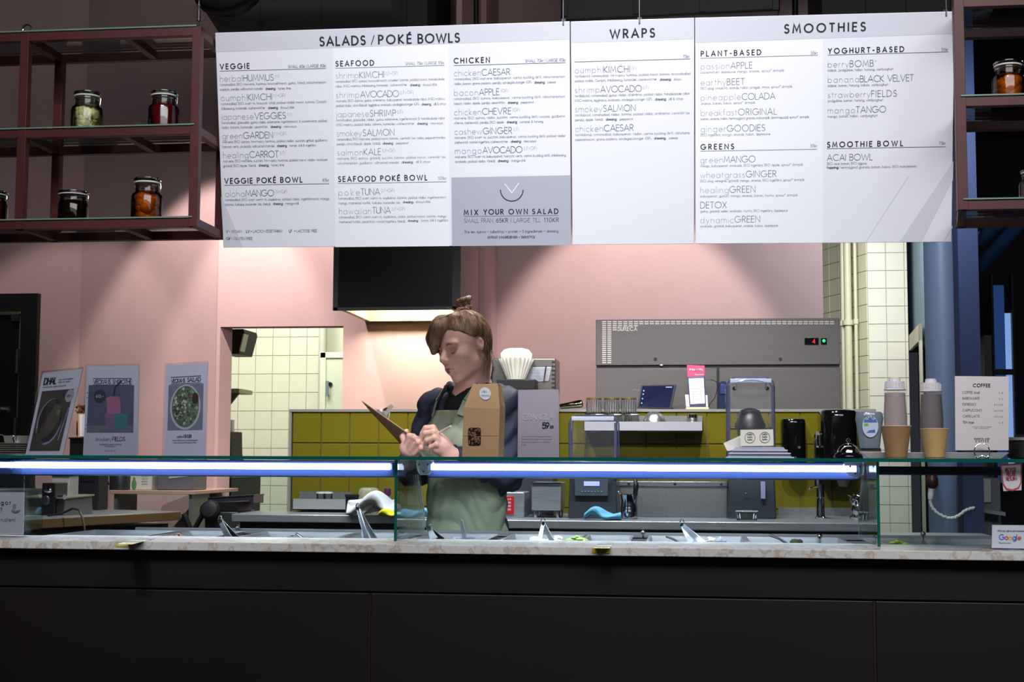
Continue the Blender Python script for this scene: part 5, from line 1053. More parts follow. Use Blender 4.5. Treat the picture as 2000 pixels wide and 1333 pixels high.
# shaker bottles
def shaker(px, pytop, pyb_body, w_, Y, liq, label, zb=None):
    s = mpp(px, Y); z0 = Zt+.004; H = P(px, pytop, Y).z-z0; t = thing('shaker_bottle', label, 'bottle', (P(px, 893, Y).x, Y, z0)); r = w_*s/2; hb = P(px, pyb_body, Y).z-z0
    m = MB(); m.shell([(r*.8, 0), (r*1.08, .004), (r*1.08, hb*.6), (r*.96, hb*.88), (r*.98, hb)], 24, sy=.9); m.build('bottle_body', mat('bottle_milky', (206, 196, 196), .3, alpha=.16), t)
    m = MB(); m.lathe([(0, .004), (r*.98, .006), (r*1.02, hb*.6), (r*.93, hb*.88), (r*.93, hb*.96), (0, hb*.97)], 24, sy=.9); m.build('contents', liq, t)
    m = MB(); m.lathe([(r*.96, hb), (r*1.0, hb+.002), (r*.92, hb+(H-hb)*.12), (r*.88, hb+(H-hb)*.55), (r*.86, hb+(H-hb)*.68), (r*.54, hb+(H-hb)*.7), (r*.5, hb+(H-hb)*.95), (r*.3, H), (0, H)], 24, sy=.9); m.build('cap', mat('cap_white', (214, 208, 212), .35), t)
    m = MB()
    for k in range(20): a = 2*pi*k/20; m.box(V(r*.9*cos(a), r*.82*sin(a), hb+(H-hb)*.36), (.0015, .0015, (H-hb)*.4), a)
    m.build('cap_ribs', MATS['cap_white'], t, kind='stuff'); return t
shaker(1750, 738, 763, 44, 3.72, mat('liquid_mauve', (158, 140, 138), .4), 'pale shaker bottle with white cap behind the brown paper cup')
shaker(1821, 740, 766, 44, 3.72, mat('liquid_grey', (78, 74, 78), .4, noise=.15, nscale=60), 'dark grey shaker bottle with white cap behind the yellowish cup')
# soap bottle on a wooden foot
Ys = 3.74; s = mpp(1700, Ys); t = thing('soap_bottle', 'blue-grey see-through soap bottle with oval label left of the cups', 'bottle', (P(1699, 893, Ys).x, Ys, Zt+.004)); bz = lambda py: P(1700, py, Ys).z-Zt-.004
m = MB(); prof = [(0, bz(880)), (19*s, bz(880)), (20*s, bz(874)), (22*s, bz(858)), (26*s, bz(830)), (27.5*s, bz(818)), (26*s, bz(808)), (23*s, bz(805)), (0, bz(804))]
m.lathe(prof, 32, sy=.55); m.build('bottle_body', mat('soap_blue', (118, 132, 146), .12, alpha=.85, coat=.5), t)
m = MB(); yy = -15.3*s; m.slab([V(15.5*s*cos(a), yy, (bz(812)+bz(855))/2+22*s*sin(a)) for a in [2*pi*i/28 for i in range(28)]], (0, .002, 0)); m.build('label', mat('label_pale', (186, 200, 216), .4), t, smooth=False)
m = MB(); m.slab([V(x*s, yy-.0006, bz(p)) for x, p in ((-13, 826), (13, 826), (11, 819), (6, 821), (0, 817), (-6, 821), (-11, 819))], (0, .0005, 0)); m.slab([V(x*s, yy-.0006, bz(p)) for x, p in ((-8, 846), (9, 846), (9, 840), (-2, 841))], (0, .0005, 0)); m.build('label_print', mat('label_blue', (70, 104, 168), .4), t, smooth=False, kind='stuff')
m = MB(); m.slab([V(x*s, yy-.0006, bz(p)) for x, p in ((-12, 833), (-4, 833), (-4, 828), (-12, 828))], (0, .0005, 0)); m.build('green_mark', mat('label_green', (110, 180, 50), .4), t, smooth=False)
m = MB(); strokes(m, 'LIQUID', V(-9*s, yy-.0007, bz(818)), V(1, 0, 0), V(0, 0, 1), 5*s, .18, fit=18*s); m.build('label_lettering', INKM, t, smooth=False, kind='stuff')
m = MB(); m.span((-21*s, -.018, 0), (21*s, .02, bz(881))); m.build('wooden_foot', mat('foot_wood', (140, 112, 92), .6), t, bevel=.001)
m = MB(); m.span((-20*s, -.019, bz(881)), (20*s, .019, bz(876))); m.build('base_ring', DARKPLASTIC, t)
# left pile of plates and a metal caddy
Yp = 3.66; s = mpp(20, Yp)
for k in range(6):
    t = MB(); t.lathe([(.06, 0), (.092, .004), (.094, .0055), (.09, .0055), (.055, .002), (0, .002)], 36); o = t.build('plate', mat('plate_cream', (190, 186, 176), .35), loc=(P(-2, 893, Yp).x, Yp+.03, Zt+.0056*k))
    tag(o, ['lowest plate of the pile at the far left of the glass top', 'second lowest plate of the pile at far left', 'third plate from the bottom of the pile at far left', 'third plate from the top of the pile at far left', 'second plate from the top of the pile at far left', 'topmost plate of the pile at the far left'][k], 'plate', 'plates piled at the left end')
t = thing('steel_caddy', 'small shiny steel caddy standing on the pile of plates at far left', 'caddy', (P(25, 870, Yp+.02).x, Yp+.04, Zt+.0056*6)); s2 = s
m = MB(); m.shell([(.028, 0), (.032, .018), (.034, .02)], 24, sx=1.1); m.lathe([(0, .001), (.028, .001)], 24, sx=1.1); m.build('bowl', CHROME, t)
m = MB(); m.tube([(-.03, 0, .018), (-.045, 0, .024), (-.06, 0, .018)], .002, 6); m.tube([(.0, -.02, .018), (.01, -.04, .012), (.02, -.05, -.002)], .002, 6); m.build('handle', CHROME, t)
# dark tub at the far right end
t = thing('black_container', 'black open container at the far right end of the glass top', 'container', (P(2005, 893, 3.74).x, 3.74, Zt)); s = mpp(2000, 3.74)
m = MB(); m.lathe([(30*s, 0), (36*s, .003), (38*s, 36*s), (36*s, 37*s), (33*s, 6*s), (0, 5*s)], 28); m.build('tub', BLACK, t)
m = MB(); m.lathe([(38*s, 37*s), (40*s, 38*s), (40*s, 43*s), (36*s, 44*s), (0, 45*s)], 28); m.build('steel_lid', STEEL, t)
m = MB(); m.lathe([(22*s, 45*s), (24*s, 48*s), (20*s, 50*s), (0, 50*s)], 24); m.build('lid_knob', DARKPLASTIC, t)
# ------------------------------------------------------------------ fridge behind the olive wall
YFR = 6.62; fx0, fx1 = X(1164, YFR), X(1644, YFR); ft = P(1400, 623, YFR).z; FG = streaked('fridge_grey', [(94, 90, 87), (98, 94, 91)], 4, (1, 1, 12), .5, .3, .02)
t = thing('upright_fridge', 'wide grey two-door fridge with vent slots and green lamp', 'fridge', ((fx0+fx1)/2, YFR, 0)); hw = (fx1-fx0)/2; s = mpp(1400, YFR)
fp = lambda px, py: V(P(px, py, YFR).x-(fx0+fx1)/2, 0, P(px, py, YFR).z)
zsplit = P(1400, 716, YFR).z
m = MB(); m.span((-hw, .03, .1), (hw, .8, ft)); m.build('cabinet', mat('fridge_side', (150, 150, 158), .35, .6), t, bevel=.004)
m = MB(); m.span((-hw, 0, zsplit+.006), (hw, .03, ft)); m.build('top_panel', FG, t, bevel=.003)
xs_ = fp(1403, 800).x
for a, b in ((-hw, xs_-.004), (xs_+.004, hw)):
    m = MB(); m.span((a, 0, .15), (b, .03, zsplit-.006)); m.build('door', FG, t, bevel=.004)
m = MB(); m.span((-hw+.002, .01, .1), (hw-.002, .03, zsplit+.01)); m.build('shadow_gap', BLACK, t, smooth=False)
for px in (1280, 1524):
    m = MB(); m.lathe([(.008, 0), (.008, .001)], 14, fp(px, 702)+V(0, -.0012, 0), m=Matrix.Rotation(pi/2, 3, 'X')); m.build('screw_hole', BLACK, t)
m = MB(); m.ell(fp(1292, 714)+V(0, -.004, 0), (.008, .004, .004), 12); m.build('latch_button', WHITEP, t)
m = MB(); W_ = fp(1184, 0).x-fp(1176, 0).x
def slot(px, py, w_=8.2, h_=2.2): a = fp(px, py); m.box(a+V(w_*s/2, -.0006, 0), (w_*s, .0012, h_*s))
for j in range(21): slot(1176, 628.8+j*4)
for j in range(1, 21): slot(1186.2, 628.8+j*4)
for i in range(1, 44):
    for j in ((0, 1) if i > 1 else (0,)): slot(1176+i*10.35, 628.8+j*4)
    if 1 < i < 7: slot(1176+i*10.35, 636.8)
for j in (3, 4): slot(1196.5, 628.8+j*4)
m.build('vent_slots', mat('slot_light', (206, 192, 188), .5), t, kind='stuff')  # solid pale bars: the lit wall behind the slots put into their colour
m = MB(); strokes(m, 'BURECA', fp(1207, 646.5)+V(0, -.0014, 0), V(1, 0, 0), V(0, 0, 1), 7*s, .22, fit=38*s); m.build('lettering', MATS['slot_light'], t, smooth=False, kind='stuff')
m = MB(); m.box(fp(1585, 667)+V(0, -.003, 0), (27*s, .006, 13*s)); dp = m.build('display', GLOSSBLACK, t, bevel=.001)
m = MB(); strokes(m, '4', fp(1587, 671)+V(0, -.0065, 0), V(1, 0, 0), V(0, 0, 1), 8*s, .16); m.build('digits', mat('red_digit', (200, 20, 10), .5, emit=1.5), dp, smooth=False)
m = MB(); m.box(fp(1609, 667)+V(0, -.003, 0), (11*s, .006, 12*s)); gb = m.build('switch', GLOSSBLACK, t, bevel=.001)
m = MB(); m.ell(fp(1609, 666.5)+V(0, -.007, 0), (3.4*s, .002, 3.4*s), 14); m.build('green_lamp', mat('green_lamp', (30, 190, 110), .3, emit=1.0), gb)

# ------------------------------------------------------------------ back counter
YBC = 5.62; ZB = P(1300, 1019, YBC).z; YW_ = YO-.012
def wtop(name, label, xa, xb, yf, extra=None):
    t = thing(name, label, 'counter', (xa, yf, 0)); w_ = xb-xa
    m = MB(); m.span((0, 0, ZB-.035), (w_, YW_-yf-.002, ZB)); m.build('worktop', STEEL, t, bevel=.004)
    n = max(1, round(w_/.62)); 
    m = MB(); m.span((.02, .06, .12), (w_-.02, YW_-yf-.01, ZB-.036)); m.build('cabinet', mat('counter_dark', (58, 58, 62), .4, .6), t, smooth=False)
    for i in range(n):
        a = .03+i*(w_-.06)/n; b = .03+(i+1)*(w_-.06)/n
        m = MB(); m.span((a+.004, .04, .16), (b-.004, .06, ZB-.07)); d = m.build('door', STEELD, t, bevel=.003)
        m = MB(); m.cyl((a+.1, .02, ZB-.11), (b-.1, .02, ZB-.11), .006, 10); m.build('handle', CHROME, d)
    for x in (.05, w_-.05):
        m = MB(); m.cyl((x, .1, 0), (x, .1, .12), .02); m.build('leg', CHROME, t)
    return t
xl0 = Pz(468, 1001, ZB); xl = Pz(770, 1010, ZB)
wtop('back_counter', 'long steel back counter behind the worker on the right', X(776, YBC), X(1706, YBC), YBC)
yl_ = Pz(600, 1004, ZB).y
wtop('back_counter', 'shorter steel back counter behind the left display section', X(468, yl_), X(776, YBC)-.004, min(yl_, 5.95))
def on(px, Y): return V(P(px, 950, Y).x, Y, ZB)
def hz_(px, py, Y): return P(px, py, Y).z-ZB
# espresso style brewer with steel top housing, filters on its black tray
Yb_ = 6.1; s = mpp(1020, Yb_); t = thing('coffee_brewer', 'steel coffee brewer with perforated side behind the worker', 'coffee machine', on(1022, Yb_))
w_ = 63*s; H = hz_(1020, 700, Yb_); h2 = hz_(1020, 765, Yb_)
m = MB(); m.span((-w_, 0, h2), (w_, .2, H)); m.build('housing', mat('bright_steel', (180, 178, 170), .22, .9), t, bevel=.006)
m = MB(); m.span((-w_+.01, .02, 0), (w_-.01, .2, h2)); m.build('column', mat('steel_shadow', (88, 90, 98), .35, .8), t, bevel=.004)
m = MB(); m.slab([V(-30*s, -.004, H-18*s), V(55*s, -.004, H-18*s), V(50*s, -.004, h2+20*s), V(-30*s, -.004, h2+14*s)], (0, .004, 0)); m.build('front_plate', STEEL, t, bevel=.002)
m = MB(); m.slab([V(43*s, -.012, H-16*s), V(45.5*s, -.012, H-16*s), V(41.5*s, -.012, H-46*s), V(39*s, -.012, H-46*s)], (0, .008, 0)); m.build('handle', CHROME, t)
m = MB(); m.slab([V(-60*s, -.012, H-16*s), V(-57.5*s, -.012, H-16*s), V(-63.5*s, -.012, H-46*s), V(-66*s, -.012, H-46*s)], (0, .008, 0)); m.build('handle', CHROME, t)
m = MB()
for k in range(7): m.box(V(w_-5*s, -.0008, H-8*s-k*8.2*s), (6*s, .002, 3.4*s))
m.build('side_vents', BLACK, t, kind='stuff')
m = MB(); m.span((-47*s, -.10, h2+0*s), (28*s, .0, h2+21*s)); m.build('drip_tray', BLACK, t, bevel=.003)
m = MB(); m.span((-60*s, -.08, h2-30*s), (-10*s, .0, h2-3*s)); m.build('brew_head', DARKPLASTIC, t, bevel=.003)
# paper filters
Yf_ = Yb_-.05; s = mpp(1010, Yf_); zf0 = P(1010, 743, Yf_).z; t0 = None
for k, (lb, dz, sc_) in enumerate((('fluted white paper coffee filter basket in front on the brewer tray', 0, 1), ('tall stack of fluted paper filters standing inside the front basket', 1, .88))):
    t = thing('coffee_filter', lb, 'coffee filter', (P(1008, 743, Yf_).x, Yf_, zf0+.001+dz*.012)); t['group'] = 'paper coffee filters'
    m = MB(); n = 120; prof = [(18*s, 0), (19*s, 3*s), (26*s, 22*s), (34*s, 41*s)] if not dz else [(20*s, 0), (26*s, 18*s), (33*s, 38*s), (33*s, 45*s), (26*s, 53*s), (14*s, 56*s)]
    vs = []; fs = []
    for (r, z) in prof:
        for i in range(n):
            a = 2*pi*i/n; amp = 1+.075*min(1, z/(42*s))*sin(i*2*pi/5); vs.append((r*sc_*amp*cos(a), r*sc_*amp*sin(a)*.9, z+(.0012*sin(i*2*pi/5) if z > 30*s else 0)))
    for k2 in range(len(prof)-1):
        for i in range(n): j = (i+1) % n; fs.append((k2*n+i, k2*n+j, (k2+1)*n+j, (k2+1)*n+i))
    m.add(vs, fs); m.lathe([(0, .001), (20*s*sc_, .001)], 24)
    if dz:
        m.lathe([(14*s*sc_, 56*s), (0, 57*s)], 24)
    m.build('paper', mat('filter_paper', (236, 230, 212), .8), t, angle=20)
# red dial unit, steel box
def sbox(name, label, cat, px0, px1, py0, Y, dep, m_, z0=0.0, bevel=.004):
    s = mpp((px0+px1)/2, Y); t = thing(name, label, cat, on((px0+px1)/2, Y)+V(0, 0, z0)); w_ = (px1-px0)*s/2; h = hz_((px0+px1)/2, py0, Y)-z0
    m = MB(); m.span((-w_, 0, 0 if z0 or True else 0), (w_, dep, h)); m.build('housing', m_, t, bevel=bevel); return t, w_, h, s
t, w_, h, s = sbox('waffle_iron', 'steel hot plate unit with red dial panel beside the worker', 'appliance', 968, 1024, 962, 5.85, .2, STEEL)
m = MB(); m.span((-w_+1*s, -.004, h-42*s), (-w_+36*s, 0, h-8*s)); rp = m.build('dial_panel', mat('red_panel', (206, 22, 30), .4), t, bevel=.001)
m = MB(); m.lathe([(9*s, 0), (9*s, .004), (7.5*s, .012), (0, .012)], 20, (-w_+14*s, -.004, h-25*s), m=Matrix.Rotation(pi/2, 3, 'X')); m.box((-w_+11*s, -.018, h-28*s), (9*s, .004, 2*s), m=Matrix.Rotation(-.8, 3, 'Y')); m.build('dial', BLACK, rp)
m = MB()
for k in range(4): strokes(m, '%d' % (k*60+60), V(-w_+24*s, -.0046, h-15*s-k*6.6*s), V(1, 0, 0), V(0, 0, 1), 3.4*s, .2, fit=6*s)
m.build('dial_numbers', PAPER, rp, smooth=False, kind='stuff')
m = MB()
for x in (-w_+.01, w_-.01): m.lathe([(.008, 0), (.008, .004)], 12, (x, .02, .0))
t, w_, h, s = sbox('steel_box', 'plain steel box unit left of the low blender on the back counter', 'appliance', 1038, 1096, 943, 5.85, .2, STEEL, z0=.03)
for x in (-w_+.015, w_-.015):
    for y in (.02, .18):
        m = MB(); m.cyl((x, y, -.03), (x, y, 0), .008); m.build('foot', CHROME, t)
m = MB(); m.span((-w_, -.006, h-.004), (w_, .0, h)); m.build('top_lip', CHROME, t)
# blenders in clear sound enclosures
def blender(label, px0, px1, pyt, pyb, Y, jar_, display, handle):
    s = mpp((px0+px1)/2, Y); t = thing('enclosed_blender', label, 'blender', on((px0+px1)/2, Y)); w_ = (px1-px0)*s/2; H = hz_((px0+px1)/2, pyt, Y); hb = hz_((px0+px1)/2, pyb, Y)
    m = MB(); m.slab([(-w_*1.0, 0, 0), (w_*1.0, 0, 0), (w_*.94, .02, hb), (-w_*.94, .02, hb)], (0, .2, 0)); m.build('base', mat('blender_base', (50, 54, 62), .35, coat=.3), t, bevel=.006)
    m = MB(); wt_ = w_*.97; e = .012
    hoop = [(-wt_, hb)]+[(-wt_+.035-.035*cos(radians(a)), H-.035+.035*sin(radians(a))) for a in range(0, 91, 15)]+[(wt_-.035+.035*sin(radians(a)), H-.035+.035*cos(radians(a))) for a in range(0, 91, 15)]+[(wt_, hb)]
    for y in (.02, .19): m.tube([V(x, y, z) for x, z in hoop], .0034, 8)
    m.build('enclosure_frame', mat('smoke_frame', (74, 78, 104), .12, coat=.8, alpha=.8), t, kind='stuff')
    m = MB(); n = len(hoop)
    for i in range(n-1):
        a, b = hoop[i], hoop[i+1]; m.quad((a[0], .02, a[1]), (b[0], .02, b[1]), (b[0], .19, b[1]), (a[0], .19, a[1]))
    m.add([V(x*.99, .018, z) for x, z in hoop], [tuple(range(n))]); m.build('enclosure', mat('smoke_panel', (150, 156, 166), .08, alpha=.09, coat=1), t, smooth=False)
    m = MB(); m.span((-w_*.86, .0, H-.022), (w_*.86, .012, H-.004)); m.build('front_bar', mat('pale_clear', (196, 202, 216), .1, alpha=.6, coat=1), t, bevel=.003)
    m = MB()
    for sx in (-1, 1): m.span((sx*wt_*.93-.004, .012, hb), (sx*wt_*.93+.004, .03, H-.03))
    m.build('side_channels', mat('smoke_frame', (74, 78, 104), .12, coat=.8, alpha=.8), t, kind='stuff')
    if handle:
        m = MB(); m.tube([(-w_*.62, .0, H-.045), (-w_*.62, -.015, H-.02), (-w_*.3, -.02, H-.012), (0, -.022, H-.010), (w_*.3, -.02, H-.012), (w_*.62, -.015, H-.02), (w_*.62, 0, H-.045)], .005, 8)
        m.box((0, .012, H-.006), (w_*1.3, .012, .008)); m.build('lid_handle', mat('clear_ware2', (166, 172, 200), .1, alpha=.7, coat=.6), t)
        for sx in (-1, 1):
            m = MB(); m.lathe([(.008, 0), (.008, .012)], 14, (sx*w_*.68, .016, H-.045), m=Matrix.Rotation(pi/2, 3, 'X')); m.build('hinge_knob', CHROME, t)
    if jar_:
        jr = w_*.58; jt = hb+(hz_(0, 835, Y) if 0 else .0); jz = hz_((px0+px1)/2, 838, Y); jtop = hz_((px0+px1)/2, 796, Y)
        m = MB(); m.shell([(jr*.7, hb), (jr*.95, jz)], 20, (0, .1, 0)); m.build('jar', mat('tinted_jar', (60, 62, 62), .15, alpha=.55), t)
        m = MB(); m.lathe([(jr*1.0, jz-.004), (jr*1.12, jz), (jr*1.12, jz+.018), (jr*.95, jz+.04), (jr*.7, jtop-.01), (jr*.3, jtop), (0, jtop)], 24, (0, .1, 0)); m.build('jar_lid', mat('rubber_black', (20, 20, 21), .4), t, angle=50)
        m = MB(); m.tube([(-jr*1.0, .09, jz+.004), (-jr*1.5, .09, jz+.004), (-jr*1.58, .09, jz-.012), (-jr*1.55, .09, jz-.07)], .006, 8); m.tube([(jr*1.0, .09, jz+.004), (jr*1.5, .09, jz+.004), (jr*1.58, .09, jz-.012), (jr*1.55, .09, jz-.07)], .006, 8); m.build('jar_arms', mat('rubber_black', (20, 20, 21), .4), t, kind='stuff')
    if display:
        y0 = -.003
        m = MB(); m.span((-w_*.72, y0, hb*.55), (w_*.62, .01, hb*1.0)); dp = m.build('control_panel', mat('panel_grey', (84, 90, 100), .4), t, bevel=.002)
        m = MB(); m.span((-w_*.35, y0-.002, hb*.79), (w_*.28, y0, hb*.9)); m.build('screen', mat('screen_white', (170, 176, 255), .4, emit=.75), dp, bevel=.001)
        m = MB()
        for k in range(7): m.lathe([(.003, 0), (.003, .001)], 8, (-w_*.42+k*w_*.13, y0-.001, hb*.66), m=Matrix.Rotation(pi/2, 3, 'X'))
        m.build('buttons', mat('button_light', (150, 155, 165), .4), dp, kind='stuff')
    return t
blender('low blender with clear hood and lit display in front of the glasses', 1109, 1206, 812, 933, 5.80, False, True, False)
blender('tall blender under a clear hinged hood right of the phone stand', 1421, 1516, 738, 930, 5.92, True, False, True)
t = [o for o in bpy.data.objects if o.name.startswith('enclosed_blender')]
tb = max(t, key=lambda o: o.location.x); m = MB(); s = mpp(1495, 5.92); m.box((.045, -.004, hz_(1495, 958, 5.92)), (9*s, .006, 34*s)); m.build('side_strip', mat('strip_lilac', (160, 160, 200), .3), tb, bevel=.001)
m = MB(); m.ell((-.025, -.003, hz_(1455, 963, 5.92)), (.004, .003, .004), 10); m.build('chrome_button', CHROME, tb)
# water glass in front of the tall blender
t = thing('drinking_glass', 'clear drinking glass in front of the tall blender base', 'glass', on(1458, 5.78)); s = mpp(1458, 5.78)
m = MB(); m.shell([(20*s, 0), (22*s, 17*s), (22.6*s, 18*s)], 28); m.shell([(19*s, .004), (21*s, 17*s)], 28); m.lathe([(0, .004), (19*s, .004)], 28); m.build('glass_wall', GLASSJ, t); m = MB(); m.tube([V(22.3*s*cos(a*pi/12), 22.3*s*sin(a*pi/12), 18*s) for a in range(25)], .0013, 6); m.build('rim', mat('glass_glint', (220, 226, 236), .1), t)
# steel splash panel with flange
t = thing('splash_guard', 'low steel panel with bright bolted flange between the blenders', 'panel', on(1315, 6.02)); s = mpp(1315, 6.02); H = hz_(1315, 941, 6.02)
m = MB(); m.span((-106*s, 0, 0), (105*s, .25, H-.018)); m.build('body', STEELD, t, bevel=.003)
m = MB(); m.span((-108*s, -.006, H-.02), (105*s, .25, H)); m.build('flange', mat('bright_steel2', (170, 170, 178), .3, .85), t, bevel=.002)
m = MB()
for px in (1228, 1318, 1408): m.ell(((px-1315)*s, -.008, H-.01), .006, 10)
m.build('bolts', DARKPLASTIC, t, kind='stuff')
# steel jug with black handle
t = thing('steel_jug', 'small steel jug with black grip beside the low blender', 'jug', on(1229, 5.82)); s = mpp(1229, 5.82)
m = MB(); m.lathe([(15*s, 0), (17*s, .004), (17*s, 20*s), (15*s, 34*s), (18*s, 47*s), (17*s, 48*s), (13*s, 34*s), (0, 30*s)], 24); m.build('body', CHROME, t)
m = MB(); m.tube([(9*s, -.02, 38*s), (12*s, -.03, 48*s), (14*s, -.03, 66*s), (12*s, -.02, 76*s)], [.006, .010, .011, .008], 10); m.build('grip', BLACK, t)
m = MB(); m.ell((-20*s, -.01, 52*s), (.005, .01, .006), 10); m.tube([(-20*s, -.01, 52*s), (-12*s, -.01, 46*s)], .003, 6); m.build('spout_lever', CHROME, t)
# draped cloths
def cloth(name, label, px0, px1, pyt, Y, m_, folds=3, seed=1, cat='cloth', arch=.55):
    s = mpp((px0+px1)/2, Y); w_ = (px1-px0)*s/2; h = hz_((px0+px1)/2, pyt, Y); r_ = random.Random(seed); n = 22; k = 8; vs = []; fs = []
    for i in range(n+1):
        u = i/n; x = -w_+2*w_*u; zc = h*(max(0, sin(pi*min(1, u*1.15)))**.7)*(.55+.45*sin(u*5+seed))
        for j in range(k):
            a = 2*pi*j/k; rr = .35*h*(1+.35*sin(u*9+a*2+seed)) ; vs.append((x+.004*sin(a*3+u*7), rr*1.6*cos(a)+.01*sin(u*8+seed), max(.001, zc*arch+rr*sin(a)+rr*.6)))
    for i in range(n):
        for j in range(k): q = (j+1) % k; fs.append((i*k+j, i*k+q, (i+1)*k+q, (i+1)*k+j))
    fs += [tuple(range(k))[::-1], tuple(n*k+j for j in range(k))]
    m = MB(); m.add(vs, fs); o = m.build(name, m_, loc=on((px0+px1)/2, Y), angle=80); sd = o.modifiers.new('s', 'SUBSURF'); sd.levels = 1; sd.render_levels = 2; tag(o, label, cat); return o
BLUEC = mat('blue_cloth', (112, 184, 222), .65, bump=.3, bscale=60)
cloth('folded_cloth', 'light blue cloth draped on the back counter before the low blender', 1140, 1214, 990, 5.68, BLUEC, seed=1)
cloth('folded_cloth', 'light blue cloth on the back counter left of the worker', 784, 850, 988, 5.68, BLUEC, seed=3)
cloth('yellow_cloth', 'bright yellow cloth on the counter under the white bag', 740, 800, 992, 5.80, mat('yellow_cloth', (226, 216, 30), .7, bump=.3, bscale=60), seed=2)
cloth('plastic_bag', 'white crumpled plastic bag on the left back counter', 680, 780, 962, 5.95, mat('bag_white', (222, 222, 228), .4, bump=.6, bscale=18), seed=5, cat='bag', arch=.5)
m = MB(); c0 = on(690, 5.92); s = mpp(700, 5.92); m.slab([V(-12*s, 0, .002), V(16*s, 0, 0), V(40*s, .02, 20*s), V(-10*s, .0, 26*s)], (0, .002, 0)); m.slab([V(16*s, .02, 0), V(70*s, .06, 14*s), V(74*s, .07, 30*s), V(30*s, .03, 20*s)], (0, .002, 0)); tag(m.build('paper_sheet', PAPER, loc=c0, kind=None), 'white folded paper standing left of the plastic bag', 'paper')
t = thing('storage_tub', 'clear rounded plastic tub behind the white bag', 'tub', on(721, 6.12)); s = mpp(721, 6.12); hh = hz_(721, 953, 6.12)
m = MB(); m.lathe([(17*s, 0), (20*s, .004), (21*s, hh*.8), (19*s, hh*.93), (15*s, hh), (0, hh)], 8, sy=.8, m=Matrix.Rotation(pi/8, 3, 'Z')); m.build('tub_body', mat('tub_plastic', (190, 184, 160), .25, alpha=.55), t, bevel=.006)
t = thing('purple_bottle', 'small dark bottle with purple cap right of the clear tub', 'bottle', on(757, 6.05)); s = mpp(757, 6.05); hh = hz_(757, 955, 6.05)
m = MB(); m.lathe([(8*s, 0), (9*s, .003), (9*s, hh*.55), (5*s, hh*.7), (4.5*s, hh*.75)], 16); m.build('bottle_body', mat('bottle_grey', (110, 112, 122), .3), t); m = MB(); m.lathe([(6*s, hh*.74), (7*s, hh*.8), (6.4*s, hh), (0, hh)], 16); m.build('cap', mat('purple_cap', (84, 34, 84), .35), t)
t = thing('black_box', 'small black box left of the clear tub on the back counter', 'box', on(688, 6.1)); s = mpp(688, 6.1); hh = hz_(688, 966, 6.1)
m = MB(); m.span((-13*s, 0, 0), (13*s, .07, hh*.85)); m.build('box_body', DARKPLASTIC, t, bevel=.003); m = MB(); m.span((-14*s, -.003, hh*.85), (14*s, .073, hh)); m.build('lid', BLACK, t, bevel=.002)
# low steel wall shelf, left, with small glass tubs
def wshelf(label, px0, px1, pyt, pyb, dep, Z0):
    Y = YO-.014-dep; a = P(px0, pyt, Y); b = P(px1, pyb, Y); t = thing('wall_shelf', label, 'shelf', (a.x, Y, b.z)); w_ = b.x-a.x; h = a.z-b.z
    m = MB(); m.span((0, 0, 0), (w_, .003, h)); m.span((0, 0, 0), (w_, dep, .003)); m.build('tray', mat('shelf_steel', (196, 196, 202), .3, .45), t, smooth=False)
    m = MB(); m.span((0, dep-.003, 0), (w_, dep, h+.03)); m.build('back_plate', STEELD, t, smooth=False)
    for x in (0, w_-.003): m = MB(); m.span((x, 0, 0), (x+.003, dep, h)); m.build('end_plate', MATS['shelf_steel'], t, smooth=False)
    return t, Y
wshelf('low steel wall shelf on the olive tiles at left', 571, 676, 975, 997, .12, 0)
for px, lb in ((627, 'left clear glass tub on the low steel wall shelf'), (640, 'right clear glass tub on the low steel wall shelf')):
    Y = YO-.08; s = mpp(px, Y); t = thing('glass_tub', lb, 'tub', V(P(px, 990, Y).x, Y, P(px, 996, YO-.134).z+.004)); m = MB(); m.shell([(8*s, 0), (9*s, 26*s), (9.4*s, 28*s)], 18); m.build('glass_wall', GLASSJ, t); m = MB(); m.lathe([(9.8*s, 28*s), (9.8*s, 31*s), (0, 32*s)], 18); m.build('lid', mat('glass_glint', (220, 226, 236), .1), t)
wshelf('upper steel wall shelf on the olive tiles under the tablet', 1140, 1373, 824, 843, .14, 0)
ZSH = P(1250, 843, YO-.154).z+.004
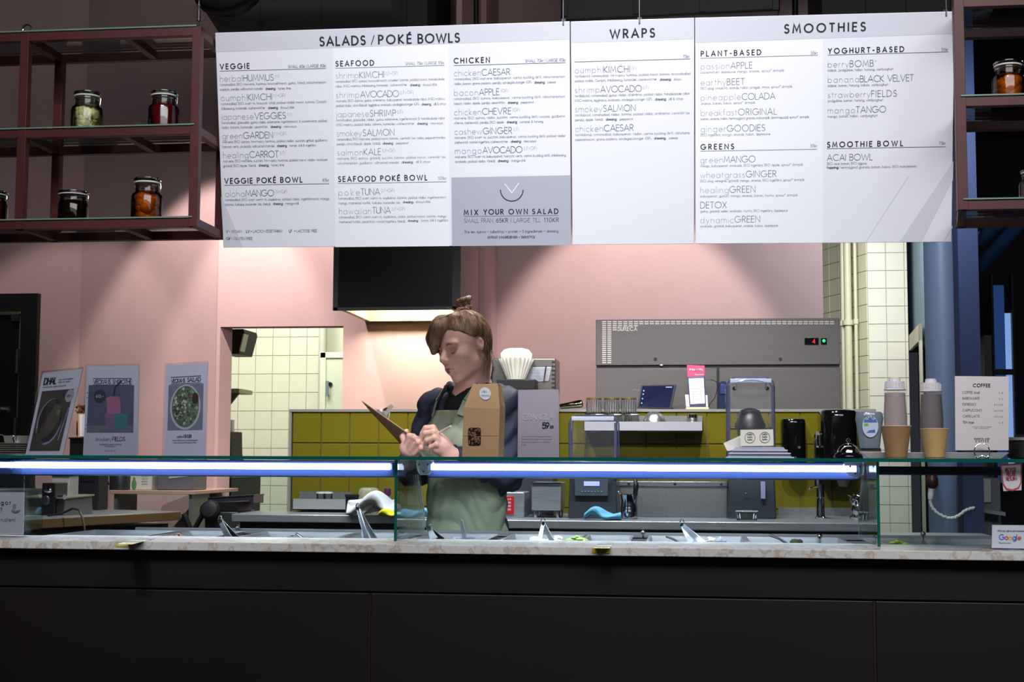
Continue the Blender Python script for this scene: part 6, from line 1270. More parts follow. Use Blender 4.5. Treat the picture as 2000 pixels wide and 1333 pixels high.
# stacked ribbed glasses on the upper shelf
GR = glass('ribbed_glass', (240, 240, 238), 1.6); GOLD = mat('gold_rim', (196, 176, 110), .25, .7)
Yg_ = YO-.09; s = mpp(1200, Yg_)
hg = P(1200, 777, Yg_).z-ZSH
for k, (px, lb) in enumerate(((1164, 'left'), (1199, 'middle'), (1232, 'right'))):
    for lv in (0, 1):
        z0 = ZSH+(0 if lv == 0 else hg*.47); hh = hg*.5 if lv == 0 else hg*.53
        t = thing('ribbed_glass', '%s ribbed drinking glass on the %s stack of the upper steel shelf' % ('lower' if lv == 0 else 'upper gold-rimmed', lb), 'glass', (P(px-(4 if lv else -2), 830, Yg_).x, Yg_, z0)); t['group'] = 'ribbed glasses stacked on the upper steel shelf'
        r0, r1 = (16*s, 13.5*s) if lv == 0 else (14.2*s, 14.8*s); m = MB(); n = 36; vs = []; fs = []
        prof = [(r0, 0), (r0, hh*.1), (r1, hh*.85), (r1*.98, hh)]
        for q, (r, z) in enumerate(prof):
            for i in range(n): a = 2*pi*i/n; rr = r*(1+(.035 if i % 2 else -.035)*(1 if 0 < q < 3 else 0)); vs.append((rr*cos(a), rr*sin(a), z))
        for q in range(3):
            for i in range(n): j = (i+1) % n; fs.append((q*n+i, q*n+j, (q+1)*n+j, (q+1)*n+i))
        m.add(vs, fs); m.build('glass_wall', GR, t, angle=10)
        m = MB(); m.shell([(r1*1.0, hh*.93), (r1*1.01, hh), (r1*.9, hh*1.0)], 30); m.build('rim', GOLD if lv else mat('glass_glint', (220, 226, 236), .1), t)
        m = MB()
        for i in range(0, 18): a = 2*pi*i/18; m.box((r1*.93*cos(a), r1*.93*sin(a), hh*.5), (.0018, .0012, hh*.75), a)
        m.build('ribs', mat('glass_rib', (226, 226, 230), .15, alpha=.4), t, kind='stuff')
t = thing('steel_bowl', 'upturned steel bowl on the upper wall shelf', 'bowl', (P(1278, 830, Yg_).x, Yg_, ZSH)); hh = P(1278, 804, Yg_).z-ZSH
m = MB(); m.lathe([(24*s, 0), (23.5*s, .004), (22*s, hh*.5), (17*s, hh*.82), (9*s, hh*.97), (0, hh)], 32); m.build('bowl_body', mat('bowl_steel', (190, 188, 184), .3, .9, bump=.2, bscale=90), t); m = MB(); m.tube([V(24*s*cos(a*pi/12), 24*s*sin(a*pi/12), .003) for a in range(25)], .002, 6); m.build('rim', CHROME, t)
t = thing('steel_tin', 'small steel tin at the right end of the upper wall shelf', 'tin', (P(1352, 830, Yg_).x, Yg_, ZSH)); hh = P(1352, 810, Yg_).z-ZSH
m = MB(); m.lathe([(9*s, 0), (10*s, .003), (10*s, hh*.9), (9.4*s, hh), (0, hh)], 24); m.build('tin_body', mat('bowl_steel', (190, 188, 184), .3, .9), t); m = MB(); m.lathe([(10.6*s, hh*.8), (10.6*s, hh), (0, hh*1.05)], 24); m.build('lid', CHROME, t)
# on the capping of the olive wall
ZCAP = oz1+.0122; Yc = YO+.03
def oncap(px, Y=Yc): return V(P(px, 800, Y).x, Y, ZCAP)
t = thing('tablet_till', 'tilted tablet with dark blue screen on the wall ledge', 'tablet', oncap(1283)); s = mpp(1283, Yc)
tp_ = lambda px, py, y=0: V((px-1283)*s, y, P(1283, py, Yc).z-ZCAP)
fc = [tp_(1246, 797, -.03), tp_(1312, 799, .0), tp_(1322, 751, .03), tp_(1253, 753, .0)]; n = (fc[1]-fc[0]).cross(fc[3]-fc[0]).normalized(); n = n if n.y < 0 else -n
m = MB(); m.slab(fc, -n*.009); m.build('case', mat('tablet_case', (30, 30, 36), .3), t, bevel=.0015)
q = lambda u, v, l=.0006: (fc[0]*(1-u)+fc[1]*u)*(1-v)+(fc[3]*(1-u)+fc[2]*u)*v+n*l
m = MB(); m.add([q(.03, .04), q(.93, .04), q(.93, .96), q(.03, .96)], [(0, 1, 2, 3)]); sc__ = m.build('screen', mat('tablet_screen', (14, 18, 50), .15, emit=.12), t, smooth=False)
m = MB()
for v in (.2, .4, .6, .75): m.add([q(.09+.02*cos(a), v+.03*sin(a), .001) for a in [k*pi/4 for k in range(8)]], [tuple(range(8))])
m.add([q(*p, .001) for p in ((.45, .52), (.56, .5), (.55, .62), (.5, .68), (.46, .62))], [(0, 1, 2, 3, 4)]); m.add([q(*p, .001) for p in ((.4, .4), (.6, .4), (.6, .43), (.4, .43))], [(0, 1, 2, 3)]); m.add([q(*p, .001) for p in ((.7, .88), (.88, .88), (.88, .91), (.7, .91))], [(0, 1, 2, 3)])
m.build('icons', mat('icon_blue', (120, 160, 240), .4, emit=.8), sc__, smooth=False, kind='stuff')
m = MB(); m.slab([tp_(1285, 800, -.01), tp_(1318, 800, .02), tp_(1300, 790, .03), tp_(1285, 790, .02)], (0, .01, 0)); m.build('stand', DARKPLASTIC, t)
t = thing('card_reader_stand', 'white stand with phone-size reader and pink sign on the wall ledge', 'card reader', oncap(1361)); s = mpp(1361, Yc)
rp_ = lambda px, py, y=0: V((px-1361)*s, y, P(1361, py, Yc).z-ZCAP)
m = MB(); m.slab([rp_(1340, 795, 0), rp_(1383, 795, 0), rp_(1382, 772, .015), rp_(1338, 771, .015)], (0, .006, 0)); m.build('back_plate', WHITEP, t, bevel=.001)
m = MB(); m.slab([rp_(1339, 801, -.03), rp_(1385, 801, -.03), rp_(1384, 796, -.03), rp_(1340, 796, -.03)], (0, .05, 0)); m.build('base', mat('stand_cream', (226, 210, 160), .4), t, bevel=.001)
m = MB(); m.slab([rp_(1347, 796, -.012), rp_(1379, 794, -.012), rp_(1376, 734, .004), rp_(1343, 736, .004)], (0, .008, 0)); ph = m.build('phone', mat('phone_blue', (24, 26, 84), .2), t, bevel=.0015)
m = MB(); m.add([rp_(1348.5, 790, -.0128), rp_(1377, 788.5, -.0128), rp_(1374.5, 739, .0025), rp_(1345.5, 740, .0025)], [(0, 1, 2, 3)]); m.build('screen', mat('phone_screen', (214, 216, 250), .2, emit=.62), ph, smooth=False)
m = MB()
for k, (y, a, b) in enumerate(((748, 1349, 1352), (753, 1350, 1362), (759, 1350, 1368), (765, 1351, 1364), (770, 1351, 1368), (774, 1351, 1362), (780, 1352, 1368))): p0 = rp_(a, y, -.012+(.0)*k); m.slab([rp_(a, y+1, -.0135+(790-y)*.00031), rp_(b, y+1, -.0135+(790-y)*.00031), rp_(b, y, -.0135+(790-y)*.00031), rp_(a, y, -.0135+(790-y)*.00031)], (0, .0004, 0))
m.build('screen_text', INKL, ph, smooth=False, kind='stuff')
m = MB(); m.slab([rp_(1343, 737, .004), rp_(1377, 736, .004), rp_(1377, 714, .008), rp_(1342, 713, .008)], (0, .004, 0)); pk = m.build('pink_sign', mat('pink_sign', (214, 56, 108), .4), t, bevel=.001)
m = MB(); strokes(m, 'Swedbank Pay', rp_(1352, 724, .003), V(1, 0, 0), V(0, 0, 1), 4*s, .2, fit=21*s); strokes(m, 'Blippa kortet', rp_(1358, 733, .003), V(1, 0, 0), V(0, 0, 1), 2.4*s, .2, fit=16*s)
m.add([rp_(1348.5+2*cos(a), 722+2*sin(a), .003) for a in [k*pi/4 for k in range(8)]], [tuple(range(8))]); m.build('sign_lettering', PAPER, pk, smooth=False, kind='stuff')
# cables behind
m = MB(); L0 = oncap(1380); pts = [rp_(1379, 743), rp_(1390, 742), rp_(1400, 746), rp_(1403, 756), rp_(1396, 778), rp_(1386, 790), rp_(1384, 800)]; m.tube([p+V(0, .01, 0) for p in pts], .0018, 6); tag(m.build('cable', BLACK, loc=oncap(1361)), 'thin black cable looping right of the card reader', 'cable')
m = MB(); m.tube([rp_(1247, 764), rp_(1240, 761), rp_(1232, 764), rp_(1230, 775), rp_(1232, 800)], .0013, 6); tag(m.build('cable', GREY, loc=oncap(1361)), 'thin grey cable left of the tablet', 'cable')
t = thing('phone_handset', 'dark blue handset standing against the tall blender hood', 'handset', oncap(1411)); s = mpp(1411, Yc)
m = MB(); m.slab([V(x*s, 0, z*s) for x, z in ((-8, 0), (9, 0), (10, 50), (6, 56), (-3, 56), (-7, 50))], (0, .04, 0)); m.build('body', mat('handset_blue', (26, 36, 66), .3), t, bevel=.003); m = MB(); m.slab([V(x*s, -.006, z*s) for x, z in ((-5, 30), (7, 30), (7, 50), (-4, 50))], (0, .006, 0)); m.build('earpiece', mat('earpiece_blue', (40, 60, 110), .3), t, bevel=.002)
t = thing('olive_scoop', 'shiny steel cup lying on its side on the wall ledge', 'cup', oncap(1115)+V(0, 0, 0)); s = mpp(1115, Yc)
m = MB(); q3 = Matrix.Rotation(radians(82), 3, 'Y'); m.lathe([(5*s, -22*s), (6.5*s, 0), (8*s, 18*s), (7.4*s, 22*s), (4*s, 24*s), (0, 24*s)], 24, (0, 0, 8.3*s), m=q3); m.build('cup_body', mat('dark_mirror', (130, 130, 110), .08, 1), t); m = MB(); m.tube([q3 @ V(6*s*cos(a*pi/8), 6*s*sin(a*pi/8), -21.5*s)+V(0, 0, 8.3*s) for a in range(17)], .0016, 6); m.build('rim', CHROME, t)
# wall dispensers and taps
YD_ = YO-.012
def disp(name, label, px0, px1, pyt, pyb, dep, nub=False):
    Y = YD_-dep; s = mpp((px0+px1)/2, Y); z0 = P(1600, pyb, Y).z; H = P(1600, pyt, Y).z-z0; t = thing(name, label, 'dispenser', (P((px0+px1)/2, 900, Y).x, Y+dep/2, z0)); w_ = (px1-px0)*s/2
    m = MB(); n = 8; vs = []
    pts = [(w_*cos(a)*(1 if 1 else 1), -dep/2*abs(sin(a))**.6) for a in [pi*i/16 for i in range(17)]]
    pts = [(x, y) for x, y in pts]+[(-w_, dep/2), (w_, dep/2)]
    k = len(pts); prof = [(0, .93), (.02, .98), (.08, 1), (.9, 1), (.96, .97), (.99, .9), (1, .8)]
    for z, sc_ in prof: vs += [(x*sc_, y*sc_ if y < 0 else y, z*H) for x, y in pts]
    fs = [(a*k+i, a*k+(i+1) % k, (a+1)*k+(i+1) % k, (a+1)*k+i) for a in range(len(prof)-1) for i in range(k)]+[tuple(range(k)), tuple((len(prof)-1)*k+i for i in range(k))]
    m.add(vs, fs); m.build('cover', mat('piano_black', (9, 9, 10), .1, coat=.6), t)
    m = MB(); m.lathe([(.006, 0), (.006, .002)], 12, (w_*.4, -dep/2-.0005, H*.35), m=Matrix.Rotation(pi/2, 3, 'X')); m.build('lock', mat('lock_grey', (100, 100, 104), .3, .5), t)
    m = MB(); m.box((0, -dep/2-.001, H*.12), (w_*.35, .002, .008)); m.build('badge', mat('badge_dull', (70, 70, 74), .4), t)
    if nub: m = MB(); m.lathe([(.02, -.03), (.022, -.02), (.03, 0), (.0, .0)], 16, (w_*.25, -.0, 0)); m.build('towel_end', mat('nub_white', (196, 186, 176), .5), t)
disp('soap_dispenser', 'small black wall soap dispenser on olive tiles', 1527, 1576, 818, 905, .10)
disp('towel_dispenser', 'large black round-topped wall towel dispenser on olive tiles', 1606, 1679, 800, 938, .19, True)
t = thing('kitchen_tap', 'tall chrome mixer tap with side lever below the soap dispenser', 'tap', on(1602, 6.0)); s = mpp(1602, 6.0); H1 = hz_(1602, 946, 6.0); H2 = hz_(1599, 850, 6.0)
m = MB(); m.lathe([(12*s, 0), (12*s, .006), (8*s, .012), (7.5*s, H1*.55), (6.5*s, H1*.56), (6.5*s, H1*.6), (8*s, H1*.62), (8*s, H1), (0, H1)], 24); m.build('body', CHROME, t)
m = MB(); m.tube([(-4*s, 0, H1*.9), (-4*s, 0, H2-14*s), (-4*s, -.01, H2-4*s), (-4*s, -.05, H2), (-4*s, -.09, H2-6*s), (-4*s, -.10, H2-24*s)], 7.5*s, 16); m.build('spout', CHROME, t)
m = MB(); m.cyl((-4*s, -.01, H1-4*s), (-22*s, -.03, H1-8*s), .004, 10, .003); m.ell((-22*s, -.03, H1-8*s), .006, 10); m.build('lever', CHROME, t)
t = thing('mixer_valve', 'squat chrome mixer valve with knobs at the right end of back counter', 'tap', on(1673, 5.95)); s = mpp(1673, 5.95)
m = MB(); m.lathe([(15*s, 0), (15*s, .01), (10*s, 10*s), (12*s, 22*s), (10*s, 30*s), (14*s, 38*s), (13*s, 46*s), (6*s, 51*s), (0, 52*s)], 20); m.build('body', CHROME, t)
m = MB(); m.ell((-6*s, -.02, 34*s), (6*s, .012, 6*s), 14); m.ell((6*s, -.02, 34*s), (6*s, .012, 6*s), 14); m.build('knob_pair', CHROME, t, kind='stuff')
m = MB(); m.tube([(0, -.02, 26*s), (7*s, -.03, 16*s), (12*s, -.04, 4*s)], .005, 8); m.tube([(-10*s, 0, 46*s), (-18*s, -.01, 50*s)], .003, 8); m.build('lever', CHROME, t)
m = MB(); a = on(1440, 6.25); b = on(1700, 6.25)
o = MB().span((X(1520, 6.28), YD_-.012, ZB), (X(1712, 6.28), YD_-.0, P(1600, 992, YD_).z)).build('steel_upstand', STEELD, smooth=False); tag(o, 'dull steel upstand below the olive tiles behind the taps', 'upstand')

# ------------------------------------------------------------------ left rear bench and what stands on it
ZL = ZB-.0; fl = Pz(30, 1016, ZL); fr_ = Pz(352, 999, ZL); dirv = (fr_-fl).normalized(); nv = V(-dirv.y, dirv.x, 0); Lb = (fr_-fl).length
rzb = math.atan2(dirv.y, dirv.x)
t = thing('prep_bench', 'steel prep bench with brown front edge behind the left case', 'bench', (fl.x, fl.y, 0), rzb)
m = MB(); m.span((0, 0, ZL-.02), (Lb, .62, ZL)); m.build('worktop', STEEL, t, bevel=.002)
m = MB(); m.span((0, -.004, ZL-.04), (Lb, .02, ZL-.003)); m.build('front_edge', mat('brown_edge', (112, 84, 54), .5, noise=.15, nscale=12, stretch=(.2, 1, 1)), t, bevel=.002)
m = MB(); m.span((0, .60, ZL), (Lb, .62, ZL+.10)); m.build('upstand', STEELD, t, bevel=.002)
m = MB(); m.span((.02, .05, .12), (Lb-.02, .6, ZL-.056)); m.build('cabinet', mat('counter_dark', (58, 58, 62), .4, .6), t, smooth=False)
for x in (.05, Lb-.05):
    for y in (.08, .56): m = MB(); m.cyl((x, y, 0), (x, y, .13), .02); m.build('leg', CHROME, t)
def onl(px, dy, dz=0):
    """point on the bench: below photo column px, dy metres behind the front edge"""
    d = ray(px, 950); d2 = V(d.x, d.y, 0); o = fl+nv*dy; k = ((o.x-CAM.x)*dirv.y-(o.y-CAM.y)*dirv.x)/(d2.x*dirv.y-d2.y*dirv.x); return V(CAM.x+d2.x*k, CAM.y+d2.y*k, ZL+dz)
def ub(name, label, cat, px, dy, w_px, h_px, dep, m_, dz=0, bevel=.003, rz=0):
    p = onl(px, dy, dz); s = mpp(px, p.y); t = thing(name, label, cat, p, rz); m = MB(); m.span((-w_px*s/2, 0, 0), (w_px*s/2, dep, h_px*s)); m.build('body', m_, t, bevel=bevel); return t, s
t, s = ub('black_mixer', 'dark upright machine with chrome dial at the left of the bench', 'machine', 95, .18, 26, 60, .12, DARKPLASTIC); m = MB(); m.ell((0, -.004, 46*s), (8*s, .008, 5*s), 14); m.build('dial', CHROME, t); m = MB(); m.ell((-.01, -.004, 28*s), (9*s, .006, 9*s), 14); m.build('rotor', mat('steel_mid', (90, 90, 94), .3, .8), t)
t, s = ub('storage_canister', 'tall off-white canister on the left bench', 'canister', 118, .42, 34, 66, .1, mat('canister_white', (188, 188, 182), .4)); m = MB(); m.box((0, .05, 68*s), (36*s, .11, 4*s)); m.build('lid', DARKPLASTIC, t)
t, s = ub('black_crate', 'dark box behind the canister on the left bench', 'box', 165, .45, 56, 82, .1, mat('night_box', (22, 24, 32), .5)); m = MB(); m.box((0, -.003, 60*s), (40*s, .004, 12*s)); m.build('hand_slot', mat('slot_dark', (10, 11, 16), .6), t)
p = onl(155, .12, 0); s = mpp(155, p.y); t = thing('steel_tray', 'sloping steel tray with pale lid on the left bench', 'tray', p, rzb)
m = MB(); m.slab([V(-40*s, 0, 0), V(40*s, 0, 0), V(36*s, .0, 34*s), V(-36*s, 0, 30*s)], (0, .24, 0)); m.build('body', STEELD, t, bevel=.003)
m = MB(); m.slab([V(-42*s, -.006, 30*s), V(40*s, -.006, 34*s), V(40*s, -.006, 37*s), V(-42*s, -.006, 33*s)], (0, .25, 0)); m.build('lid', mat('tray_lid', (176, 170, 150), .3, .4), t, bevel=.001); m = MB(); m.cyl((-44*s, -.01, 34*s), (-44*s, .02, 34*s), 5*s, 14); m.build('knob', CHROME, t)
p = onl(100, .05); m = MB(); s = mpp(130, 5.8); m.tube([V(-8*s, .02, .006), V(20*s, 0, 6*s), V(45*s, -.02, 16*s), V(58*s, -.03, 14*s), V(70*s, -.05, -2*s), V(76*s, -.06, -24*s)], .0045, 8); tag(m.build('cable', mat('cable_brown', (44, 38, 34), .5), loc=p), 'dark cable drooping over the brown bench edge', 'cable')
# shelf board with pink edge, carton and jars above the bench
zq = P(270, 966, 6.75).z; t = thing('ledge_board', 'wood ledge with pinkish front edge above the left bench', 'ledge', (P(270, 960, 6.75).x, 6.75, zq)); s = mpp(270, 6.75)
m = MB(); m.span((-56*s, 0, 0), (110*s, .68, 7*s)); m.build('board', mat('ledge_pink', (190, 150, 132), .5), t, bevel=.002); m = MB(); m.span((-50*s, .02, -.2), (-44*s, .28, 0)); m.span((96*s, .02, -.2), (102*s, .28, 0)); m.build('brackets', STEELD, t, kind='stuff')
zq += 7*s+.0005
def ol(px, Y=6.83): return V(P(px, 940, Y).x, Y, zq)
t = thing('paper_carton', 'pale paper carton with small green figure print on the ledge', 'carton', ol(275)); 
m = MB(); m.slab([V(-26*s, 0, 0), V(22*s, 0, 0), V(22*s, 0, 56*s), V(-22*s, 0, 56*s)], (0, .09, 0)); m.build('carton_body', mat('carton_white', (206, 204, 198), .6), t, bevel=.003)
m = MB(); m.ell((-13*s, -.001, 10*s), (5*s, .001, 10*s), 14); m.ell((-13*s, -.001, 21*s), (2.6*s, .001, 3.4*s), 12); m.build('green_figure', mat('figure_green', (86, 140, 84), .5), t, kind='stuff')
m = MB()
for k in range(5): strokes(m, 'quinoa', V(2*s, -.0012, (30-5*k)*s), V(1, 0, 0), V(0, 0, 1), 2.6*s, .16, fit=11*s)
m.build('print_lines', INKM, t, smooth=False, kind='stuff')
t = thing('steel_canister', 'brushed steel canister left of the carton on the ledge', 'canister', ol(235)); m = MB(); m.lathe([(19*s, 0), (20*s, .003), (20*s, 50*s), (18*s, 54*s), (0, 55*s)], 24); m.build('canister_body', mat('steel_mid', (110, 106, 104), .3, .8), t); m = MB(); m.tube([(-18*s, -.03, 10*s), (-20*s, -.045, 20*s), (-20*s, -.045, 34*s), (-18*s, -.03, 44*s)], .004, 8); m.build('handle', CHROME, t)
t = thing('grey_machine', 'grey glossy machine front right of the carton on the ledge', 'machine', ol(350)); m = MB(); m.span((-44*s, 0, 0), (28*s, .2, 60*s)); m.build('housing', mat('machine_grey', (104, 100, 110), .25), t, bevel=.006); m = MB(); m.slab([V(-20*s, -.003, 22*s), V(16*s, -.003, 26*s), V(16*s, -.003, 30*s), V(-20*s, -.003, 26*s)], (0, .003, 0)); m.build('trim_strip', mat('pale_trim2', (180, 178, 184), .3), t)
# slicer and black trays by the opening
Ysl = 6.2; s = mpp(430, Ysl); p = V(P(430, 1000, Ysl).x, Ysl, 0)
t = thing('slicing_machine', 'black slicing machine on crossed stand by the kitchen opening', 'slicer', p); zz = lambda py: P(430, py, Ysl).z
m = MB(); m.lathe([(0, 0), (15*s, .002), (19*s, .01), (19*s, .03), (15*s, .04), (0, .045)], 28, (-14*s, -.02, zz(1000)), m=Matrix.Rotation(radians(70), 3, 'X')); m.build('blade_guard', DARKPLASTIC, t)
m = MB(); m.slab([V(-26*s, 0, zz(1000)), V(36*s, 0, zz(1000)), V(30*s, 0, zz(984)), V(48*s, 0, zz(982)), V(48*s, 0, zz(978)), V(-26*s, 0, zz(982))], (0, .2, 0)); m.build('carriage', BLACK, t, bevel=.004)
m = MB(); m.span((-30*s, 0, zz(1040)), (36*s, .25, zz(1000))); m.build('motor_base', mat('slicer_grey', (52, 50, 50), .4), t, bevel=.006)
for a, b in ((-74, -40), (-36, -74)):
    m = MB(); m.tube([V(a*s, .02, zz(1005)), V(b*s, .02, zz(1075)), V(b*s, .02, .0)], .012, 10); m.build('leg', BLACK, t)
m = MB(); m.span((-20*s, .04, 0), (30*s, .2, zz(1040))); m.build('pedestal', STEELD, t)
p2 = V(P(445, 980, 6.25).x, 6.28, P(445, 985, 6.25).z+.001); t = thing('black_tray', 'black slanted tray on the slicing machine below the jar of blue tools', 'tray', p2)
m = MB(); m.slab([V(-44*s, 0, 0), V(46*s, 0, 0), V(46*s, 0, 16*s), V(-44*s, 0, 10*s)], (0, .16, 0)); m.build('tray_body', mat('tray_black', (46, 46, 54), .35), t, bevel=.003); m = MB(); m.slab([V(-44*s, -.003, 9*s), V(47*s, -.003, 15*s), V(47*s, -.003, 17*s), V(-44*s, -.003, 11*s)], (0, .165, 0)); m.build('rim', DARKPLASTIC, t)
# small black box with plant and picture on the pink wall
t = thing('wall_console', 'small black console against the pink wall between two posters', 'console', (P(152, 900, 7.3).x, 7.3, 0)); s = mpp(152, 7.3)
m = MB(); m.span((-17*s, 0, .0), (17*s, .3, P(152, 855, 7.3).z)); m.build('body', BLACK, t, bevel=.004); m = MB(); m.span((-18*s, -.01, P(152, 858, 7.3).z), (18*s, .3, P(152, 855, 7.3).z)); m.build('top', DARKPLASTIC, t)
ztp = P(152, 855, 7.3).z+.001
t = thing('picture_frame', 'leaning wooden frame with white print behind the smoothie poster', 'picture frame', (P(158, 850, 7.4).x, 7.4, ztp))
m = MB(); m.slab([V(-6*s, 0, 0), V(28*s, 0, 0), V(22*s, .04, 46*s), V(-14*s, .04, 46*s)], (0, .015, 0)); m.build('frame', mat('oak_frame', (190, 156, 96), .5), t, bevel=.001); m = MB(); m.slab([V(-2*s, -.002, 2*s), V(26*s, -.002, 2*s), V(20*s, .036, 44*s), V(-10*s, .036, 44*s)], (0, .003, 0)); m.build('print', PAPER, t)
t = thing('dried_plant', 'small dried flower bunch above the leaning frame', 'plant', (P(157, 850, 7.48).x, 7.5, ztp)); r_ = random.Random(8)
m = MB(); m.lathe([(.02, 0), (.03, .02), (.03, .09), (.02, .1)], 14); m.build('pot', mat('pot_brown', (96, 60, 44), .6), t)
m = MB(); 
for i in range(40): a, q = r_.random()*6.28, r_.random()*.035; m.box((q*cos(a), q*sin(a), .13+r_.random()*.05), (.012, .003, .016), m=Matrix.Rotation(r_.random()*3, 3, V(r_.random(), 1, r_.random()).normalized()))
for i in range(8): a = i*.8; m.tube([(0, 0, .08), (.015*cos(a), .015*sin(a), .14)], .001, 5)
m.build('dried_leaves', mat('dried_leaf', (128, 84, 58), .7, noise=.4, nscale=40), t, kind='stuff')

# ------------------------------------------------------------------ behind the right section
Yr = 8.2; s = mpp(1910, Yr); zb = P(1910, 1060, Yr).z
t = thing('steel_cabinet', 'tall steel appliance with white door behind the right glass section', 'appliance', (P(1915, 990, Yr).x, Yr, 0)); zz = lambda py: P(1910, py, Yr).z
m = MB(); m.span((-20*s, 0, .05), (40*s, .4, zz(934))); m.build('housing', STEELD, t, bevel=.004)
m = MB(); m.span((-18*s, -.02, zz(982)), (20*s, 0, zz(936))); m.build('door', mat('cabinet_white', (206, 204, 196), .35), t, bevel=.003)
m = MB(); m.span((-23*s, -.03, .05), (-19*s, 0, zz(932))); m.build('edge_post', mat('post_white', (214, 214, 206), .4), t)
m = MB(); m.slab([V(-20*s, -.12, zz(998)), V(36*s, -.16, zz(1006)), V(36*s, 0, zz(1003)), V(-20*s, 0, zz(996))], (0, 0, .02)); m.build('ledge', STEEL, t)
for x in (-14*s, 34*s): m = MB(); m.cyl((x, .05, 0), (x, .05, .06), .02); m.build('foot', BLACK, t)
Yk = 7.6; s = mpp(1850, Yk); kk = lambda px, py: P(px, py, Yk)-P(1822, 940, Yk)
t = thing('water_hose_handle', 'dark red hand shower hanging on a white spiral hose', 'hose', P(1822, 940, Yk))
m = MB(); m.tube([kk(1821, 926), kk(1820, 936), kk(1821, 948), kk(1822, 955)], [.018, .032, .03, .016], 14); m.build('grip', mat('maroon_grip', (64, 30, 30), .35), t)
m = MB(); m.tube([kk(1819, 955), kk(1818, 966), kk(1817, 976)], [.014, .016, .012], 12); m.build('collar', WHITEP, t)
cp = [(1817, 976), (1817, 984), (1821, 993), (1829, 1002), (1841, 1009), (1853, 1013), (1864, 1012), (1875, 1006), (1885, 998), (1896, 994), (1904, 993)]
pts = []
for i in range(len(cp)-1):
    for k in range(6): u = k/6; a = V(*cp[i], 0)*(1-u)+V(*cp[i+1], 0)*u; pts.append(kk(a.x, a.y+.9*sin((i*6+k)*1.6)))
m = MB(); m.tube(pts, [.0075+.0012*(i % 2) for i in range(len(pts))], 8); m.build('hose', mat('hose_white', (214, 214, 204), .4), t)
m = MB(); m.tube([kk(1822, 930), kk(1822, 922), kk(1822, 918)+V(.08, .3, 0), kk(1822, 918)+V(.2, 1.15, 0)], .012, 8); m.build('wall_bracket', BLACK, t)
m = MB(); m.span((X(1716, 6.4), 6.4, P(1800, 1052, 6.4).z-.03), (X(2060, 6.4), 6.9, P(1800, 1052, 6.4).z)); o = m.build('steel_table', STEEL, bevel=.003); L1 = o; 
t = thing('side_table', 'low steel table behind the right glass section', 'table', (0, 0, 0)); bpy.data.objects.remove(o)
t.location = (X(1716, 6.4), 6.4, 0); zt_ = P(1800, 1052, 6.4).z; wt_ = X(1960, 6.4)-X(1716, 6.4)
m = MB(); m.span((0, 0, zt_-.03), (wt_, .5, zt_)); m.build('table_top', STEEL, t, bevel=.003)
for x in (.04, wt_-.04):
    for y in (.04, .46): m = MB(); m.cyl((x, y, 0), (x, y, zt_-.03), .018); m.build('leg', STEELD, t)
# ------------------------------------------------------------------ person: smooth-union distance field, meshed with surface nets
def cap(a, b, ra, rb=None, k=.015): return ('c', np.array(a, 'f'), np.array(b, 'f'), ra, ra if rb is None else rb, k)
def ell(c, r, R=None, k=.02): return ('e', np.array(c, 'f'), np.array(r, 'f'), np.eye(3, dtype='f') if R is None else np.array(R, 'f'), None, k)
def pd(p, q):
    if q[0] == 'c':
        _, a, b, ra, rb, _k = q; ab = b-a; h = np.clip(((p-a) @ ab)/max(1e-9, float(ab @ ab)), 0, 1)
        return np.linalg.norm(p-a-h[:, None]*ab, axis=1)-(ra+(rb-ra)*h)
    _, c, r, R, _n, _k = q; u = (p-c) @ R     # into the local frame
    k0 = np.linalg.norm(u/r, axis=1); k1 = np.linalg.norm(u/(r*r), axis=1)+1e-9; return k0*(k0-1)/k1
def smin(a, b, k): h = np.clip(.5+.5*(b-a)/k, 0, 1); return b*(1-h)+a*h-k*h*(1-h)
def union(p, prims, sub=(), grow=0):
    d = np.full(len(p), 9., 'f')
    for q in prims: d = smin(pd(p, q), d, q[-1])
    d = d-grow
    for q in sub: d = -smin(-d, pd(p, q), q[-1])
    return d
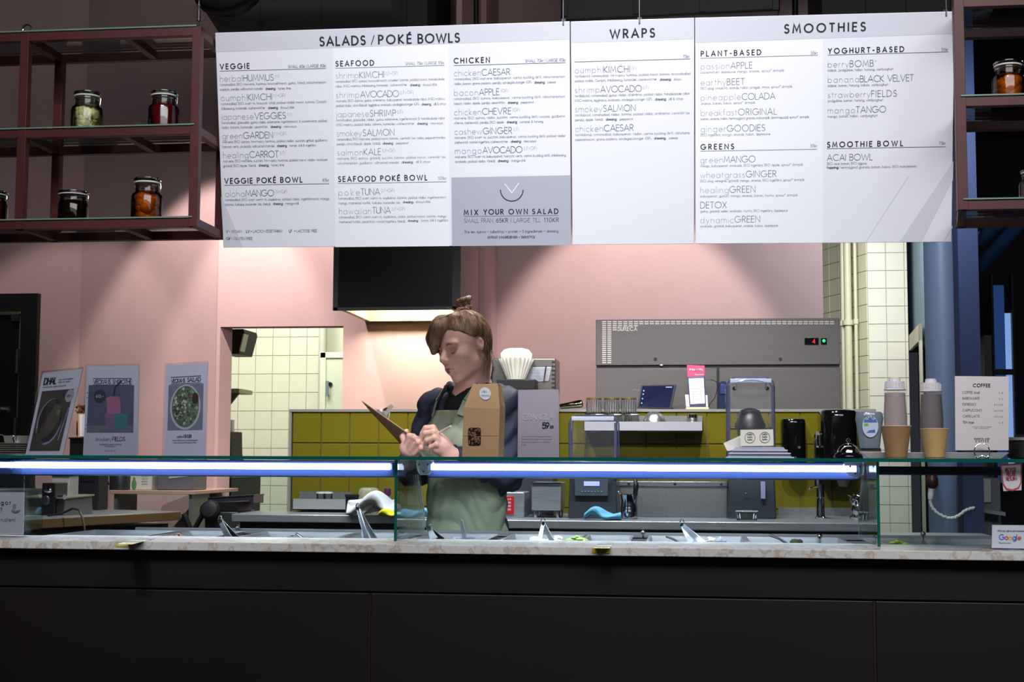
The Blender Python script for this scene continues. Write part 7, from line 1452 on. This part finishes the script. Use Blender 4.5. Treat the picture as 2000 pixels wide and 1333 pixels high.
def surfnet(fn, lo, hi, h):
    lo = np.array(lo, 'f'); n = np.ceil((np.array(hi)-lo)/(4*h)).astype(int); N = n*4
    ix = np.stack(np.meshgrid(*[np.arange(k) for k in n], indexing='ij'), -1).reshape(-1, 3)
    d = fn((lo+(ix*4+1.5)*h).astype('f')); C = d.reshape(n)
    F = np.repeat(np.repeat(np.repeat(C, 4, 0), 4, 1), 4, 2).astype('f')
    act = ix[np.abs(d) < 7*h]; off = np.stack(np.meshgrid(*[np.arange(4)]*3, indexing='ij'), -1).reshape(-1, 3)
    g_ = (act[:, None, :]*4+off[None]).reshape(-1, 3)
    for s_ in range(0, len(g_), 400000):
        q = g_[s_:s_+400000]; F[q[:, 0], q[:, 1], q[:, 2]] = fn((lo+q*h).astype('f'))
    F[0] = F[-1] = 1; F[:, 0] = F[:, -1] = 1; F[:, :, 0] = F[:, :, -1] = 1
    I = F < 0; cnt = np.zeros(tuple(N-1), 'i1')
    sl = lambda o: tuple(slice(o[k], N[k]-1+o[k]) for k in range(3))
    cor = [(a, b, c) for a in (0, 1) for b in (0, 1) for c in (0, 1)]
    for o in cor: cnt += I[sl(o)]
    cells = np.argwhere((cnt > 0) & (cnt < 8)); idx = -np.ones(tuple(N-1), 'i4'); idx[tuple(cells.T)] = np.arange(len(cells))
    val = {o: F[tuple((cells+np.array(o)).T)] for o in cor}; acc = np.zeros((len(cells), 3)); num = np.zeros(len(cells))
    for o in cor:
        for ax in range(3):
            if o[ax]: continue
            e = list(o); e[ax] = 1; e = tuple(e); a, b = val[o], val[e]; m = (a < 0) != (b < 0); t = np.where(m, a/np.where(m, a-b, 1), 0)
            q = np.tile(np.array(o, float), (len(cells), 1)); q[:, ax] = t; acc += q*m[:, None]; num += m
    verts = lo+(cells+acc/num[:, None])*h; quads = []
    for ax in range(3):
        u, v = (ax+1) % 3, (ax+2) % 3; s0 = [slice(None)]*3; s1 = [slice(None)]*3; s0[ax] = slice(0, N[ax]-1); s1[ax] = slice(1, N[ax])
        A, B = I[tuple(s0)], I[tuple(s1)]; E = np.argwhere(A != B); E = E[(E[:, u] > 0) & (E[:, v] > 0) & (E[:, u] < N[u]-1) & (E[:, v] < N[v]-1)]
        sg = A[tuple(E.T)]; du = np.zeros(3, int); du[u] = 1; dv = np.zeros(3, int); dv[v] = 1
        q = np.stack([idx[tuple((E-du-dv).T)], idx[tuple((E-dv).T)], idx[tuple(E.T)], idx[tuple((E-du).T)]], 1)
        q[~sg] = q[~sg][:, ::-1]; quads.append(q)
    quads = np.concatenate(quads); quads = quads[(quads >= 0).all(1)]
    return verts, quads
def sdf_obj(name, fn, lo, hi, h, m, parent, smooth_it=0):
    v, q = surfnet(fn, lo, hi, h); L = parent.location if parent else V(0, 0, 0)
    v = v-np.array(L)[None]; me = bpy.data.meshes.new(name); me.vertices.add(len(v)); me.vertices.foreach_set('co', v.astype('f').ravel())
    me.loops.add(len(q)*4); me.loops.foreach_set('vertex_index', q.astype('i4').ravel()); me.polygons.add(len(q))
    me.polygons.foreach_set('loop_start', np.arange(0, len(q)*4, 4, dtype='i4')); me.update(calc_edges=True); me.validate()
    me.polygons.foreach_set('use_smooth', [True]*len(me.polygons)); me.materials.append(m)
    o = bpy.data.objects.new(name, me); COL.objects.link(o); o.parent = parent
    if smooth_it: s_ = o.modifiers.new('smooth', 'SMOOTH'); s_.factor = .5; s_.iterations = smooth_it
    return o
Rz = lambda a: np.array(Matrix.Rotation(radians(a), 3, 'Z')); Rx = lambda a: np.array(Matrix.Rotation(radians(a), 3, 'X')); Ry = lambda a: np.array(Matrix.Rotation(radians(a), 3, 'Y'))
a3 = lambda v: np.array(tuple(v))
# head frame: faces -Y locally, turned to the viewer's left and tipped down
HR = Rz(-44) @ Ry(-4) @ Rx(16); HC = a3(P(911, 676, 4.40)); HS = .93
hp = lambda x, y, z: HC+HR @ (np.array([x, y, z])*HS)
def he(c, r, k=.02, R=None): return ell(hp(*c), np.array(r)*HS, HR if R is None else HR @ R, k)
def hc(a, b, ra, rb=None, k=.01): return cap(hp(*a), hp(*b), ra*HS, (rb or ra)*HS, k)
head = [he((0, .007, .042), (.073, .086, .077)), he((0, -.030, -.005), (.064, .068, .080), .03), he((0, -.042, -.060), (.042, .046, .050), .03), he((0, -.072, -.098), (.019, .016, .015), .02),
        he((.040, -.012, -.058), (.018, .034, .026), .03), he((-.040, -.012, -.058), (.018, .034, .026), .03), he((.036, -.062, -.022), (.022, .022, .022), .025), he((-.036, -.062, -.022), (.022, .022, .022), .025),
        he((.028, -.080, .022), (.024, .010, .008), .015), he((-.028, -.080, .022), (.024, .010, .008), .015),
        hc((0, -.087, .014), (0, -.113, -.020), .0075, .0095, .012), he((0, -.112, -.026), (.0105, .010, .009), .008), he((.011, -.100, -.030), (.0075, .009, .006), .006), he((-.011, -.100, -.030), (.0075, .009, .006), .006),
        he((0, -.088, -.060), (.026, .016, .020), .014),
        he((.030, -.074, -.002), (.0125, .0110, .010), .004), he((-.030, -.074, -.002), (.0125, .0110, .010), .004),
        he((.072, .004, -.004), (.006, .0145, .023), .006, Rz(-18) @ Rx(-8)), he((-.072, .004, -.004), (.006, .0145, .023), .006, Rz(18) @ Rx(-8))]
hsub = [he((.030, -.094, .004), (.019, .014, .011), .014), he((-.030, -.094, .004), (.019, .014, .011), .014), he((.079, .001, .0), (.005, .009, .014), .003), he((-.079, .0, -.001), (.004, .010, .016), .004),
        hc((-.017, -.1065, -.0635), (.017, -.1065, -.0635), .0022, .0022, .004), he((.0055, -.101, -.041), (.003, .004, .003), .003), he((-.0055, -.101, -.041), (.003, .004, .003), .003)]
TR = Rz(-33); TC = a3(P(915, 768, 4.47)); tp2 = lambda x, y, z: TC+TR @ np.array([x, y, z])
te = lambda c, r, k=.05: ell(tp2(*c), r, TR, k)
neck = [cap(tp2(0, .02, -.03), hp(0, .030, -.045), .050, .047, .03), cap(tp2(0, .0, -.03), hp(0, .0, -.065), .046, .038, .03)]
torso = [te((0, .01, -.14), (.135, .092, .15)), te((0, .01, -.05), (.115, .062, .05)), te((.062, -.068, -.185), (.058, .046, .055)), te((-.062, -.068, -.185), (.058, .046, .055)), te((0, .0, -.34), (.122, .092, .17)), te((0, .012, -.53), (.146, .112, .14)),
         cap(tp2(-.05, .02, -.005), tp2(-.140, .015, -.050), .034, .040, .05), cap(tp2(.05, .02, -.005), tp2(.140, .015, -.050), .034, .040, .05)]
legs = []
for sx in (-1, 1):
    hip = tp2(sx*.085, .01, -.60); kn = tp2(sx*.095, -.01, -.60-.37); an = np.array([*tp2(sx*.10, .02, 0)[:2], .085])
    legs += [cap(hip, kn, .088, .056, .05), cap(kn, an, .056, .038, .04), cap(an-[0, 0, .04], tp2(sx*.11, -.11, 0)*[1, 1, 0]+[0, 0, .04], .036, .030, .03)]
pw = lambda px, py, Y: a3(P(px, py, Y))
SHL, SHR = tp2(-.148, .015, -.062), tp2(.146, .015, -.062)
ELL_, WRL = pw(808, 918, 4.49), pw(800, 900, 4.27); ELR, WRR = pw(991, 924, 4.37), pw(879, 891, 4.215)
arms = [cap(SHL, ELL_, .050, .039, .05), cap(ELL_, WRL, .039, .027, .02), cap(SHR, ELR, .050, .039, .05), cap(ELR, WRR, .039, .027, .02)]
def finger(pts, r0, r1, k=.003):
    pts = [pw(*q) for q in pts]; n = len(pts)-1
    return [cap(pts[i], pts[i+1], r0+(r1-r0)*i/n, r0+(r1-r0)*(i+1)/n, k) for i in range(n)]
hands = [cap(WRL, pw(800, 878, 4.235), .024, .026, .015), cap(pw(795, 876, 4.225), pw(808, 884, 4.215), .021, .019, .02)]
hands += finger([(792, 872, 4.215), (799, 851, 4.195), (808, 852, 4.205)], .0088, .0078)+finger([(798, 876, 4.205), (809, 855, 4.18), (817, 858, 4.195)], .009, .008)+finger([(804, 881, 4.20), (817, 864, 4.175), (823, 867, 4.19)], .0088, .0078)+finger([(809, 887, 4.20), (822, 875, 4.18), (826, 878, 4.195)], .008, .007)+finger([(792, 872, 4.235), (786, 854, 4.25), (794, 843, 4.255)], .0095, .008)
hands += [cap(WRR, pw(865, 874, 4.20), .023, .024, .015), cap(pw(866, 872, 4.20), pw(857, 858, 4.195), .022, .020, .02), cap(pw(852, 874, 4.19), pw(862, 868, 4.19), .017, .018, .015)]
hands += finger([(856, 852, 4.19), (846, 835, 4.18), (831, 836, 4.18), (824, 847, 4.19)], .0092, .0072)+finger([(860, 858, 4.185), (847, 843, 4.165), (830, 846, 4.165), (823, 857, 4.18)], .0092, .0075)+finger([(862, 866, 4.18), (848, 855, 4.16), (834, 860, 4.165), (829, 868, 4.18)], .0088, .0072)+finger([(863, 874, 4.18), (852, 868, 4.165), (841, 873, 4.17), (838, 880, 4.18)], .008, .0068)+finger([(858, 878, 4.205), (843, 872, 4.21), (831, 862, 4.205)], .0105, .0085)
person = thing('person', 'woman in navy shirt and sage apron writing on a clipboard behind the bar', 'person', (TC[0], TC[1], 0))
SKIN = mat('skin', (246, 198, 180), .48, noise=.03, nscale=30); SKIN.node_tree.nodes['Principled BSDF'].inputs['Subsurface Weight'].default_value = .08; SKIN.node_tree.nodes['Principled BSDF'].inputs['Subsurface Radius'].default_value = (.02, .008, .005)
bodyp = torso+legs+neck+head+arms+hands
def body_fn(p):
    # torso and limbs first, head carved separately so that the features stay crisp
    d1 = union(p, torso+legs+neck+arms+hands); near = np.linalg.norm(p-HC, axis=1) < .22; d = d1.copy()
    if near.any(): d[near] = smin(d1[near], union(p[near], head, hsub), .012)
    return d
allz = [tp2(0, 0, 0)]
lo = (P(770, 900, 4.5).x-.04, 4.08, -.002); hi = (P(1030, 900, 4.5).x+.05, 4.78, HC[2]+.14)
sdf_obj('body', body_fn, lo, hi, .0034, SKIN, person, 1)
hl = (HC-.15, HC+.15)
# face details
def hd(name, mb, m): o = mb.build(name, m, person); return o
def htube(pts, r): m = MB(); L = person.location; m.tube([V(*hp(*q))-L for q in pts], r, 6); return m
LIP = mat('lip', (168, 98, 98), .5); LASH = mat('lash_brown', (66, 44, 38), .6)
lip = [hc((-.023, -.0950, -.0615), (-.007, -.1034, -.0588), .0020, .0034, .003), hc((-.007, -.1034, -.0588), (.007, -.1034, -.0588), .0031, .0031, .003), hc((.007, -.1034, -.0588), (.023, -.0950, -.0615), .0034, .0020, .003), hc((-.015, -.0940, -.0665), (0, -.1026, -.0682), .0028, .0042, .003), hc((0, -.1026, -.0682), (.015, -.0940, -.0665), .0042, .0028, .003)]
lsub = [hc((-.02, -.109, -.0632), (.02, -.109, -.0632), .0016, .0016, .002)]
sdf_obj('lips', lambda p: union(p, lip, lsub), hp(0, -.1, -.063)-.034, hp(0, -.1, -.063)+.034, .0013, LIP, person)
for sx in (-1, 1):
    hd('eyelashes', htube([(sx*.018, -.0855, -.0070), (sx*.025, -.0885, -.0095), (sx*.032, -.0880, -.0098), (sx*.041, -.0820, -.0060)], [.0009, .0016, .0017, .0009]), LASH)
    hd('eyebrow', htube([(sx*.014, -.0925, .0190), (sx*.026, -.0935, .0235), (sx*.038, -.0890, .0220), (sx*.047, -.0790, .015)], [.0016, .0022, .0018, .0008]), mat('brow_brown', (120, 84, 64), .8))
# hair
HAIR = streaked('brown_hair', [(84, 62, 48), (134, 104, 78), (166, 136, 106), (104, 78, 58)], 60, (1, 1, .1), .6, 0, .3, .2)
hair = [he((0, .006, .044), (.078, .090, .079), .01), he((0, .036, .0), (.066, .054, .070), .03)]
fr_ = [hc((.022, -.040, .106), (-.015, -.080, .084), .014, .015, .03), hc((-.015, -.080, .084), (-.045, -.095, .045), .015, .014, .03), hc((-.045, -.095, .045), (-.064, -.096, .006), .014, .005, .02), hc((-.035, -.06, .095), (-.070, -.060, .045), .020, .018, .03), hc((-.070, -.060, .045), (-.076, -.055, -.01), .016, .008, .03),
       hc((-.012, -.084, .082), (-.030, -.102, .035), .016, .012, .03), hc((-.030, -.102, .035), (-.052, -.104, .006), .012, .006, .02), hc((-.02, -.05, .10), (-.055, -.085, .06), .018, .018, .03)]
HRT = HR.T
def hair_fn(p):
    u = (p-HC) @ HR/HS; x, y, z = u[:, 0], u[:, 1], u[:, 2]
    d = union(p, hair); cut = -(y*.60+z*.80-.005)*HS; d = -smin(-d, -cut, .012); d = np.maximum(d, (-.075-z)*HS)
    d = smin(d, union(p, fr_), .012)
    earc = np.sqrt(((np.abs(x)-.078)/.03)**2+((y-.002)/.026)**2+((z+.008)/.034)**2); d = np.maximum(d, (1-earc)*.02)
    ang = np.arctan2(x+.0, z-.16+y*.2); w1 = np.sin(ang*52+y*26)*.0005+np.sin(ang*23+y*60+x*30)*.0005
    return d+w1
sdf_obj('hair', hair_fn, HC-.16, HC+.17, .0027, HAIR, person)
bc = a3(P(906, 593, 4.42)); bun = []
for i in range(7): a = i*.9; b = a+1.3; bun.append(cap(bc+[.017*cos(a), .017*sin(a), -.012+.004*i], bc+[.017*cos(b), .017*sin(b), -.010+.0045*i], .0095, .0095, .003))
bun += [ell(bc, (.020, .020, .016), None, .004), cap(bc+[-.004, 0, -.012], a3(P(906, 614, 4.42)), .013, .018, .01)]
sdf_obj('hair_bun', lambda p: union(p, bun)+.0009*np.sin(p[:, 0]*900+p[:, 2]*500), bc-.05, bc+.05, .0022, HAIR, person)
m = MB(); L = person.location; cc = V(*P(905, 605, 4.42))-L
for k in range(3): m.tube([cc+V((.021+.002*sin(a*5+k))*cos(a), (.021+.002*sin(a*5+k))*sin(a), .003*sin(a*4+k*2)+k*.003-.003+.006*cos(a)) for a in [i*pi/16 for i in range(33)]], .0032, 6)
m.build('scrunchie', mat('scrunchie_pale', (196, 176, 168), .7, noise=.35, nscale=60), person)
m = MB(); r_ = random.Random(12)
for i in range(26):
    a = r_.random(); x0 = .070+.012*r_.random(); y0 = .02+.06*a; p0 = hp(x0*(1-.5*a), y0, -.02+.04*r_.random()); dx = r_.uniform(-.012, .014)
    p1 = p0+np.array([dx, -.006, -.035-.03*r_.random()]); p2 = p1+np.array([dx*.8+r_.uniform(-.01, .01), 0, -.03-.02*r_.random()]); m.tube([V(*p0)-L, V(*p1)-L, V(*p2)-L], [.0009, .0007, .0003], 4)
for i in range(14):
    p0 = hp(r_.uniform(-.05, .05), r_.uniform(-.03, .07), .128); p1 = p0+np.array([r_.uniform(-.02, .02), 0, r_.uniform(.0, .012)]); p2 = p1+np.array([r_.uniform(-.02, .02), 0, r_.uniform(-.01, .006)]); m.tube([V(*p0)-L, V(*p1)-L, V(*p2)-L], [.0005, .0005, .0003], 4)
m.build('loose_strands', HAIR, person, kind='stuff')
# locks combed up into the bun and across the fringe
m = MB(); top = np.array([-.004, .012, .128]); ctr = np.array([0, .006, .044]); rad = np.array([.0785, .0905, .0795])
def snap(K, ks=4):
    # refine a path and push it out onto the hair surface
    K = [np.array(q, float) for q in K]; pts = [K[i]*(1-t/ks)+K[i+1]*(t/ks) for i in range(len(K)-1) for t in range(ks)]+[K[-1]]
    p = np.array([hp(*q) for q in pts]); dr = np.array([HR @ (q-ctr)/np.linalg.norm(q-ctr) for q in pts])
    for _ in range(6): p = p-dr*np.clip(hair_fn(p.astype('f')), -.02, .02)[:, None]*.8
    return [V(*q)-L for q in p]
def taper(n, r): return [r*(.35+.65*sin(pi*min(1, .15+k/(n-1)))) for k in range(n)]
def onhair(q, lift): u = (q-ctr)/rad; return ctr+rad*u/np.linalg.norm(u)*(1+lift)
for i in range(230):
    a = r_.uniform(-.42*pi, 1.42*pi); sx, sy = cos(a), sin(a); zl = .055*max(0, -sy)**.7*1.5-.015+(-.04 if sy > .5 else 0)*sy+r_.uniform(0, .05)
    s0 = onhair(ctr+np.array([sx*.09, sy*.09, zl-.03]), 0); pts = []
    for k in range(8):
        u = k/7; q = onhair(s0*(1-u)+top*u+np.array([sx, sy, 0])*.012*sin(pi*u), .008+.010*r_.random()*sin(pi*u)); pts.append(q)
    q = snap(pts, 1); m.tube(q, taper(len(q), .0017), 4)
for i in range(110):
    u0 = r_.random(); w_ = r_.uniform(-.014, .014); h_ = r_.uniform(-.01, .012)
    K = [(.022-.03*u0, -.045-.01*u0, .122-.004*u0), (-.012-.03*u0, -.088+.012*u0+w_*.3, .100-.008*u0), (-.036-.03*u0, -.108+.018*u0, .060+h_), (-.052-.022*u0, -.112+.026*u0, .026+h_), (-.064-.012*u0, -.103+.03*u0, .0+h_*.6)]
    q = snap(K, 3); m.tube(q, taper(len(q), .0017), 4)
m.build('hair_locks', HAIR, person, kind='stuff', angle=60)
# clothes
fold = lambda p, s=1: s*(.0056*(1-2*np.abs(np.sin(p[:, 2]*42+p[:, 0]*34+2.2*np.sin(p[:, 0]*30+p[:, 1]*16))))+.0022*np.sin(p[:, 2]*40-p[:, 0]*120+p[:, 1]*60))
NAVY = mat('navy_cotton', (31, 38, 62), .7, bump=.12, bscale=500); TOPB = mat('black_top', (18, 18, 22), .8)
cut_neck = [cap(tp2(0, .03, .02), hp(0, .03, -.07), .056, .056, .01), ell(tp2(0, -.095, -.045), (.050, .070, .085), TR, .012)]
def shirt_fn(p):
    d = union(p, torso+arms, (), .011)+fold(p)
    d = -smin(-d, union(p, cut_neck), .008)
    col = union(p, [cap(tp2(.030, .060, .018), tp2(.062, .02, .012), .010, .011, .02), cap(tp2(.062, .02, .012), tp2(.056, -.045, -.020), .011, .012, .02), cap(tp2(.056, -.045, -.020), tp2(.045, -.085, -.070), .012, .009, .02), cap(tp2(-.030, .060, .018), tp2(-.060, .02, .008), .010, .010, .02), cap(tp2(-.060, .02, .008), tp2(-.054, -.045, -.025), .010, .010, .02), cap(tp2(-.054, -.045, -.025), tp2(-.045, -.085, -.075), .010, .008, .02), cap(tp2(.030, .060, .018), tp2(-.030, .060, .018), .010, .010, .02)])
    d = smin(d, col, .006)
    for wr, el in ((WRL, ELL_), (WRR, ELR)):
        ax = (wr-el)/np.linalg.norm(wr-el); t = (p-wr) @ ax; nr = np.linalg.norm(p-wr, axis=1) < .10; d = np.where(nr, np.maximum(d, t+.012), d)
    return np.maximum(d, (TC[2]-.56)-p[:, 2])
sdf_obj('shirt', shirt_fn, lo, (hi[0], hi[1], TC[2]+.08), .0045, NAVY, person, 1)
sdf_obj('undershirt', lambda p: np.maximum(union(p, torso+neck, (), .004), np.maximum(p[:, 2]-(TC[2]-.012+ (np.abs(((p-TC) @ TR)[:, 0])*.5)), (TC[2]-.3)-p[:, 2])), tp2(0, 0, 0)+[-.2, -.2, -.32], tp2(0, 0, 0)+[.2, .2, .06], .005, TOPB, person, 1)
SAGE = mat('sage_canvas', (140, 152, 130), .8, noise=.05, nscale=18, bump=.15, bscale=400)
def apron_fn(p):
    u = (p-TC) @ TR; x, y, z = u[:, 0], u[:, 1], u[:, 2]; f_ = fold(p, .5)
    b = union(p, torso+legs[:2], (), .011)+f_; b2 = union(p, torso+legs[:1]+legs[3:4]); d = np.maximum(b-.011, -(b+.002))
    zt = -.058; hw = np.clip(.069+.75*(zt-z), .06, .145); d = np.maximum(d, z-zt); d = np.maximum(d, (np.abs(x)-hw)*.8); d = np.maximum(d, y-.03); return np.maximum(d, (-.86-z))
sdf_obj('apron', apron_fn, lo, (hi[0], hi[1], TC[2]+.0), .004, SAGE, person, 1)
for pts in (((-.058, -.104, -.075), (-.062, -.084, -.03), (-.066, -.04, .014), (-.060, .02, .034), (-.030, .064, .040)), ((.058, -.104, -.075), (.066, -.084, -.03), (.070, -.04, .018), (.064, .02, .036), (.030, .064, .040))):
    m = MB(); qs = [V(*tp2(*q))-L for q in pts]
    for i in range(len(qs)-1):
        a, b = qs[i], qs[i+1]; c_ = V(*tp2(0, .0, 0))-L; o_ = ((a+b)/2-c_); o_.z = 0; o_.normalize(); w_ = (b-a).cross(o_).normalized()*.011; m.slab([a-w_, a+w_, b+w_, b-w_], o_*.003)
    m.build('apron_strap', SAGE, person, smooth=False, bevel=.001)
trs = mat('dark_trousers', (26, 26, 32), .8); fz = torso[5:6]+[legs[0], legs[1], legs[3], legs[4]]
sdf_obj('trousers', lambda p: np.maximum(union(p, fz, (), .009), np.maximum(p[:, 2]-(TC[2]-.5), .10-p[:, 2])), lo, (hi[0], hi[1], TC[2]-.48), .007, trs, person, 1)
sdf_obj('shoes', lambda p: np.maximum(np.maximum(union(p, [legs[2], legs[5]], (), .007), p[:, 2]-.12), .001-p[:, 2]), lo, (hi[0], hi[1], .14), .006, BLACK, person, 1)
m = MB(); w0 = V(*WRR)-L; ax = (V(*WRR)-V(*ELR)).normalized(); q = ax.to_track_quat('Z', 'Y').to_matrix()
m.tube([w0+ax*.004+q @ V(.0255*cos(a), .0255*sin(a), 0) for a in [i*pi/12 for i in range(25)]], .0016, 6); m.build('bracelet', BLACK, person)
# clipboard and pen
A, B, C_, D = P(706, 784, 4.22), P(800, 850, 4.23), P(786, 872, 4.40), P(722, 803, 4.42); cb = thing('clipboard', 'brown hardboard clipboard with metal clip held by the woman', 'clipboard', (A+B+C_+D)/4); Lc = cb.location
nn = (B-A).cross(D-A).normalized(); nn = nn if nn.z > 0 else -nn
m = MB(); m.slab([p-Lc for p in (A, B, C_, D)], nn*.003); m.build('board', mat('hardboard', (206, 168, 128), .6, noise=.06, nscale=20), cb, smooth=False, bevel=.0008)
qb = lambda u, v, l: (A*(1-u)+B*u)*(1-v)+(D*(1-u)+C_*u)*v+nn*l-Lc
m = MB(); m.slab([qb(.1, .08, .0035), qb(.97, .08, .0035), qb(.97, .92, .0035), qb(.1, .92, .0035)], nn*.0008); m.build('paper', PAPER, cb, smooth=False)
m = MB(); m.slab([qb(.30, .02, .0045), qb(.52, .02, .0045), qb(.50, .60, .0045), qb(.30, .60, .0045)], nn*.004); m.slab([qb(.36, .06, .008), qb(.46, .06, .008), qb(.44, .3, .052), qb(.40, .3, .052)], (B-A).normalized()*.004); m.build('clip_body', mat('clip_metal', (190, 184, 176), .22, .9), cb, bevel=.001)
m = MB(); m.cyl(qb(.36, .05, .012), qb(.38, .5, .012), .006, 10); m.tube([qb(.36, .1, .012), qb(.39, .16, .03), qb(.41, .3, .04), qb(.46, .4, .03), qb(.5, .45, .012)], .0022, 6); m.build('spring', CHROME, cb)
a = P(852, 849, 4.185); b = P(880, 833, 4.13); pn = thing('ballpoint_pen', 'white ballpoint pen in the writing hand of the woman', 'pen', a)
m = MB(); m.cyl((0, 0, 0), b-a, .0036, 10); m.build('barrel', WHITEP, pn); m = MB(); d_ = (b-a).normalized(); m.cyl(b-a-d_*.03+V(0, 0, .005), b-a+d_*.006+V(0, 0, .006), .0013, 6); m.build('pen_clip', CHROME, pn); m = MB(); m.cyl(-d_*.008, (0, 0, 0), .0008, 8, .0034); m.build('tip', CHROME, pn)
